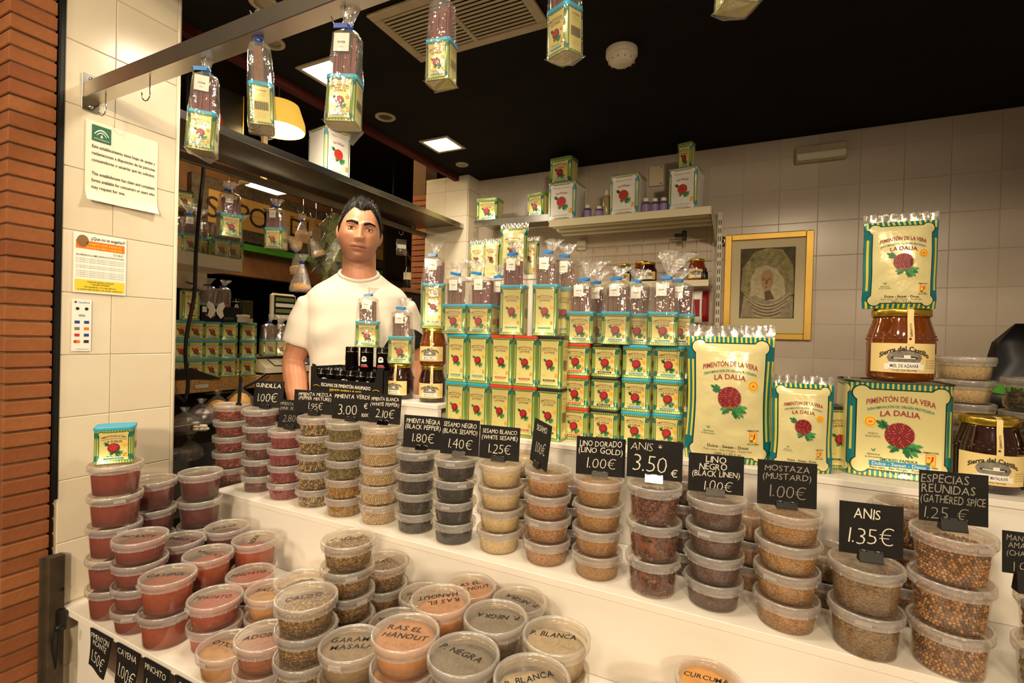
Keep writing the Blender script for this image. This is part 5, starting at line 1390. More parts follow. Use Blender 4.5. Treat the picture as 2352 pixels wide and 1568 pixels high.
# things on the shelves
def white_tin(loc, w_, h, d, rz, label, orange=False):
    t = thing('large_paprika_tin', label, 'tin', loc, rz, 'large white-fronted paprika tins')
    obj('body', tin_body(w_, d, h, .008, 'white_print'), t)
    mb = MB(); P = rrect(w_/2, d/2, .008); mb.loft([[(x*s_, y*s_, z) for x, y in P] for s_, z in ((1, h-.001), (1.012, h), (1.012, h+.002), (.97, h+.002), (.96, h-.003))], 'tin_metal', True, True, False); mb.build('rim', t)
    front_art(w_, h, 'blue', 1, -d/2, False, None, 'white').build('front_label', t)
    return t
def wh(px0, px1, py0, py1, Y):
    a = at(px0, (py0+py1)/2, Y=Y); b = at(px1, (py0+py1)/2, Y=Y); return (a.x+b.x)/2, (b.x-a.x)*.97, at((px0+px1)/2, py0, Y=Y).z-at((px0+px1)/2, py1, Y=Y).z
for k, (b4, lab) in enumerate([((1258, 1324, 410, 500), 'large white-fronted tin with a short tin on top, left on the cream shelf'), ((1401, 1470, 392, 488), 'large white-fronted tin between the two groups of bottles'), ((1538, 1608, 372, 472), 'large white-fronted tin at the right end of the cream shelf')]):
    Y = 2.245; x, w_, h = wh(*b4, Y); wt = white_tin((x, Y+.07, sz2+.0003), w_, h*.98, .135, R((-3, -5, -8)[k]), lab)
    if k == 0: tx, th_ = x, h
    if k == 2: tx2, th2 = x, h
def tin_scaled(px0, px1, py0, py1, Y, z, rz, label, w2=None):
    x, w_, h = wh(px0, px1, py0, py1, Y); b, l, f, s_ = tin_meshes('small', 'blue'); w0, d0, h0 = TS['small']
    t = thing('paprika_tin', label, 'tin', (x, Y+.05, z+.0003), rz, 'green paprika tins on the shelves')
    o = obj('body', b, t); o.scale = (w_/w0, w_/w0, h/h0)
    o = obj('front_label', f, t); o.scale = (w_/w0, w_/w0, h/h0)
    mb = MB(); P = rrect(w_/2, d0*w_/w0/2, .008*w_/w0); mb.loft([[(x_*s2, y_*s2, z_) for x_, y_ in P] for s2, z_ in ((1, h*.95), (1.01, h*.955), (1.01, h), (.97, h+.001))], 'tin_green', True, True, False); mb.build('lid', t)
plain('tin_green', '#86a05c', 0.35)
tin_scaled(1261, 1315, 348, 410, 2.275, sz2+.0003+th_*.98+.003, R(-6), 'green paprika tin stacked on the left large white tin')
tin_scaled(1555, 1592, 305, 370, 2.275, sz2+.0003+th2*.98+.003, R(-14), 'narrow green paprika tin stacked on the right large white tin')
tin_scaled(1092, 1140, 445, 498, 2.33, zss, R(6), 'green paprika tin alone at the left end of the steel shelf')
tin_scaled(1208, 1252, 430, 486, 2.33, zss, R(-12), 'green paprika tin on the steel shelf beside the large white tin')
BOT = [(1346, 461, 497, 'purple_liquid', 'small purple bottle nearest the left large tin'), (1373, 463, 494, 'purple_liquid', 'small purple bottle beside the spray bottle'), (1481, 446, 486, 'purple_liquid', 'left small purple bottle right of the middle large tin'), (1502, 445, 483, 'purple_liquid', 'middle small purple bottle of the right group'), (1522, 443, 481, 'purple_liquid', 'right small purple bottle next to the right large tin')]
for px, y0_, y1_, m_, lab in BOT:
    p = at(px, y1_, Y=2.27); h = at(px, y0_, Y=2.27).z-p.z; r = .019
    t = thing('small_bottle', lab, 'bottle', (p.x, 2.29, sz2+.0003), 0, 'small purple bottles on the cream shelf')
    mb = MB(); mb.lathe([(r*.9, 0), (r, .003), (r, h*.72), (r*.9, h*.77), (r*.5, h*.8)], m_, 16, True, True); mb.build('body', t)
    mb = MB(); mb.lathe([(r*.62, h*.79), (r*.64, h*.8), (r*.64, h*.98), (r*.58, h)], 'white_plastic', 14, True, True); mb.build('cap', t)
    mb = MB(); mb.lathe([(r*1.01, h*.2), (r*1.01, h*.62)], 'print_purple', 16); mb.build('label_band', t)
p = at(1389, 494, Y=2.29); t = thing('spray_bottle', 'slim amber spray bottle with clear cap left of the middle large tin', 'bottle', (p.x, 2.31, sz2+.0003)); h = at(1389, 423, Y=2.29).z-p.z; r = .02
mb = MB(); mb.lathe([(r*.9, 0), (r, .003), (r, h*.7), (r*.8, h*.76), (r*.55, h*.79)], 'amber_spray', 16, True, True); mb.build('body', t)
mb = MB(); mb.lathe([(r*.5, h*.79), (r*.5, h*.9), (r*.4, h)], 'white_plastic', 14, True, True); mb.build('nozzle', t)
mb = MB(); mb.lathe([(r*.62, h*.79), (r*.62, h*.96), (r*.55, h)], 'acetate', 14, False, True); mb.build('cap', t)
# pouches on the middle back (standing below the steel shelf)
for k, (x0_, x1_, y0_, y1_, lab) in enumerate([(1150, 1212, 513, 640, 'tall foil pouch standing behind the gift packs under the steel shelf'), (1080, 1118, 552, 640, 'small foil pouch behind the gift packs, left of a pair'), (1112, 1150, 548, 640, 'small foil pouch behind the gift packs, right of a pair'), (1196, 1238, 545, 640, 'small foil pouch behind the tall one')]):
    Y = 2.18+.05*(k == 3); x, w_, h = wh(x0_, x1_, y0_, y1_, Y); p = at((x0_+x1_)/2, y1_, Y=Y)
    pouch((x, Y, p.z), R(8), w_, h, .04, '250 g / 7,3 oz', lab, 5+k, 'foil pouches standing at the back')
zb = at(1150, 640, Y=2.18).z
mb = MB(); x0_, x1_ = at(1060, 640, Y=2.1).x, at(1300, 640, Y=2.1).x
t = thing('back_cabinet', 'white cabinet against the back wall carrying foil pouches', 'cabinet', ((x0_+x1_)/2, 2.28, 0))
mb = MB(); mb.box((0, 0, zb/2-.01), (x1_-x0_, .38, zb-.02), 'laminate', .002); mb.build('body', t)
mb = MB(); mb.box((0, 0, zb-.01), (x1_-x0_+.01, .40, .019), 'laminate', .002); mb.build('top', t)
# junction box, black clip, chrome knob, cover plate
p = at(1336, 563, Y=2.51); t = thing('junction_box', 'small cream junction box on the tiles above the wire grid', 'junction box', (p.x, 2.515, p.z))
mb = MB(); mb.box((0, 0, 0), (.045, .03, .05), 'offwhite_paint', .003); mb.build('body', t); mb = MB(); mb.box((0, -.0155, -.012), (.04, .002, .004), 'vent_metal'); mb.build('seam', t)
p = at(1562, 540, Y=2.45); t = thing('clamp_bracket', 'black metal bracket under the cream shelf', 'bracket', (p.x, 2.45, p.z))
mb = MB(); mb.box((0, 0, 0), (.05, .02, .014), 'black_metal', .002); mb.build('arm', t); mb = MB(); mb.box((.02, 0, -.004), (.018, .03, .045), 'black_metal', .002); mb.build('plate', t)
p = at(1657, 552, Y=2.5); t = thing('door_stop', 'round chrome knob beside the gilt frame', 'knob', (p.x, 2.527, p.z), 0)
t.rotation_euler = (PI/2, 0, 0)
mb = MB(); mb.lathe([(.024, 0), (.024, .006), (.018, .012), (.012, .012)], 'chrome', 24, True, True); mb.build('rosette', t); mb = MB(); mb.ball((0, 0, .018), (.011, .011, .009), 'black_plastic', 14, 10); mb.build('knob', t)
p = at(1507, 408, Y=2.52); t = thing('cover_plate', 'beige cover plate screwed to the tiles between two large tins', 'cover plate', (p.x, 2.524, p.z+.01))
mb = MB(); mb.box((0, 0, 0), (.07, .006, .10), 'mat_board', .002); mb.build('plate', t)
for z in (-.04, .04):
    mb = MB(); mb.lathe([(0, 0), (.003, 0), (.003, .002), (0, .002)], 'black_metal', 8); mb.build('screw', t, (.024, -.003, z), (PI/2, 0, 0))
# gilt picture frame with a generic veiled head
a = at(1666, 540, Y=2.505); b = at(1863, 782, Y=2.505)
pw, phh = b.x-a.x, a.z-b.z
t = thing('picture_frame', 'gilt frame with a cream mat and a sepia picture of a veiled woman', 'picture', ((a.x+b.x)/2, 2.522, b.z), 0); t.rotation_euler = (R(1.5), 0, 0)
fw = .030
for nm, c, d in (('frame_side', (-pw/2+fw/2, 0, phh/2), (fw, .02, phh)), ('frame_side', (pw/2-fw/2, 0, phh/2), (fw, .02, phh)), ('frame_rail', (0, 0, fw/2), (pw-2*fw, .02, fw)), ('frame_rail', (0, 0, phh-fw/2), (pw-2*fw, .02, fw))):
    mb = MB(); mb.box(c, d, 'gold', .004); mb.build(nm, t)
mb = MB(); mb.box((0, .003, phh/2), (pw-2*fw, .006, phh-2*fw), 'mat_board'); mb.build('mat', t)
plain('pic_dark', '#564a30', 0.8, var=0.5, vscale=30); plain('pic_gold', '#9a8c60', 0.8, var=0.55, vscale=45); plain('pic_veil', '#c4b598', 0.8, var=0.25, vscale=60); plain('pic_skin', '#b98f6c', 0.8, var=0.1, vscale=20); plain('pic_shade', '#6d5238', 0.8); plain('pic_robe', '#a2917a', 0.8, var=0.3, vscale=40)
iw, ih = pw*.62, phh*.66; zc_ = phh*.53; F = lambda e: (lambda x, z: (x*iw/2, -.0005-e*.0003, zc_+z*ih/2))
mb = MB(); mb.poly(rect2(-1, 1, -1, 1), 'pic_dark', F(0))
mb.poly([(-.95, -.2), (-.9, .45), (-.5, .88), (.0, 1), (.55, .92), (.92, .5), (.98, -.3), (.6, -.5), (-.6, -.5)], 'pic_gold', F(1))
mb.poly([(-.55, -.35), (-.62, .1), (-.4, .42), (-.05, .52), (.35, .4), (.62, .1), (.7, -.4), (.3, -.55)], 'pic_veil', F(2))
mb.poly([(-.2, -.02), (-.23, .22), (-.1, .36), (.08, .38), (.22, .26), (.24, .02), (.12, -.2), (.0, -.26), (-.12, -.18)], 'pic_skin', F(3))
mb.poly([(-.08, -.24), (.12, -.2), (.3, -.45), (-.05, -.5)], 'pic_shade', F(3))
for x in (-.12, .1): mb.poly(disc2(x, .1, .045, 10, .022), 'pic_shade', F(4))
mb.poly([(-.03, .1), (.03, .1), (.02, -.04), (-.05, -.04)], 'pic_shade', F(4)); mb.poly(disc2(-.02, -.11, .05, 10, .018), 'ink_red', F(4))
for x in (-.12, .1): mb_arc(mb, F(4), x, .16, .07, .02, .012, 'pic_dark', 5)
mb.poly([(-.95, -.98), (-.85, -.35), (-.5, -.28), (-.1, -.5), (.35, -.5), (.7, -.3), (.95, -.4), (.95, -.98)], 'pic_robe', F(4.5))
for i in range(9):
    z = -.62-.045*i; mb_arc(mb, F(5+i*.3), .02+.02*(i % 3), z, .86-.05*i, -.36+.035*i, .026, ('pic_veil', 'pic_shade')[i % 2], 14)
for s_ in (-1, 1): mb.poly([(s_*.3, .35), (s_*.55, .1), (s_*.62, -.4), (s_*.35, -.3), (s_*.26, .05)], 'pic_veil', F(5))
mb.build('picture', t)
mb = MB(); mb.poly(rect2(-pw/2+fw, pw/2-fw, fw, phh-fw), 'glass', front(-.0045)); mb.build('glazing', t)
# emergency light
a = at(1829, 336, Y=2.5); b = at(1946, 362, Y=2.5)
t = thing('emergency_light', 'unlit beige emergency light high on the tiled wall', 'wall light', ((a.x+b.x)/2, 2.53, a.z-.036))
ew = b.x-a.x
mb = MB(); mb.box((0, -.012, 0), (ew, .024, .074), 'vent_metal', .004); mb.build('housing', t)
mb = MB(); mb.box((0, -.03, -.014), (ew*.96, .018, .034), 'offwhite_paint', .006); mb.build('diffuser', t)
mb = MB(); mb.ball((ew*.24, -.025, .022), .003, 'print_yellow'); mb.build('indicator', t)
# black shopping bag at the right edge
p = at(2330, 830, Y=1.75); t = thing('black_bag', 'crumpled black plastic bag with green print at the right edge', 'bag', (p.x+.06, 1.75, H0-.20))
mb = MB(); rnd = random.Random(3); rings = []
for z, rx, ry in ((0, .16, .09), (.03, .185, .11), (.1, .17, .10), (.17, .11, .07), (.22, .05, .04), (.27, .012, .012)):
    rings.append([(rx*math.cos(2*PI*j/18)*(1+.14*rnd.uniform(-1, 1))-(.05 if z > .2 else 0), ry*math.sin(2*PI*j/18)*(1+.14*rnd.uniform(-1, 1)), z) for j in range(18)])
mb.loft(rings, 'black_plastic', True, True, True); mb.build('bag', t)
mb = MB(); bagf = lambda x, z: (x, -.112*math.sqrt(max(.05, 1-(x/.19)**2))-.012, z)
put_text(mb, 'UECA', 'wood', bagf, -.06, .07, .032, .13, .01, 0, -.05); put_text(mb, 'ILON', 'wood', bagf, -.05, .032, .03, .11, .01, 0, -.05)
mb.build('lettering', t); mb = MB(); [mb.poly(rect2(-.14+.02*i, -.12+.02*i, .098, .122), 'green_paint', lambda x, z: (x, -.098*math.sqrt(max(.05, 1-(x/.175)**2))-.010, z+.012*math.sin(x*20))) for i in range(14)]; mb.build('stripe', t)
mb = MB(); x0_ = p.x-.2; t2 = thing('side_bench', 'white bench behind the counter at the right edge', 'bench', (p.x+.1, 1.78, 0)); mb.box((0, 0, (H0-.20)/2-.002), (.6, .30, H0-.20-.004), 'laminate', .002); mb.build('body', t2); mb = MB(); mb.box((0, -.152, .7), (.56, .003, .8), 'laminate_edge', .001); mb.build('door', t2)
# ------------------------------------------------------------------ notices on the tiled pillar
def notice(px0, px1, py0, py1, name, label, mat='paper'):
    a = at(px0, py0, X=XC+.002); b = at(px1, py1, X=XC+.002); ya, yb = a.y, b.y
    z1, z0 = (at(px0, py0, X=XC).z+at(px1, py0, X=XC).z)/2, (at(px0, py1, X=XC).z+at(px1, py1, X=XC).z)/2
    return ya, yb, z0, z1
def wallpaper_sheet(name, label, ya, yb, z0, z1, mat, curl=.0):
    t = thing(name, label, 'notice', (XC, (ya+yb)/2, z0), R(90))
    w_, h = yb-ya, z1-z0
    mb = MB(); n = 28
    f = lambda e: (lambda x, z: (x, -.0032-e-curl*max(0, (.18-(z/h))/.18)**2*(.4+.6*abs(math.sin(2.2*x/w_))) - curl*.6*max(0, abs(x/w_)-.42)*8*max(0, .3-z/h), z))
    for e, s_ in ((0, 1), (-.0005, -1)):
        vs = [f(e)(-w_/2+w_*i/n, h*j/n) for j in range(n+1) for i in range(n+1)]
        mb.add(vs, [(j*(n+1)+i, j*(n+1)+i+1, (j+1)*(n+1)+i+1, (j+1)*(n+1)+i)[::s_] for j in range(n) for i in range(n)], mat, True)
    return t, mb.build('sheet', t), w_, h, f
def ctr(px, py): q = at(px, py, X=XC); return q
A_ = ctr(196, 275); B_ = ctr(358, 500); A2 = ctr(358, 310)
ya, yb = A_.y, B_.y; z1 = ctr(196, 272).z; z0 = ctr(196, 458).z
t, sh, w_, h, f = wallpaper_sheet('complaints_notice', 'yellowed paper notice about complaint forms with a green emblem', ya, yb, z0, z1, 'paper', .012)
mb = MB(); F = f(.0008); F2 = f(.0012)
ex, ez = -w_*.30, h*.86; es = w_*.125
mb.poly(rect2(ex-es, ex+es, ez-es, ez+es*.95), 'print_green', F)
mb_arc(mb, F2, ex, ez+es*.45, es*.75, es*.6, es*.16, 'print_white'); mb_arc(mb, F2, ex, ez+es*.15, es*.5, es*.4, es*.12, 'print_white')
mb.poly([(ex-es*.15, ez-es*.45), (ex+es*.15, ez-es*.45), (ex, ez-es*.05)], 'print_white', F2); put_text(mb, 'JUNTA DE ANDALUCIA', 'print_white', F2, ex, ez-es*.68, es*.17, es*1.6, res=1)
for i, s_ in enumerate(['Este establecimiento tiene hojas de quejas y', 'reclamaciones a disposición de las personas', 'consumidoras o usuarias que las soliciten.', '', 'This establishment has claim and complaint', 'forms available for consumers or users who', 'may request for one.']):
    if s_: put_text(mb, s_, 'ink_dark', F, -w_*.42, h*(.69-.085*i), w_*.05, w_*(.88 if len(s_) > 25 else .45), .012, align='l', res=2)
mb.build('print', t if False else sh)
A_ = ctr(168, 532); B_ = ctr(287, 675)
t, sh, w_, h, f = wallpaper_sheet('honey_notice', 'small white notice about honey with a yellow box and honey jar picture', A_.y, B_.y, ctr(168, 670).z, ctr(168, 530).z, 'paper_white', 0)
mb = MB(); F = f(.0004); F2 = f(.0008)
put_text(mb, '¡¡Que no te engañen!!', 'ink_dark', F, w_*.14, h*.925, w_*.07, w_*.66, .015, res=2)
mb.poly(rect2(-w_*.46, w_*.46, h*.735, h*.87), 'seal_orange', F); mb.poly(disc2(-w_*.34, h*.86, w_*.11, 14, h*.1), 'wood', F2)
for i in range(2): put_text(mb, 'Compra miel española', 'seal_yellow', F2, w_*.06, h*(.83-.055*i), w_*.055, w_*.72, .015, res=1)
put_text(mb, 'COAG', 'print_green', F, w_*.33, h*.69, w_*.05, w_*.2, .01, res=1)
put_text(mb, 'EN DEFENSA DE LA MIEL ESPAÑOLA DE PRODUCTOR/A', 'ink_dark', F, 0, h*.63, w_*.038, w_*.9, .01, res=1)
for i in range(11):
    if i in (3, 6): continue
    put_text(mb, 'Los apicultores españoles denunciamos el etiquetado de la miel', 'ink_grey', F, 0, h*(.575-.03*i), w_*.026, w_*.9, 0, res=1)
mb.poly(rect2(-w_*.47, w_*.47, h*.03, h*.22), 'print_yellow', F)
for i, s_ in enumerate(['Compra miel etiquetada con la leyenda', '"ORIGEN ESPAÑA"', 'Así ayudarás a los apicultores', 'y a la biodiversidad y al medio ambiente']): put_text(mb, s_, 'ink_dark', F2, 0, h*(.19-.043*i), w_*.04, w_*(.5, .36, .6, .84)[i], .006, res=1)
mb.build('print', sh)
A_ = ctr(164, 687); B_ = ctr(207, 807)
t, sh, w_, h, f = wallpaper_sheet('card_sticker', 'narrow white sticker with payment card logos on the tiles', A_.y, B_.y, ctr(164, 806).z, ctr(164, 686).z, 'paper_white', 0)
mb = MB(); F = f(.0004); F2 = f(.0008)
put_text(mb, 'CaixaBank', 'print_navy', F, w_*.1, h*.945, w_*.12, w_*.62, res=1); mb.poly(disc2(-w_*.32, h*.945, w_*.07, 6), 'print_navy', F)
mb.poly(disc2(-w_*.22, h*.82, w_*.1, 8), 'ink_dark', F); mb.poly(disc2(w_*.24, h*.82, w_*.1, 12), 'ink_dark', F); put_text(mb, 'VISA', 'print_navy', F, 0, h*.69, w_*.13, w_*.36, .02, res=1)
for i, (a_, b_) in enumerate((('print_navy', 'print_navy'), ('ink_grey', 'seal_orange'), ('print_red', 'print_navy'), ('print_red', 'ink_dark'))):
    z = h*(.56-.125*i); mb.poly(rect2(-w_*.36, -w_*.1, z-w_*.09, z+w_*.09), a_, F) if i != 3 else mb.poly(disc2(-w_*.3, z, w_*.1, 12), a_, F)
    mb.poly(rect2(w_*.12, w_*.38, z-w_*.09, z+w_*.09), b_, F)
    if i == 3: mb.poly(disc2(-w_*.17, z, w_*.1, 12), 'seal_orange', F2)
put_text(mb, 'CaixaBankPayment', 'print_navy', F, w_*.05, h*.04, w_*.07, w_*.7, res=1); mb.build('print', sh)
# ------------------------------------------------------------------ side opening: long steel shelf, hook bar
XS = -1.53
t = thing('long_steel_shelf', 'long stainless steel shelf over the side opening behind the man', 'shelf', (0, 0, 0))
zs = H0+.642; YL0, YL1 = .80, 2.405
mb = MB(); mb.box((XS-.16, (YL0+YL1)/2, zs-.003), (.32, YL1-YL0, .006), 'steel_dull', .001); mb.build('plate', t)
mb = MB(); mb.box((XS-.001, (YL0+YL1)/2, zs-.012), (.004, YL1-YL0, .026), 'steel', .001); mb.build('front_lip', t)
mb = MB(); mb.box((XS-.319, (YL0+YL1)/2, zs+.012), (.004, YL1-YL0, .03), 'steel_dull', .001); mb.build('rear_lip', t)
XBAR = -1.80; zbar = H0+.325*1.80
t = thing('hook_bar', 'flat steel bar with hooks hanging under the long shelf', 'bar', (0, 0, 0))
mb = MB(); mb.box((XBAR, 1.62, zbar+.012), (.02, 1.62, .026), 'steel_dull', .001); mb.build('bar', t)
for y in (.9, 2.3):
    mb = MB(); mb.box((XBAR-.002, y, (zbar+zs)/2+.01), (.012, .02, zs-zbar-.03), 'steel_dull', .001); mb.build('strap', t)
def bar_hook(px, py, label, L=.07):
    p = at(px, py, X=XBAR+.012); return p, hook((XBAR+.012, p.y, zbar), R(60), label, L, 'wire hooks on the rear bar')
_, _ = bar_hook(727, 460, 'empty wire hook between the nut bags and the leaf bag', .11)
p, _ = bar_hook(528, 405, 'wire hook of the pack hanging nearest the sign letter S'); gift((XBAR+.014, p.y, zbar-.065-.175), R(70), 'small', 'gift pack hanging on the rear bar nearest the pillar', True, 'tie_navy', .03, .022, 0, 'gift packs hanging on the rear bar', seed=1)
p, _ = bar_hook(636, 435, 'wire hook of the pack hanging over the sign'); gift((XBAR+.014, p.y, zbar-.075-.175), R(25), 'small', 'gift pack hanging on the rear bar before the cream sign', True, 'tie_navy', .028, .02, 0, 'gift packs hanging on the rear bar', seed=0)
# bunch of nut bags
def nut_bag(loc, s_, tilt, label):
    t = thing('nut_bag', label, 'bag', loc, random.uniform(0, 6), 'small bags of nuts hanging in a bunch'); t.rotation_euler = (tilt[0], tilt[1], random.uniform(0, 6))
    mb = MB(); rnd = random.Random(int(loc[2]*997)); n = 14
    mb.loft([[(rx*math.cos(2*PI*j/n)*(1+.12*rnd.uniform(-1, 1))*s_, rx*.8*math.sin(2*PI*j/n)*(1+.12*rnd.uniform(-1, 1))*s_, z*s_) for j in range(n)] for rx, z in ((.046, -.132), (.05, -.12), (.042, -.09), (.028, -.05), (.008, -.004), (.007, .002), (.02, .02), (.03, .038))], 'nut_film', True, False, False); mb.build('film', t)
    mb = MB(); mb.lathe([(.036*s_, -.129*s_), (.044*s_, -.118*s_), (.04*s_, -.098*s_), (.001, -.09*s_)], 'nut', 14, True); c = mb.build('contents', t); c['kind'] = 'stuff'
    mb = MB(); mb.lathe([(.009*s_, -.006*s_), (.0105*s_, 0), (.009*s_, .006*s_)], 'tie_navy', 10, True, True); mb.build('tie', t)
p, _ = bar_hook(698, 440, 'long wire hook carrying the nut bags', .10)
for k, (px, py, s_, ti, lab) in enumerate([(694, 507, .72, (.0, -.5), 'top nut bag of the hanging bunch, leaning right'), (658, 540, .62, (.3, 1.1), 'nut bag of the bunch sticking out to the left'), (714, 545, .66, (-.2, -.4), 'nut bag in the middle right of the bunch'), (680, 580, .7, (.1, .5), 'nut bag in the middle left of the bunch'), (694, 603, .95, (0, .03), 'lowest and largest nut bag of the bunch')]):
    q = at(px, py, X=XBAR+.012+.012*k); nut_bag((q.x, q.y, q.z), s_, ti, lab)
# bay leaves in film
p, _ = bar_hook(763, 462, 'wire hook of the leaf bag'); q0 = at(763, 490, X=XBAR); q1 = at(760, 632, X=XBAR)
t = thing('leaf_bag', 'large clear bag of dried bay leaves hanging left of the man', 'bag', (XBAR+.012, q0.y, q0.z), R(45))
hh = q0.z-q1.z; rnd = random.Random(9)
mb = MB(); n = 16
prof = [(.07, -hh), (.11, -hh*.85), (.105, -hh*.5), (.07, -hh*.25), (.02, -.012), (.016, 0)]
mb.loft([[(r_*math.cos(2*PI*j/n)*(1+.15*rnd.uniform(-1, 1)), r_*.55*math.sin(2*PI*j/n)*(1+.15*rnd.uniform(-1, 1)), z) for j in range(n)] for r_, z in prof], 'bag_film', True, False, False); mb.build('film', t)
lm = MB(); lm.add([(0, -.002, -.035), (.011, .001, -.012), (.012, .002, .008), (0, .004, .036), (-.012, .002, .008), (-.011, .001, -.012), (0, -.003, 0)], [(0, 1, 6), (1, 2, 6), (2, 3, 6), (3, 4, 6), (4, 5, 6), (5, 0, 6)], 'bay_leaf', True); LM = to_mesh(lm, 'leaf')
for i in range(150):
    v = rnd.uniform(.12, .97); r_ = .09*min(1, v*1.6)*(.55 if v > .95 else 1); a = rnd.uniform(0, 6.28)
    o = obj('leaf', LM, t, (r_*.8*math.cos(a), r_*.42*math.sin(a), -hh*v), (rnd.uniform(-.8, .8), rnd.uniform(-.9, .9), a+PI/2)); s_ = rnd.uniform(.9, 1.5); o.scale = (s_, s_, s_)
# sachet right of the man
p, _ = bar_hook(926, 530, 'wire hook of the small sachet', .03); q = at(922, 568, X=XBAR+.01)
t = thing('spice_sachet', 'small clear sachet hanging right of the man', 'sachet', (q.x, q.y, q.z), R(50))
mb = MB(); mb.loft([[(-.028, -.002, -.045), (.028, -.002, -.045), (.028, .002, -.045), (-.028, .002, -.045)], [(-.028, -.006, -.02), (.028, -.006, -.02), (.028, .006, -.02), (-.028, .006, -.02)], [(-.028, -.001, .045), (.028, -.001, .045), (.028, .001, .045), (-.028, .001, .045)]], 'bag_film'); mb.build('film', t)
mb = MB(); mb.box((0, -.007, .004), (.048, .001, .022), 'paper_white'); mb.build('label_strip', t); mb = MB(); mb.box((0, 0, -.03), (.048, .006, .02), 'brown_food', .002); c = mb.build('contents', t); c['kind'] = 'stuff'
# white tin box on the long shelf
q = at(770, 405, X=XS-.14); x, y = XS-.10, at(772, 398, X=XS-.10).y
hb = at(772, 308, X=XS-.10).z-zs
t = white_tin((XS-.12, y-.02, zs+.0005), .125, hb, .125, R(82), 'large white-fronted tin on the long steel shelf above the man')
# ------------------------------------------------------------------ side counter with tins and scale
XO = -2.2; zo = H0-.222
t = thing('side_counter', 'side counter with a chipboard edge carrying small tins and a scale', 'counter', (0, 0, 0))
mb = MB(); mb.box((XO-.26, 1.20, zo-.029), (.52, .86, .058), 'osb', .002); mb.build('chipboard_top', t)
mb = MB(); mb.box((XO-.26, 2.06, zo-.029), (.52, .86, .056), 'wood', .002); mb.build('wood_top', t)
mb = MB(); mb.box((XO-.30, 1.65, (zo-.06)/2), (.42, 1.6, zo-.06), 'hall_dark', .002); mb.build('base', t)
q = at(462, 890, X=XO); mb = MB(); mb.box((XO+.002, q.y, zo-.03), (.003, .06, .02), 'steel', .001); mb.build('joining_plate', t)
# tins
W_ = TS['small'][0]; ys = [at(px, 800, X=XO-.06).y for px in (415, 448, 486, 528, 574)]
ROWN = ['bottom', 'middle', 'top']
for r_ in range(3):
    for i in range(5):
        tin('small', 'blue', (XO-.075, ys[i], zo+.0003+r_*TS['small'][2]), R((78, 80, 78, 66, 58)[i]+random.uniform(-2, 2)), f'small side-counter tin, {ROWN[r_]} row, {["first","second","third","fourth","fifth"][i]} from the pillar', 'small tins stacked on the side counter')
ztop = zo+3*TS['small'][2]+.0006
def onside(px, py, dx=.08): return at(px, py, X=XO-dx)
q = onside(432, 740); tin('tall', 'black', (XO-.07, q.y, ztop), R(74), 'tall tin with black lid on the side-counter tins by the pillar')
q = onside(478, 735); t = thing('saffron_box', 'black cardboard box with a lilac flower on the side-counter tins', 'box', (XO-.055, q.y+.04, ztop), R(86))
mb = MB(); mb.box((0, 0, .035), (.19, .04, .07), 'card_black', .001); mb.build('carton', t)
mb = MB(); F = front(-.0206); [mb.poly(leaf2(-.055, .018, .028, .014, a), 'print_purple', F) for a in (.5, 1.2, 1.9, 2.6)]; put_text(mb, 'azafrán', 'ink_grey', F, .03, .018, .012, .08); mb.poly(rect2(-.09, -.07, .04, .065), 'paper_white', F); mb.build('print', t)
q = onside(480, 700); t = thing('butterfly_card', 'white butterfly-shaped cut-out before the black box', 'decoration', (XO-.028, q.y, ztop+.02), R(84))
for s_ in (-1, 1):
    mb = MB(); pts = [(0, .03), (s_*.012, .06), (s_*.034, .072), (s_*.04, .05), (s_*.03, .03), (s_*.036, .006), (s_*.022, -.008), (s_*.006, .012)]; n = len(pts)
    mb.loft([[(x, y_, z) for x, z in (pts if s_ > 0 else pts[::-1])] for y_ in (.0006, -.0006)], 'paper', True, True, False); mb.build('wing', t)
for k, (px, py, dx, lab, lid) in enumerate([(440, 700, .19, 'gift pack behind the tall black-lidded tin on the side counter', 'blue'), (478, 712, .17, 'gift pack behind the butterfly cut-out', 'blue'), (512, 705, .17, 'gift pack with a red-lidded tin behind the black box', 'red')]):
    q = onside(px, py, dx); gift((XO-dx, q.y, ztop), R(60), 'small', lab, False, 'tie_navy', .03, .016, .006*(k-1), 'gift packs on the side counter', lid, seed=k, tagged=False)
for i, px in enumerate((455, 500)):
    for r_ in range(3): q = onside(px, 800, .17); tin('small', 'blue', (XO-.165, q.y, zo+.0003+r_*TS['small'][2]), R(80), f'small tin in the second file of the side counter, {ROWN[r_]} row, {["left","right"][i]}', 'small tins in the second file', side=False)
q = onside(512, 800, .17)
q = onside(546, 735, .07); t = thing('round_tub', 'flat round white plastic container on the side-counter tins', 'container', (XO-.07, q.y, ztop)); mb = MB(); mb.lathe([(.046, 0), (.05, .002), (.05, .026), (.052, .027), (.052, .034), (.05, .036)], 'white_plastic', 24, True, True); mb.build('body', t); mb = MB(); mb.lathe([(.053, .026), (.053, .035), (.05, .037), (.001, .037)], 'offwhite_paint', 24); mb.build('lid', t)
can((XO-.075, q.y-.01, ztop+.0375), R(70), 'hi', 'black can on the flat white container'); q = onside(565, 705, .12)
t = thing('tall_carton', 'tall dark olive carton with a gold base behind the black can', 'box', (XO-.16, q.y+.03, ztop), R(70)); mb = MB(); mb.box((0, 0, .068), (.05, .05, .09), 'leafy', .001); mb.build('sleeve', t); mb = MB(); mb.box((0, 0, .012), (.052, .052, .023), 'gold', .001); mb.build('foot', t)
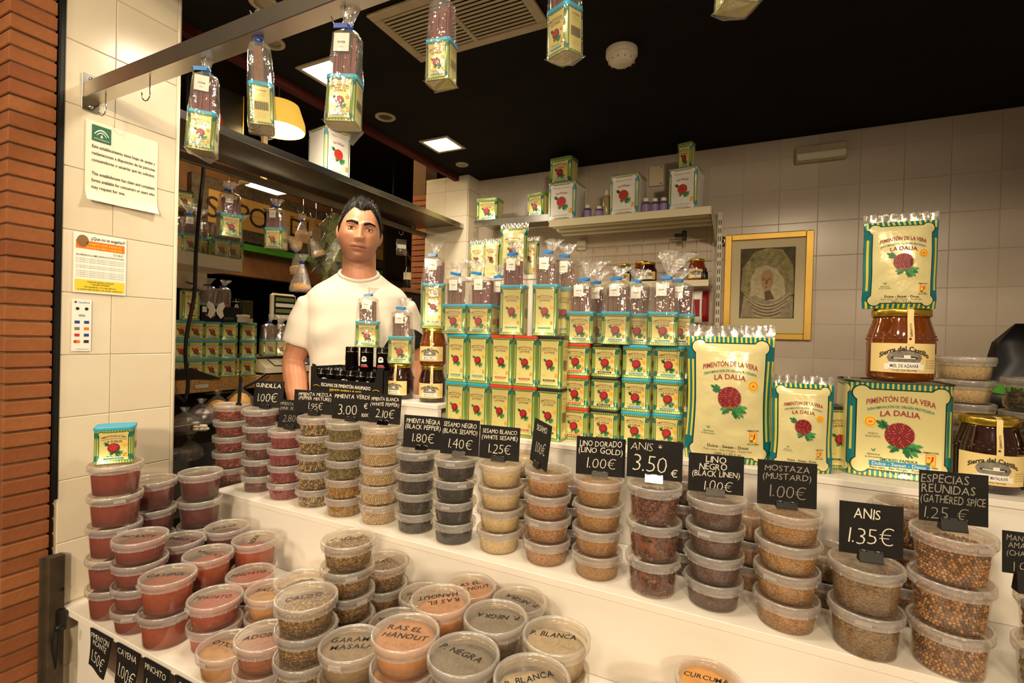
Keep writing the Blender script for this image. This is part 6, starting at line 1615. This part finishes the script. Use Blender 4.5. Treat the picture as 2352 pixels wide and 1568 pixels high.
# card terminal
q = onside(455, 862, .0); t = thing('card_terminal', 'black card terminal lying in front of the side-counter tins', 'terminal', (XO+.0, q.y, zo), R(78))
t.location.x = XO-.018
mb = MB(); mb.loft([[(-.10, -.016, 0), (.10, -.016, 0), (.10, .016, 0), (-.10, .016, 0)], [(-.10, -.016, .045), (-.02, -.016, .05), (-.02, .016, .05), (-.10, .016, .045)], ], 'black_plastic', True, True, False); mb.build('body', t)
mb = MB(); mb.box((-.055, -.0168, .028), (.05, .0012, .018), 'black_metal'); mb.build('screen', t)
# scale
q = onside(640, 850, .10); ys_ = at(655, 850, X=XO-.08).y
t = thing('shop_scale', 'white shop scale with keypad, steel pan and display on a post', 'scale', (XO-.15, ys_+.02, zo+.0003), R(84))
mb = MB(); mb.loft([[(-.17, -.15, .008), (.17, -.15, .008), (.17, .13, .008), (-.17, .13, .008)], [(-.17, -.15, .035), (.17, -.15, .035), (.17, .13, .035), (-.17, .13, .035)], [(-.16, -.06, .075), (.16, -.06, .075), (.16, .13, .075), (-.16, .13, .075)]], 'scale_white', True, True, False); mb.build('housing', t)
T = Matrix.Translation((.02, -.106, .058)) @ Matrix.Rotation(math.atan2(.04, .09), 4, 'X')
mb = MB(); mb.box((0, 0, 0), (.27, .075, .003), 'black_plastic', 0, T); mb.box((-.035, 0, .001), (.19, .065, .003), 'paper_white', 0, T); mb.box((.095, 0, .001), (.06, .065, .003), 'print_navy', 0, T); kp = mb.build('keypad', t)
for i in range(5):
    for j in range(3):
        mb = MB(); mb.box((-.115+i*.038, -.022+.022*j, .003), (.026, .014, .003), 'offwhite_paint', 0, T); mb.build('key', kp)
mb = MB(); mb.box((0, .03, .088), (.33, .20, .006), 'steel', .002); mb.build('pan', t)
for x in (-.14, .14):
    for y in (-.12, .1): mb = MB(); mb.lathe([(.012, 0), (.012, .01)], 'black_plastic', 10, True, True); mb.build('foot', t, (x, y, 0))
q = at(676, 704, X=XO-.1); dz = q.z-zo
mb = MB(); mb.tube([(.06, .10, .07), (.06, .10, dz-.06)], .012, 'scale_white', 10); mb.build('post', t)
mb = MB(); mb.box((.06, .075, dz), (.15, .03, .15), 'scale_white', .012); di = mb.build('display', t)
mb = MB(); mb.box((.06, .0585, dz), (.125, .003, .125), 'black_plastic'); [mb.box((.06, .0565, dz+.04-.032*i), (.11, .002, .02), ('screen_green', 'paper_white')[i % 2]) for i in range(4)]; mb.build('screen', di)
for k, (px, dx, lab) in enumerate([(616, .12, 'gift pack standing left on the scale pan'), (647, .10, 'gift pack with upright film tuft standing right on the scale pan')]):
    q = onside(px, 790, dx); gift((XO-dx, q.y, zo+.0915), R((78, 50)[k]), 'small', lab, False, 'tie_navy', .04, .02*k+.01, .012*(1-k), 'gift packs on the scale', seed=k+1, tagged=False)
# white wall shelf with packs
zw = H0+.334
ya, yb = at(405, 590, X=XO).y-.1, at(557, 600, X=XO).y
t = thing('white_shelf', 'thick white shelf with five gift packs beside the pillar', 'shelf', (XO-.12, (ya+yb)/2, zw)); mb = MB(); mb.box((0, 0, -.029), (.24, yb-ya, .058), 'offwhite_paint', .002); mb.build('board', t)
mb = MB(); mb.box((-.11, 0, -.10), (.02, yb-ya-.06, .085), 'offwhite_paint', .002); mb.build('support', t)
for k, px in enumerate((421, 440, 468, 506, 538)):
    q = at(px, 560, X=XO-.06); gift((XO-.06-(.07 if k in (0, 2) else 0), q.y+(.02 if k == 2 else 0), zw+.0004), R((60, 55, 76, 70, 50)[k]), 'small', f'gift pack on the thick white shelf, {["first","second","third","fourth","fifth"][k]} from the pillar', k in (2, 3), 'tie_blue', .045, .024, .01*(k-2), 'gift packs on the white shelf', seed=k)
q = at(428, 455, X=XO-.17); tin('small', 'black', (XO-.19, q.y, H0+.545), R(70), 'dark-lidded tin on the high narrow ledge beside the pillar')
t = thing('narrow_ledge', 'dark narrow ledge beside the pillar carrying one tin', 'ledge', (XO-.19, q.y-.05, H0+.5445)); mb = MB(); mb.box((0, 0, -.008), (.1, .26, .016), 'sign_wood', .001); mb.build('board', t); mb = MB(); mb.box((-.03, -.1, -.07), (.02, .02, .11), 'sign_wood', .001); mb.build('bracket', t)
# black cable down the pillar edge
pts = [at(x, y, X=XO+.12) for x, y in ((432, 165), (448, 215), (462, 300), (468, 380), (458, 480), (450, 580), (446, 680), (430, 760), (426, 820), (432, 880), (425, 920), (415, 915), (404, 908))]
mb = MB(); sm_ = []
for i in range(len(pts)-1):
    for k in range(4):
        u = k/4; a, b, c, d = pts[max(i-1, 0)], pts[i], pts[i+1], pts[min(i+2, len(pts)-1)]
        sm_.append(.5*((2*b)+(c-a)*u+(2*a-5*b+4*c-d)*u*u+(3*b-a-3*c+d)*u**3))
mb.tube(sm_+[pts[-1]], .0075, 'cable', 8); tag(mb.build('power_cable'), 'black power cable hanging beside the tiled pillar', 'cable')
pts = [at(x, y, X=XO+.05) for x, y in ((470, 905), (540, 900), (580, 880), (612, 858))]
mb = MB(); mb.tube(pts, .006, 'cable', 8); tag(mb.build('power_cable'), 'black cable trailing along the side counter from the scale', 'cable')
# glazed case under it with loose food bags
zg = H0-.30
t = thing('display_case', 'low glazed display case with clear bins left of the counter', 'display case', (-1.95, 1.40, 0))
mb = MB(); mb.box((0, 0, .32), (.42, 1.1, .64), 'hall_dark', .003); mb.build('base', t)
for z in (.74, .95, 1.12):
    mb = MB(); mb.tube([(.17, -.55, z), (.17, .55, z)], .005, 'glass', 6); mb.tube([(.172, -.55, z-.006), (.172, .55, z-.006)], .003, 'chrome', 6); mb.build('rail', t)
for y in (-.5, -.2, .1, .4):
    mb = MB(); mb.box((0, y, .86), (.34, .004, .42), 'glass'); mb.build('pane', t)
mb = MB(); mb.box((.172, 0, .86), (.003, 1.08, .36), 'glass'); mb.build('front_pane', t)
mb = MB(); mb.box((0, 0, .80), (.36, 1.08, .005), 'steel_dull'); mb.build('bin_floor', t)
rnd = random.Random(4)
for k, (px, py, m_, r_, lab) in enumerate([(425, 965, 'brown_food', .055, 'clear bag of dark dried fruit in the glazed case by the pillar'), (462, 945, 'brown_food', .055, 'crumpled clear bag of brown food in the glazed case'), (500, 925, 'yellow_food', .055, 'clear bag of yellow food in the glazed case'), (553, 912, 'yellow_food', .06, 'long bag of yellow food under the GUINDILLA card'), (436, 1025, 'brown_food', .05, 'bag of brown seeds in the lower bin of the case')]):
    q = at(px, py, X=-1.9); t = thing('food_bag', lab, 'bag', (q.x, q.y, max(.803, q.z-.05)), rnd.uniform(0, 3), 'clear food bags in the glazed case')
    mb = MB(); n = 12
    for nm, mat, s_ in (('contents', m_, .9), ('film', 'bag_film', 1.06)):
        mb = MB(); mb.loft([[(r_*rx*s_*math.cos(2*PI*j/n)*(1+.16*rnd.uniform(-1, 1)), r_*rx*.8*s_*math.sin(2*PI*j/n)*(1+.16*rnd.uniform(-1, 1)), r_*z*s_) for j in range(n)] for rx, z in ((.7, 0.02), (1, .3), (.9, .8), (.5, 1.15)) + (((.12, 1.4), (.3, 1.7)) if nm == 'film' else ((.1, 1.25),))], mat, True, nm == 'contents', nm == 'contents'); o = mb.build(nm, t)
        if nm == 'contents': o['kind'] = 'stuff'
for k in range(9):
    q = at(452+6*(k % 4)+rnd.uniform(-2, 2), 985-6*(k//4), X=-1.84); t = thing('white_bean', 'pale flat seed in the small heap in the glazed case', 'seed', (q.x, q.y, q.z), rnd.uniform(0, 3), 'pale seeds in the glazed case')
    mb = MB(); mb.ball((0, 0, 0), (.017, .012, .008), 'garlic', 10, 6); mb.build('seed_body', t)
# ------------------------------------------------------------------ the stall across the aisle: sign, lamps, dark shop front
XG = -3.4
q0, q1 = at(443, 392, X=XG), at(549, 552, X=XG)
zs1, zs0 = q0.z, q1.z; ya, yb = q0.y, 3.95
t = thing('tiled_sign', 'cream tiled shop sign with dark serif letters and ornate border across the aisle', 'sign', (XG, 0, 0))
mb = MB(); mb.box((-.03, (ya+yb)/2, (zs0+zs1)/2), (.04, yb-ya, zs1-zs0), 'sign_border', .004); mb.build('border', t)
bd = .085; n = 12; iy0, iy1, iz0, iz1 = ya+bd*1.3, yb-bd, zs0+bd, zs1-bd
tw = (iy1-iy0)/n; tmm = tile_mesh(tw, (iz1-iz0)/2, 'sign_tile', .01, .002)
for i in range(n):
    for j in range(2):
        o = obj('tile', tmm, t, (-.008, iy0+tw*(i+.5), iz0+(iz1-iz0)*(.25+.5*j))); o.rotation_euler.z = PI/2
mb = MB(); F = lambda x, z: (.0, x, z)
LH = (iz1-iz0)*.66; cz_ = (iz0+iz1)/2
letters = [('S', 488), ('A', 527), ('P', 560), ('O', 594), ('R', 622), ('I', 645), ('D', 683), ('I', 707), ('T', 740), ('O', 770), ('S', 800)]
for ch, px in letters:
    y = at(px, 500, X=XG).y; put_text(mb, ch, 'letter_dark', F, y, cz_, LH, None, 0, res=4)
    wl = text2d(ch, 0, 4)[2]*LH/.73
    if ch in 'PRITD':
        for s_ in ((-1, 1) if ch in 'PRITD' else ()):
            yy = y if ch in 'IT' else y-wl*.38
            if ch == 'T' and s_ > 0: continue
            mb.poly(rect2(yy-LH*.14, yy+LH*.14, cz_+s_*LH*.5-LH*.02, cz_+s_*LH*.5+LH*.02), 'letter_dark', F)
mb.build('lettering', t)
mb = MB(); mb.box((XG-.10, 2.9, (zs0+zs1)/2), (.08, 4.6, zs1-zs0+.5), 'sign_wood', .005); tag(mb.build('sign_board'), 'brown wooden fascia behind the tiled sign', 'fascia')
mb = MB(); mb.box((XG-.03, 2.9, zs0-.04), (.08, 2.2, .05), 'green_paint', .004); tag(mb.build('green_beam'), 'bright green beam under the tiled sign', 'beam')
q = at(960, 590, X=XG+.3)
t = thing('dark_sign', 'dark panel with pale letters MO right of the man', 'sign', (XG+.3, q.y, q.z), R(90)); mb = MB(); mb.box((0, 0, 0), (1.0, .03, .55), 'hall_dark', .004); mb.build('panel', t); mb = MB(); put_text(mb, 'MO', 'sign_wood', front(-.016), -.05, -.04, .16, .5, .01); mb.build('lettering', t)
for s_ in (-.4, .4): mb = MB(); mb.tube([(s_, 0, .27), (s_, 0, 3.2-q.z)], .008, 'black_metal', 6); mb.build('rod', t)
# dark bottles by the right side opening
q = at(953, 620, X=-1.72); t = thing('wine_bottle', 'dark bottle with a pale label standing by the brick pier', 'bottle', (-1.72, 2.15, at(953, 668, X=-1.72).z))
mb = MB(); mb.lathe([(.03, 0), (.034, .003), (.034, .12), (.028, .15), (.013, .175), (.012, .21)], 'black_plastic', 20, True, True); mb.build('body', t); mb = MB(); mb.lathe([(.0345, .09), (.0345, .155)], 'mat_board', 20); mb.build('label_band', t); t.scale = (.6, .6, .6)
mb = MB(); t = thing('rear_cabinet', 'dark cabinet under the wine bottle behind the man', 'cabinet', (-1.74, 2.2, 0)); zz = at(953, 668, X=-1.72).z; mb.box((0, 0, zz/2-.002), (.2, .3, zz-.004), 'hall_dark', .003); mb.build('body', t); mb = MB(); mb.box((0, 0, zz-.012), (.21, .31, .02), 'sign_wood', .001); mb.build('top', t)
# round hanging lamp
q = at(640, 288, X=-2.6); r_ = .15
t = thing('pendant_lamp', 'round yellow-lit drum lamp hanging over the aisle', 'lamp', (q.x, q.y, q.z))
mb = MB(); mb.lathe([(r_*.75, .12), (r_*.98, .02), (r_, -.02), (r_*.97, -.03)], 'shade_lit', 28, True); mb.build('shade', t)
mb = MB(); mb.lathe([(r_*.96, -.028), (.001, -.03)], 'lamp_glow', 28); mb.build('diffuser', t)
mb = MB(); mb.tube([(0, 0, .12), (0, 0, 3.19-q.z)], .006, 'cable', 6); mb.build('cord', t)
l = bpy.data.lights.new('glow', 'POINT'); l.energy = 16; l.color = (1, .72, .35); l.shadow_soft_size = .1; o = bpy.data.objects.new('glow', l); COL.objects.link(o); o.parent = t; o.location = (0, 0, -.12)
# square floodlight over the sign
q = at(607, 437, X=-2.95); t = thing('floodlight', 'slim lit rectangular lamp in front of the tiled sign', 'lamp', (q.x, q.y, q.z), 0)
mb = MB(); mb.box((0, 0, .02), (.14, .27, .03), 'vent_metal', .004); mb.build('housing', t); mb = MB(); mb.box((.02, 0, .003), (.09, .23, .004), 'tube_glow'); mb.build('diffuser', t); mb = MB(); mb.box((-.05, .03, (3.2-q.z)/2+.015), (.03, .03, 3.2-q.z-.03), 'vent_metal', .003); mb.build('arm', t)
l = bpy.data.lights.new('glow', 'AREA'); l.energy = 16; l.size = .2; l.color = (1, .85, .6); o = bpy.data.objects.new('glow', l); COL.objects.link(o); o.parent = t; o.location = (0, 0, -.01); o.rotation_euler = (0, R(-35), 0)
q = at(520, 245, X=-2.5); t = thing('wall_poster', 'dark poster with a red figure and a gilt edge above the long shelf', 'poster', (-2.75, q.y+.1, q.z-.12), R(84))
mb = MB(); mb.box((0, 0, .15), (.30, .012, .36), 'black_plastic', .002); mb.build('panel', t); mb = MB(); mb.poly(disc2(-.02, .12, .06, 14, .09), 'paprika_dark', front(-.0065)); mb.build('figure', t); mb = MB(); mb.poly(disc2(-.02, .2, .03, 12), 'flower_dark', front(-.0065)); mb.build('figure_head', t); mb = MB(); mb.box((.152, -.002, .15), (.006, .014, .36), 'gold', .001); mb.build('edge', t)
# ------------------------------------------------------------------ the man behind the counter
MX, MY, MZ = -1.454, 1.51, 0.20
mb = MB(); mb.box((-1.0, 1.98, .1), (1.6, .95, .198), 'hall_floor'); struct(mb.build('floor_platform'))
man = thing('person', 'man with short dark hair in a white t-shirt standing behind the counter', 'person', (MX, MY, MZ), R(42))
HC = Vector((0, -.012, 1.65))
def g2(x, z, cx, cz_, sx, sz_): return math.exp(-((x-cx)/sx)**2-((z-cz_)/sz_)**2)
def head_pt(th, ph, feat=True):
    a, b, c = .0775, .096, .119
    cf = math.cos(ph); cfx = cf**.68 if ph < 0 else cf**.86; cfy = cf**.72 if (ph < 0 and math.cos(th) > 0) else cf
    x = a*cfx*math.sin(th); y = -b*cfy*math.cos(th); z = c*math.sin(ph)
    low = max(0, -z/c)
    # square cranium a little, narrow jaw, flat face
    sq = 1+.05*abs(math.sin(2*th))*math.cos(ph)
    x *= sq*(1-.10*low**2.0); y *= sq
    if y > 0: y *= 1.0-.38*low; y += .006*max(0, z/c)
    else: y *= 1-.02*low
    if z < 0 and y < 0: y -= .004*low
    if feat and y < .02:
        d = 0.0; ax = abs(x)
        nb = max(0, min(1, (.022-z)/.06))
        if -.048 < z < .03: d += (.006+.019*nb**1.2)*math.exp(-(x/(.0085+.0045*nb))**2)*(1 if z > -.032 else max(0, 1-((-.032-z)/.012)**1.3))
        d += .008*g2(ax, z, .0125, -.031, .006, .008)
        d += .0055*g2(ax, z, .028, .029, .022, .008)
        d -= .0115*g2(ax, z, .0325, .007, .016, .0105)
        d += .004*g2(ax, z, .045, -.018, .016, .016)
        d += .0060*g2(x, z, 0, -.058, .026, .006)+.0065*g2(x, z, 0, -.071, .021, .006)
        d -= .0050*g2(x, z, 0, -.0640, .030, .0026)
        d -= .004*g2(x, z, 0, -.081, .02, .006)
        d += .008*g2(x, z, 0, -.099, .02, .014)
        d -= .0032*g2(ax-.35*(-.045-z), z, .027, -.045, .006, .018)
        y -= d*1.25
    return Vector((x, y, z))
SKULL = None
HROT = Matrix.Rotation(R(5), 4, 'Y') @ Matrix.Rotation(R(3), 4, 'Z') @ Matrix.Rotation(R(2), 4, 'X')
HT = Matrix.Translation(HC) @ HROT
def remesh(mb, name, vox, smooth=2):
    o = mb.build('tmp'); md = o.modifiers.new('r', 'REMESH'); md.mode = 'VOXEL'; md.voxel_size = vox
    ms = o.modifiers.new('s', 'SMOOTH'); ms.iterations = smooth; ms.factor = .5
    dg = bpy.context.evaluated_depsgraph_get(); me = bpy.data.meshes.new_from_object(o.evaluated_get(dg))
    bpy.data.objects.remove(o); me.name = name
    for p in me.polygons: p.use_smooth = True
    return me
def ell(c, rx, ry, n=20): return [(c[0]+rx*math.cos(2*PI*j/n), c[1]+ry*math.sin(2*PI*j/n), c[2]) for j in range(n)]
# head + neck + torso core + arms + hands: one continuous skin surface
hb_ = MB(); NT, NP = 96, 72
vs = [HT @ head_pt(0, -PI/2)]
for i in range(1, NP):
    for j in range(NT): vs.append(HT @ head_pt(2*PI*j/NT, -PI/2+PI*i/NP))
vs.append(HT @ head_pt(0, PI/2)); e = len(vs)-1; fs = []
for j in range(NT):
    k = (j+1) % NT; fs.append((0, 1+k, 1+j)); fs.append((e, e-NT+j, e-NT+k))
    for i in range(NP-2): fs.append((1+i*NT+j, 1+i*NT+k, 1+(i+1)*NT+k, 1+(i+1)*NT+j))
hb_.add(vs, fs, 'skin', True)
for s_ in (-1, 1):  # ears
    T = HT @ Matrix.Translation((s_*.079, .012, -.006)) @ Matrix.Rotation(s_*R(-22), 4, 'Z') @ Matrix.Rotation(R(-8), 4, 'X')
    hb_.ball((0, 0, 0), (.0075, .019, .032), 'skin', 14, 10, T); hb_.ball((s_*.004, .006, .004), (.006, .012, .024), 'skin', 12, 8, T)
hb_.loft([ell((0, .012, 1.40), .075, .07), ell((0, .016, 1.46), .070, .062), ell((0, .020, 1.52), .066, .057), ell((0, .020, 1.58), .064, .054), ell((0, .018, 1.62), .055, .05)], 'skin')
hb_.loft([ell((0, .01, .95), .15, .10, 24), ell((0, .01, 1.15), .155, .10, 24), ell((0, .012, 1.32), .150, .088, 24), ell((0, .015, 1.38), .12, .07, 24), ell((0, .014, 1.43), .07, .055, 24)], 'skin')
ARM = {}
for s_, el, wr in ((-1, (-.243, .03, 1.13), (-.196, -.11, .93)), (1, (.245, .04, 1.13), (.20, -.10, .92))):
    sh = (s_*.172, .014, 1.362)
    el, wr = Vector(el), Vector(wr); sh = Vector(sh)
    hb_.tube([sh, sh.lerp(el, .3), sh.lerp(el, .65), el, el.lerp(wr, .3), el.lerp(wr, .65), wr, wr.lerp(wr+(wr-el)*.2, .6)], [.036, .046, .046, .043, .045, .038, .03, .027], 'skin', 14)
    d = (wr-el).normalized(); side = d.cross(Vector((0, 0, 1))).normalized(); up = side.cross(d)
    pc = wr+d*.055
    T = Matrix.Translation(pc) @ Matrix((( d.x, side.x, up.x, 0), (d.y, side.y, up.y, 0), (d.z, side.z, up.z, 0), (0, 0, 0, 1)))
    hb_.ball((0, 0, 0), (.052, .042, .017), 'skin', 14, 10, T)
    for f_, (yy, L) in enumerate(((-.030, .066), (-.010, .078), (.010, .074), (.029, .058))):
        hb_.tube([T @ Vector((.03, yy, 0)), T @ Vector((.045+L*.3, yy*1.1, -.004)), T @ Vector((.045+L*.65, yy*1.12, -.016)), T @ Vector((.045+L*.85, yy*1.1, -.032))], [.0095, .009, .008, .006], 'skin', 8)
    hb_.tube([T @ Vector((-.02, -s_*.03, 0)), T @ Vector((.01, -s_*.055, -.008)), T @ Vector((.035, -s_*.062, -.016))], [.012, .0105, .008], 'skin', 8)
BME = remesh(hb_, 'body', .0030, 2)
# skin tone attribute: beard shadow, lips, crease shade painted between the lips
HI = HT.inverted()
ca = BME.color_attributes.new('tone', 'FLOAT_COLOR', 'POINT')
cols = []
for v in BME.vertices:
    p = HI @ v.co; st = lp = ml = 0.0
    if abs(p.x) < .09 and -.16 < p.z < .02 and p.y < .045:
        ax = abs(p.x)
        jaw = max(0, min(1, (-.042-p.z+.45*max(0, ax-.045)*1.6)/.016))*max(0, min(1, (.03-p.y)/.03))*(1 if p.z > -.125 else max(0, 1-(-.125-p.z)/.03))
        st = jaw*(1-.55*g2(ax, p.z, .048, -.045, .018, .018))
        lp = min(1, 1.2*g2(p.x, p.z, 0, -.0655, .024, .007)) if p.y < -.06 else 0
        ml = g2(0, p.z+.25*p.x*p.x/.03*0, 0, -.0640, 1, .0022)*max(0, min(1, (.031-abs(p.x))/.006)) if p.y < -.06 else 0
    cols += [st, lp, ml, 1]
ca.data.foreach_set('color', cols)
m = M['skin']; nt = m.node_tree; b = nt.nodes['Principled BSDF']
at_ = nt.nodes.new('ShaderNodeAttribute'); at_.attribute_name = 'tone'
sc_ = nt.nodes.new('ShaderNodeSeparateColor'); nt.links.new(at_.outputs['Color'], sc_.inputs[0])
src = b.inputs['Base Color'].links[0].from_socket
c1 = mixc(nt, G(nt, sc_.outputs[0])*.34, src, '#5b4238'); c2 = mixc(nt, G(nt, sc_.outputs[2])*.8, mixc(nt, G(nt, sc_.outputs[1])*.6, c1, '#a2574a'), '#5a2a22')
nt.links.new(c2, b.inputs['Base Color'])
BME.materials.clear(); BME.materials.append(M['skin'])
body = obj('body', BME, man)
# eyes, brows
for s_ in (-1, 1):
    mb = MB(); T = HT @ Matrix.Translation((s_*.0328, -.0765, .0065))
    mb.ball((0, 0, 0), (.0132, .0118, .0118), 'eye_white', 18, 12, T); ey = mb.build('eye', man)
    mb = MB(); T2 = T @ Matrix.Translation((-.0005, -.0095, -.0005)); mb.ball((0, 0, 0), (.0060, .003, .0060), 'iris', 14, 8, T2); mb.build('iris', ey)
    if 'skin_plain' not in M: plain('skin_plain', '#b97f61', 0.5, 0, 0.35)
    mb = MB()   # upper and lower lids: skin shells over the eyeball
    for up_, zc0, zc1 in ((1, .0046, .0135), (-1, -.0050, -.0125)):
        rings = []
        for k in range(5):
            z = zc0+(zc1-zc0)*k/4; row = []
            for j in range(11):
                u = -1+2*j/10; zz = z*(1-.45*u*u) if k == 0 else z
                rr = math.sqrt(max(0, 1-(u*.98)**2))
                row.append((u*.0142, -.0128*math.sqrt(max(.02, 1-(zz/.0140)**2))*(.25+.75*rr), zz))
            rings.append(row)
        mb.loft(rings, 'skin_plain', False, False, True, T, closed=False)
    mb.build('eyelid', man)
    mb = MB(); pts = [T @ Vector((u*.0132, -.0134*(.3+.7*math.sqrt(max(0, 1-u*u*.96))), 0.0046*(1-.45*u*u)+.0004)) for u in [-1+2*j/8 for j in range(9)]]
    mb.tube(pts, .0009, 'hair', 5); mb.build('eyelashes', man)
    mb = MB(); n = 9; rings = []
    for j in range(n):
        u = j/(n-1); x = s_*(.0105+.044*u); z = .0250+.0065*math.sin(PI*min(1, u*1.25)*.62)-.006*max(0, u-.6)
        y = head_pt(math.asin(max(-1, min(1, x/.0775*.97))), math.asin(z/.119)).y
        th_ = .0056*(1-.55*u)+.0012
        rings.append([HT @ Vector((x, y+.004, z-th_)), HT @ Vector((x, y-.0035, z-th_*.6)), HT @ Vector((x, y-.0035, z+th_*.6)), HT @ Vector((x, y+.004, z+th_))])
    mb.loft(rings, 'hair', True, True, True); mb.build('eyebrow', man)
# hair: cap following the skull plus short tufts
hm = MB(); rnd = random.Random(12); NT2, NP2 = 72, 40
def hairline(th):   # lowest z of hair at heading th (0 = front)
    t_ = abs(((th+PI) % (2*PI))-PI)
    if t_ < .62: return .072+.012*math.sin(t_/.62*PI/2)**2
    if t_ < 1.2: return .084-.070*((t_-.62)/.58)**1.1
    if t_ < 1.62: return .014-.034*math.sin((t_-1.2)/.42*PI/2)
    if t_ < 2.0: return .02*(1-(t_-1.62)/.38)-.01
    return -.01-.055*min(1, (t_-2.0)/.5)
idx = {}
for i in range(NP2+1):
    ph = -.62+(PI/2+.62)*i/NP2
    for j in range(NT2):
        th = 2*PI*j/NT2; p = head_pt(th, ph, False); hl = hairline(th); f = (p.z-hl)/.022
        k = max(0, min(1, f)); topf = max(0, p.z/.119)
        off = (.0075+.011*topf**3)*k+.0025*noise.noise(Vector((p.x*90, p.y*90, p.z*90)))*k-.006*(1-k)
        n_ = p.normalized(); idx[(i, j)] = (HT @ (p+n_*off), f)
vmap = {}; hv = []; hf = []
for i in range(NP2):
    for j in range(NT2):
        q = [(i, j), (i, (j+1) % NT2), (i+1, (j+1) % NT2), (i+1, j)]
        if max(idx[a][1] for a in q) < -.25: continue
        fi = []
        for a in q:
            if a not in vmap: vmap[a] = len(hv); hv.append(idx[a][0])
            fi.append(vmap[a])
        hf.append(fi)
hm.add(hv, hf, 'hair', True)
for i in range(620):
    th = rnd.uniform(0, 2*PI); ph = math.asin(rnd.uniform(.25, 1)); p = head_pt(th, ph, False)
    if p.z < hairline(th)+.006: continue
    topf = max(0, p.z/.119); n_ = p.normalized(); L = .008+.016*topf**2
    base = p+n_*(.003+.010*topf**3); d = (n_+Vector((rnd.uniform(-.4, .4), -.25+rnd.uniform(-.3, .3), .35))).normalized()
    tip = base+d*L; sd = n_.cross(Vector((rnd.uniform(-1, 1), rnd.uniform(-1, 1), 0))).normalized()*.0022; s2 = n_.cross(sd).normalized()*.0022
    hm.add([HT @ (base+sd), HT @ (base-sd*.5+s2), HT @ (base-sd*.5-s2), HT @ tip], [(0, 1, 3), (1, 2, 3), (2, 0, 3)], 'hair', True)
hm.build('hair', man)
# t-shirt
sb = MB(); n = 32
def sec(z, rx, ry, y=.01, p_=2.6, tl=0.0):
    o = []
    for j in range(n):
        a = 2*PI*j/n; c, s_ = math.cos(a), math.sin(a); k = (abs(c)**p_+abs(s_)**p_)**(-1/p_)
        o.append((rx*c*k, y+ry*s_*k, z+tl*s_*k))
    return o
sb.loft([sec(.80, .178, .125), sec(.92, .176, .128), sec(1.05, .178, .128), sec(1.18, .185, .126), sec(1.28, .195, .126), sec(1.36, .200, .116, .014), sec(1.405, .196, .106, .016, 2.6, .006), sec(1.435, .172, .096, .018, 2.6, .016), sec(1.464, .122, .084, .020, 2.4, .026), sec(1.493, .080, .072, .020, 2.2, .034)], 'skin')
for s_, el in ((-1, Vector((-.243, .03, 1.13))), (1, Vector((.245, .04, 1.13)))):
    sh = Vector((s_*.172, .014, 1.385)); d = el-sh
    sb.tube([sh-Vector((s_*.04, 0, .03)), sh+d*.10-Vector((0, 0, .012)), sh+d*.4, sh+d*.62, sh+d*.74], [.045, .064, .068, .067, .066], 'skin', 20)
SME = remesh(sb, 'tshirt', .006, 16)
for v in SME.vertices:      # cloth folds: soft diagonal drag lines from the armpits and the waist
    x, y, z = v.co; f = 0
    f += .0060*math.sin(34*(z+abs(x)*.75)+3*noise.noise(Vector((x*6, y*6, z*6))))*math.exp(-((abs(x)-.15)/.07)**2)*math.exp(-((z-1.22)/.10)**2)
    f += .010*noise.noise(Vector((x*9, y*9, z*20)))*max(0, min(1, (1.25-z)/.3))
    f += .0035*noise.noise(Vector((x*14, y*14, z*14)))
    d = Vector((x*.6, y-.01, 0)); d.normalize() if d.length > 1e-4 else None
    v.co += d*f
m, nt, b = newmat('shirt'); bsdf_set(b, .85, 0, .15)
tc = nt.nodes.new('ShaderNodeSeparateXYZ'); nt.links.new(coord(nt), tc.inputs[0])
X_, Y_, Z_ = (G(nt, tc.outputs[i]) for i in range(3))
ex = (X_-.20)/.115; ez = (Z_-1.11)/.165
nt.links.new(mixc(nt, ((ex*ex+ez*ez).lt(1.0))*(Y_.lt(.03)), '#e2d9cb', '#26221f'), b.inputs['Base Color'])
bump(nt, b, noise_tex(nt, 900), .12, .0006)
SME.materials.clear(); SME.materials.append(M['shirt']); obj('tshirt', SME, man)
mb = MB(); pts = []
for j in range(33):
    a = 2*PI*j/32; c, s_ = math.cos(a), math.sin(a)
    pts.append((.0755*c, .018+.072*s_, 1.490+.034*s_+.003*abs(c)))
mb.tube(pts, .0075, 'skin', 8, False); mb.build('collar', man)
plain('shirt_rib', '#ddd3c4', .85, 0, .15)
for o in bpy.data.objects:
    if o.name.startswith('collar'): o.data.materials[0] = M['shirt_rib']
mb = MB()
mb.loft([sec(.80, .165, .115), sec(.92, .168, .118)], 'trousers')
for s_ in (-1, 1): mb.tube([(s_*.085, .01, .86), (s_*.09, .0, .46), (s_*.095, .02, .09)], [.088, .062, .052], 'trousers', 16)
mb.build('trousers', man)
for s_ in (-1, 1):
    mb = MB(); mb.loft([[(s_*.095+x*.045, .02+y, z) for x, y in ((-1, .07), (1, .07), (1.05, -.08), (.6, -.17), (-.6, -.17), (-1.05, -.08))] for z in (0, .05)], 'black_plastic', True, True, False); mb.build('shoe', man)
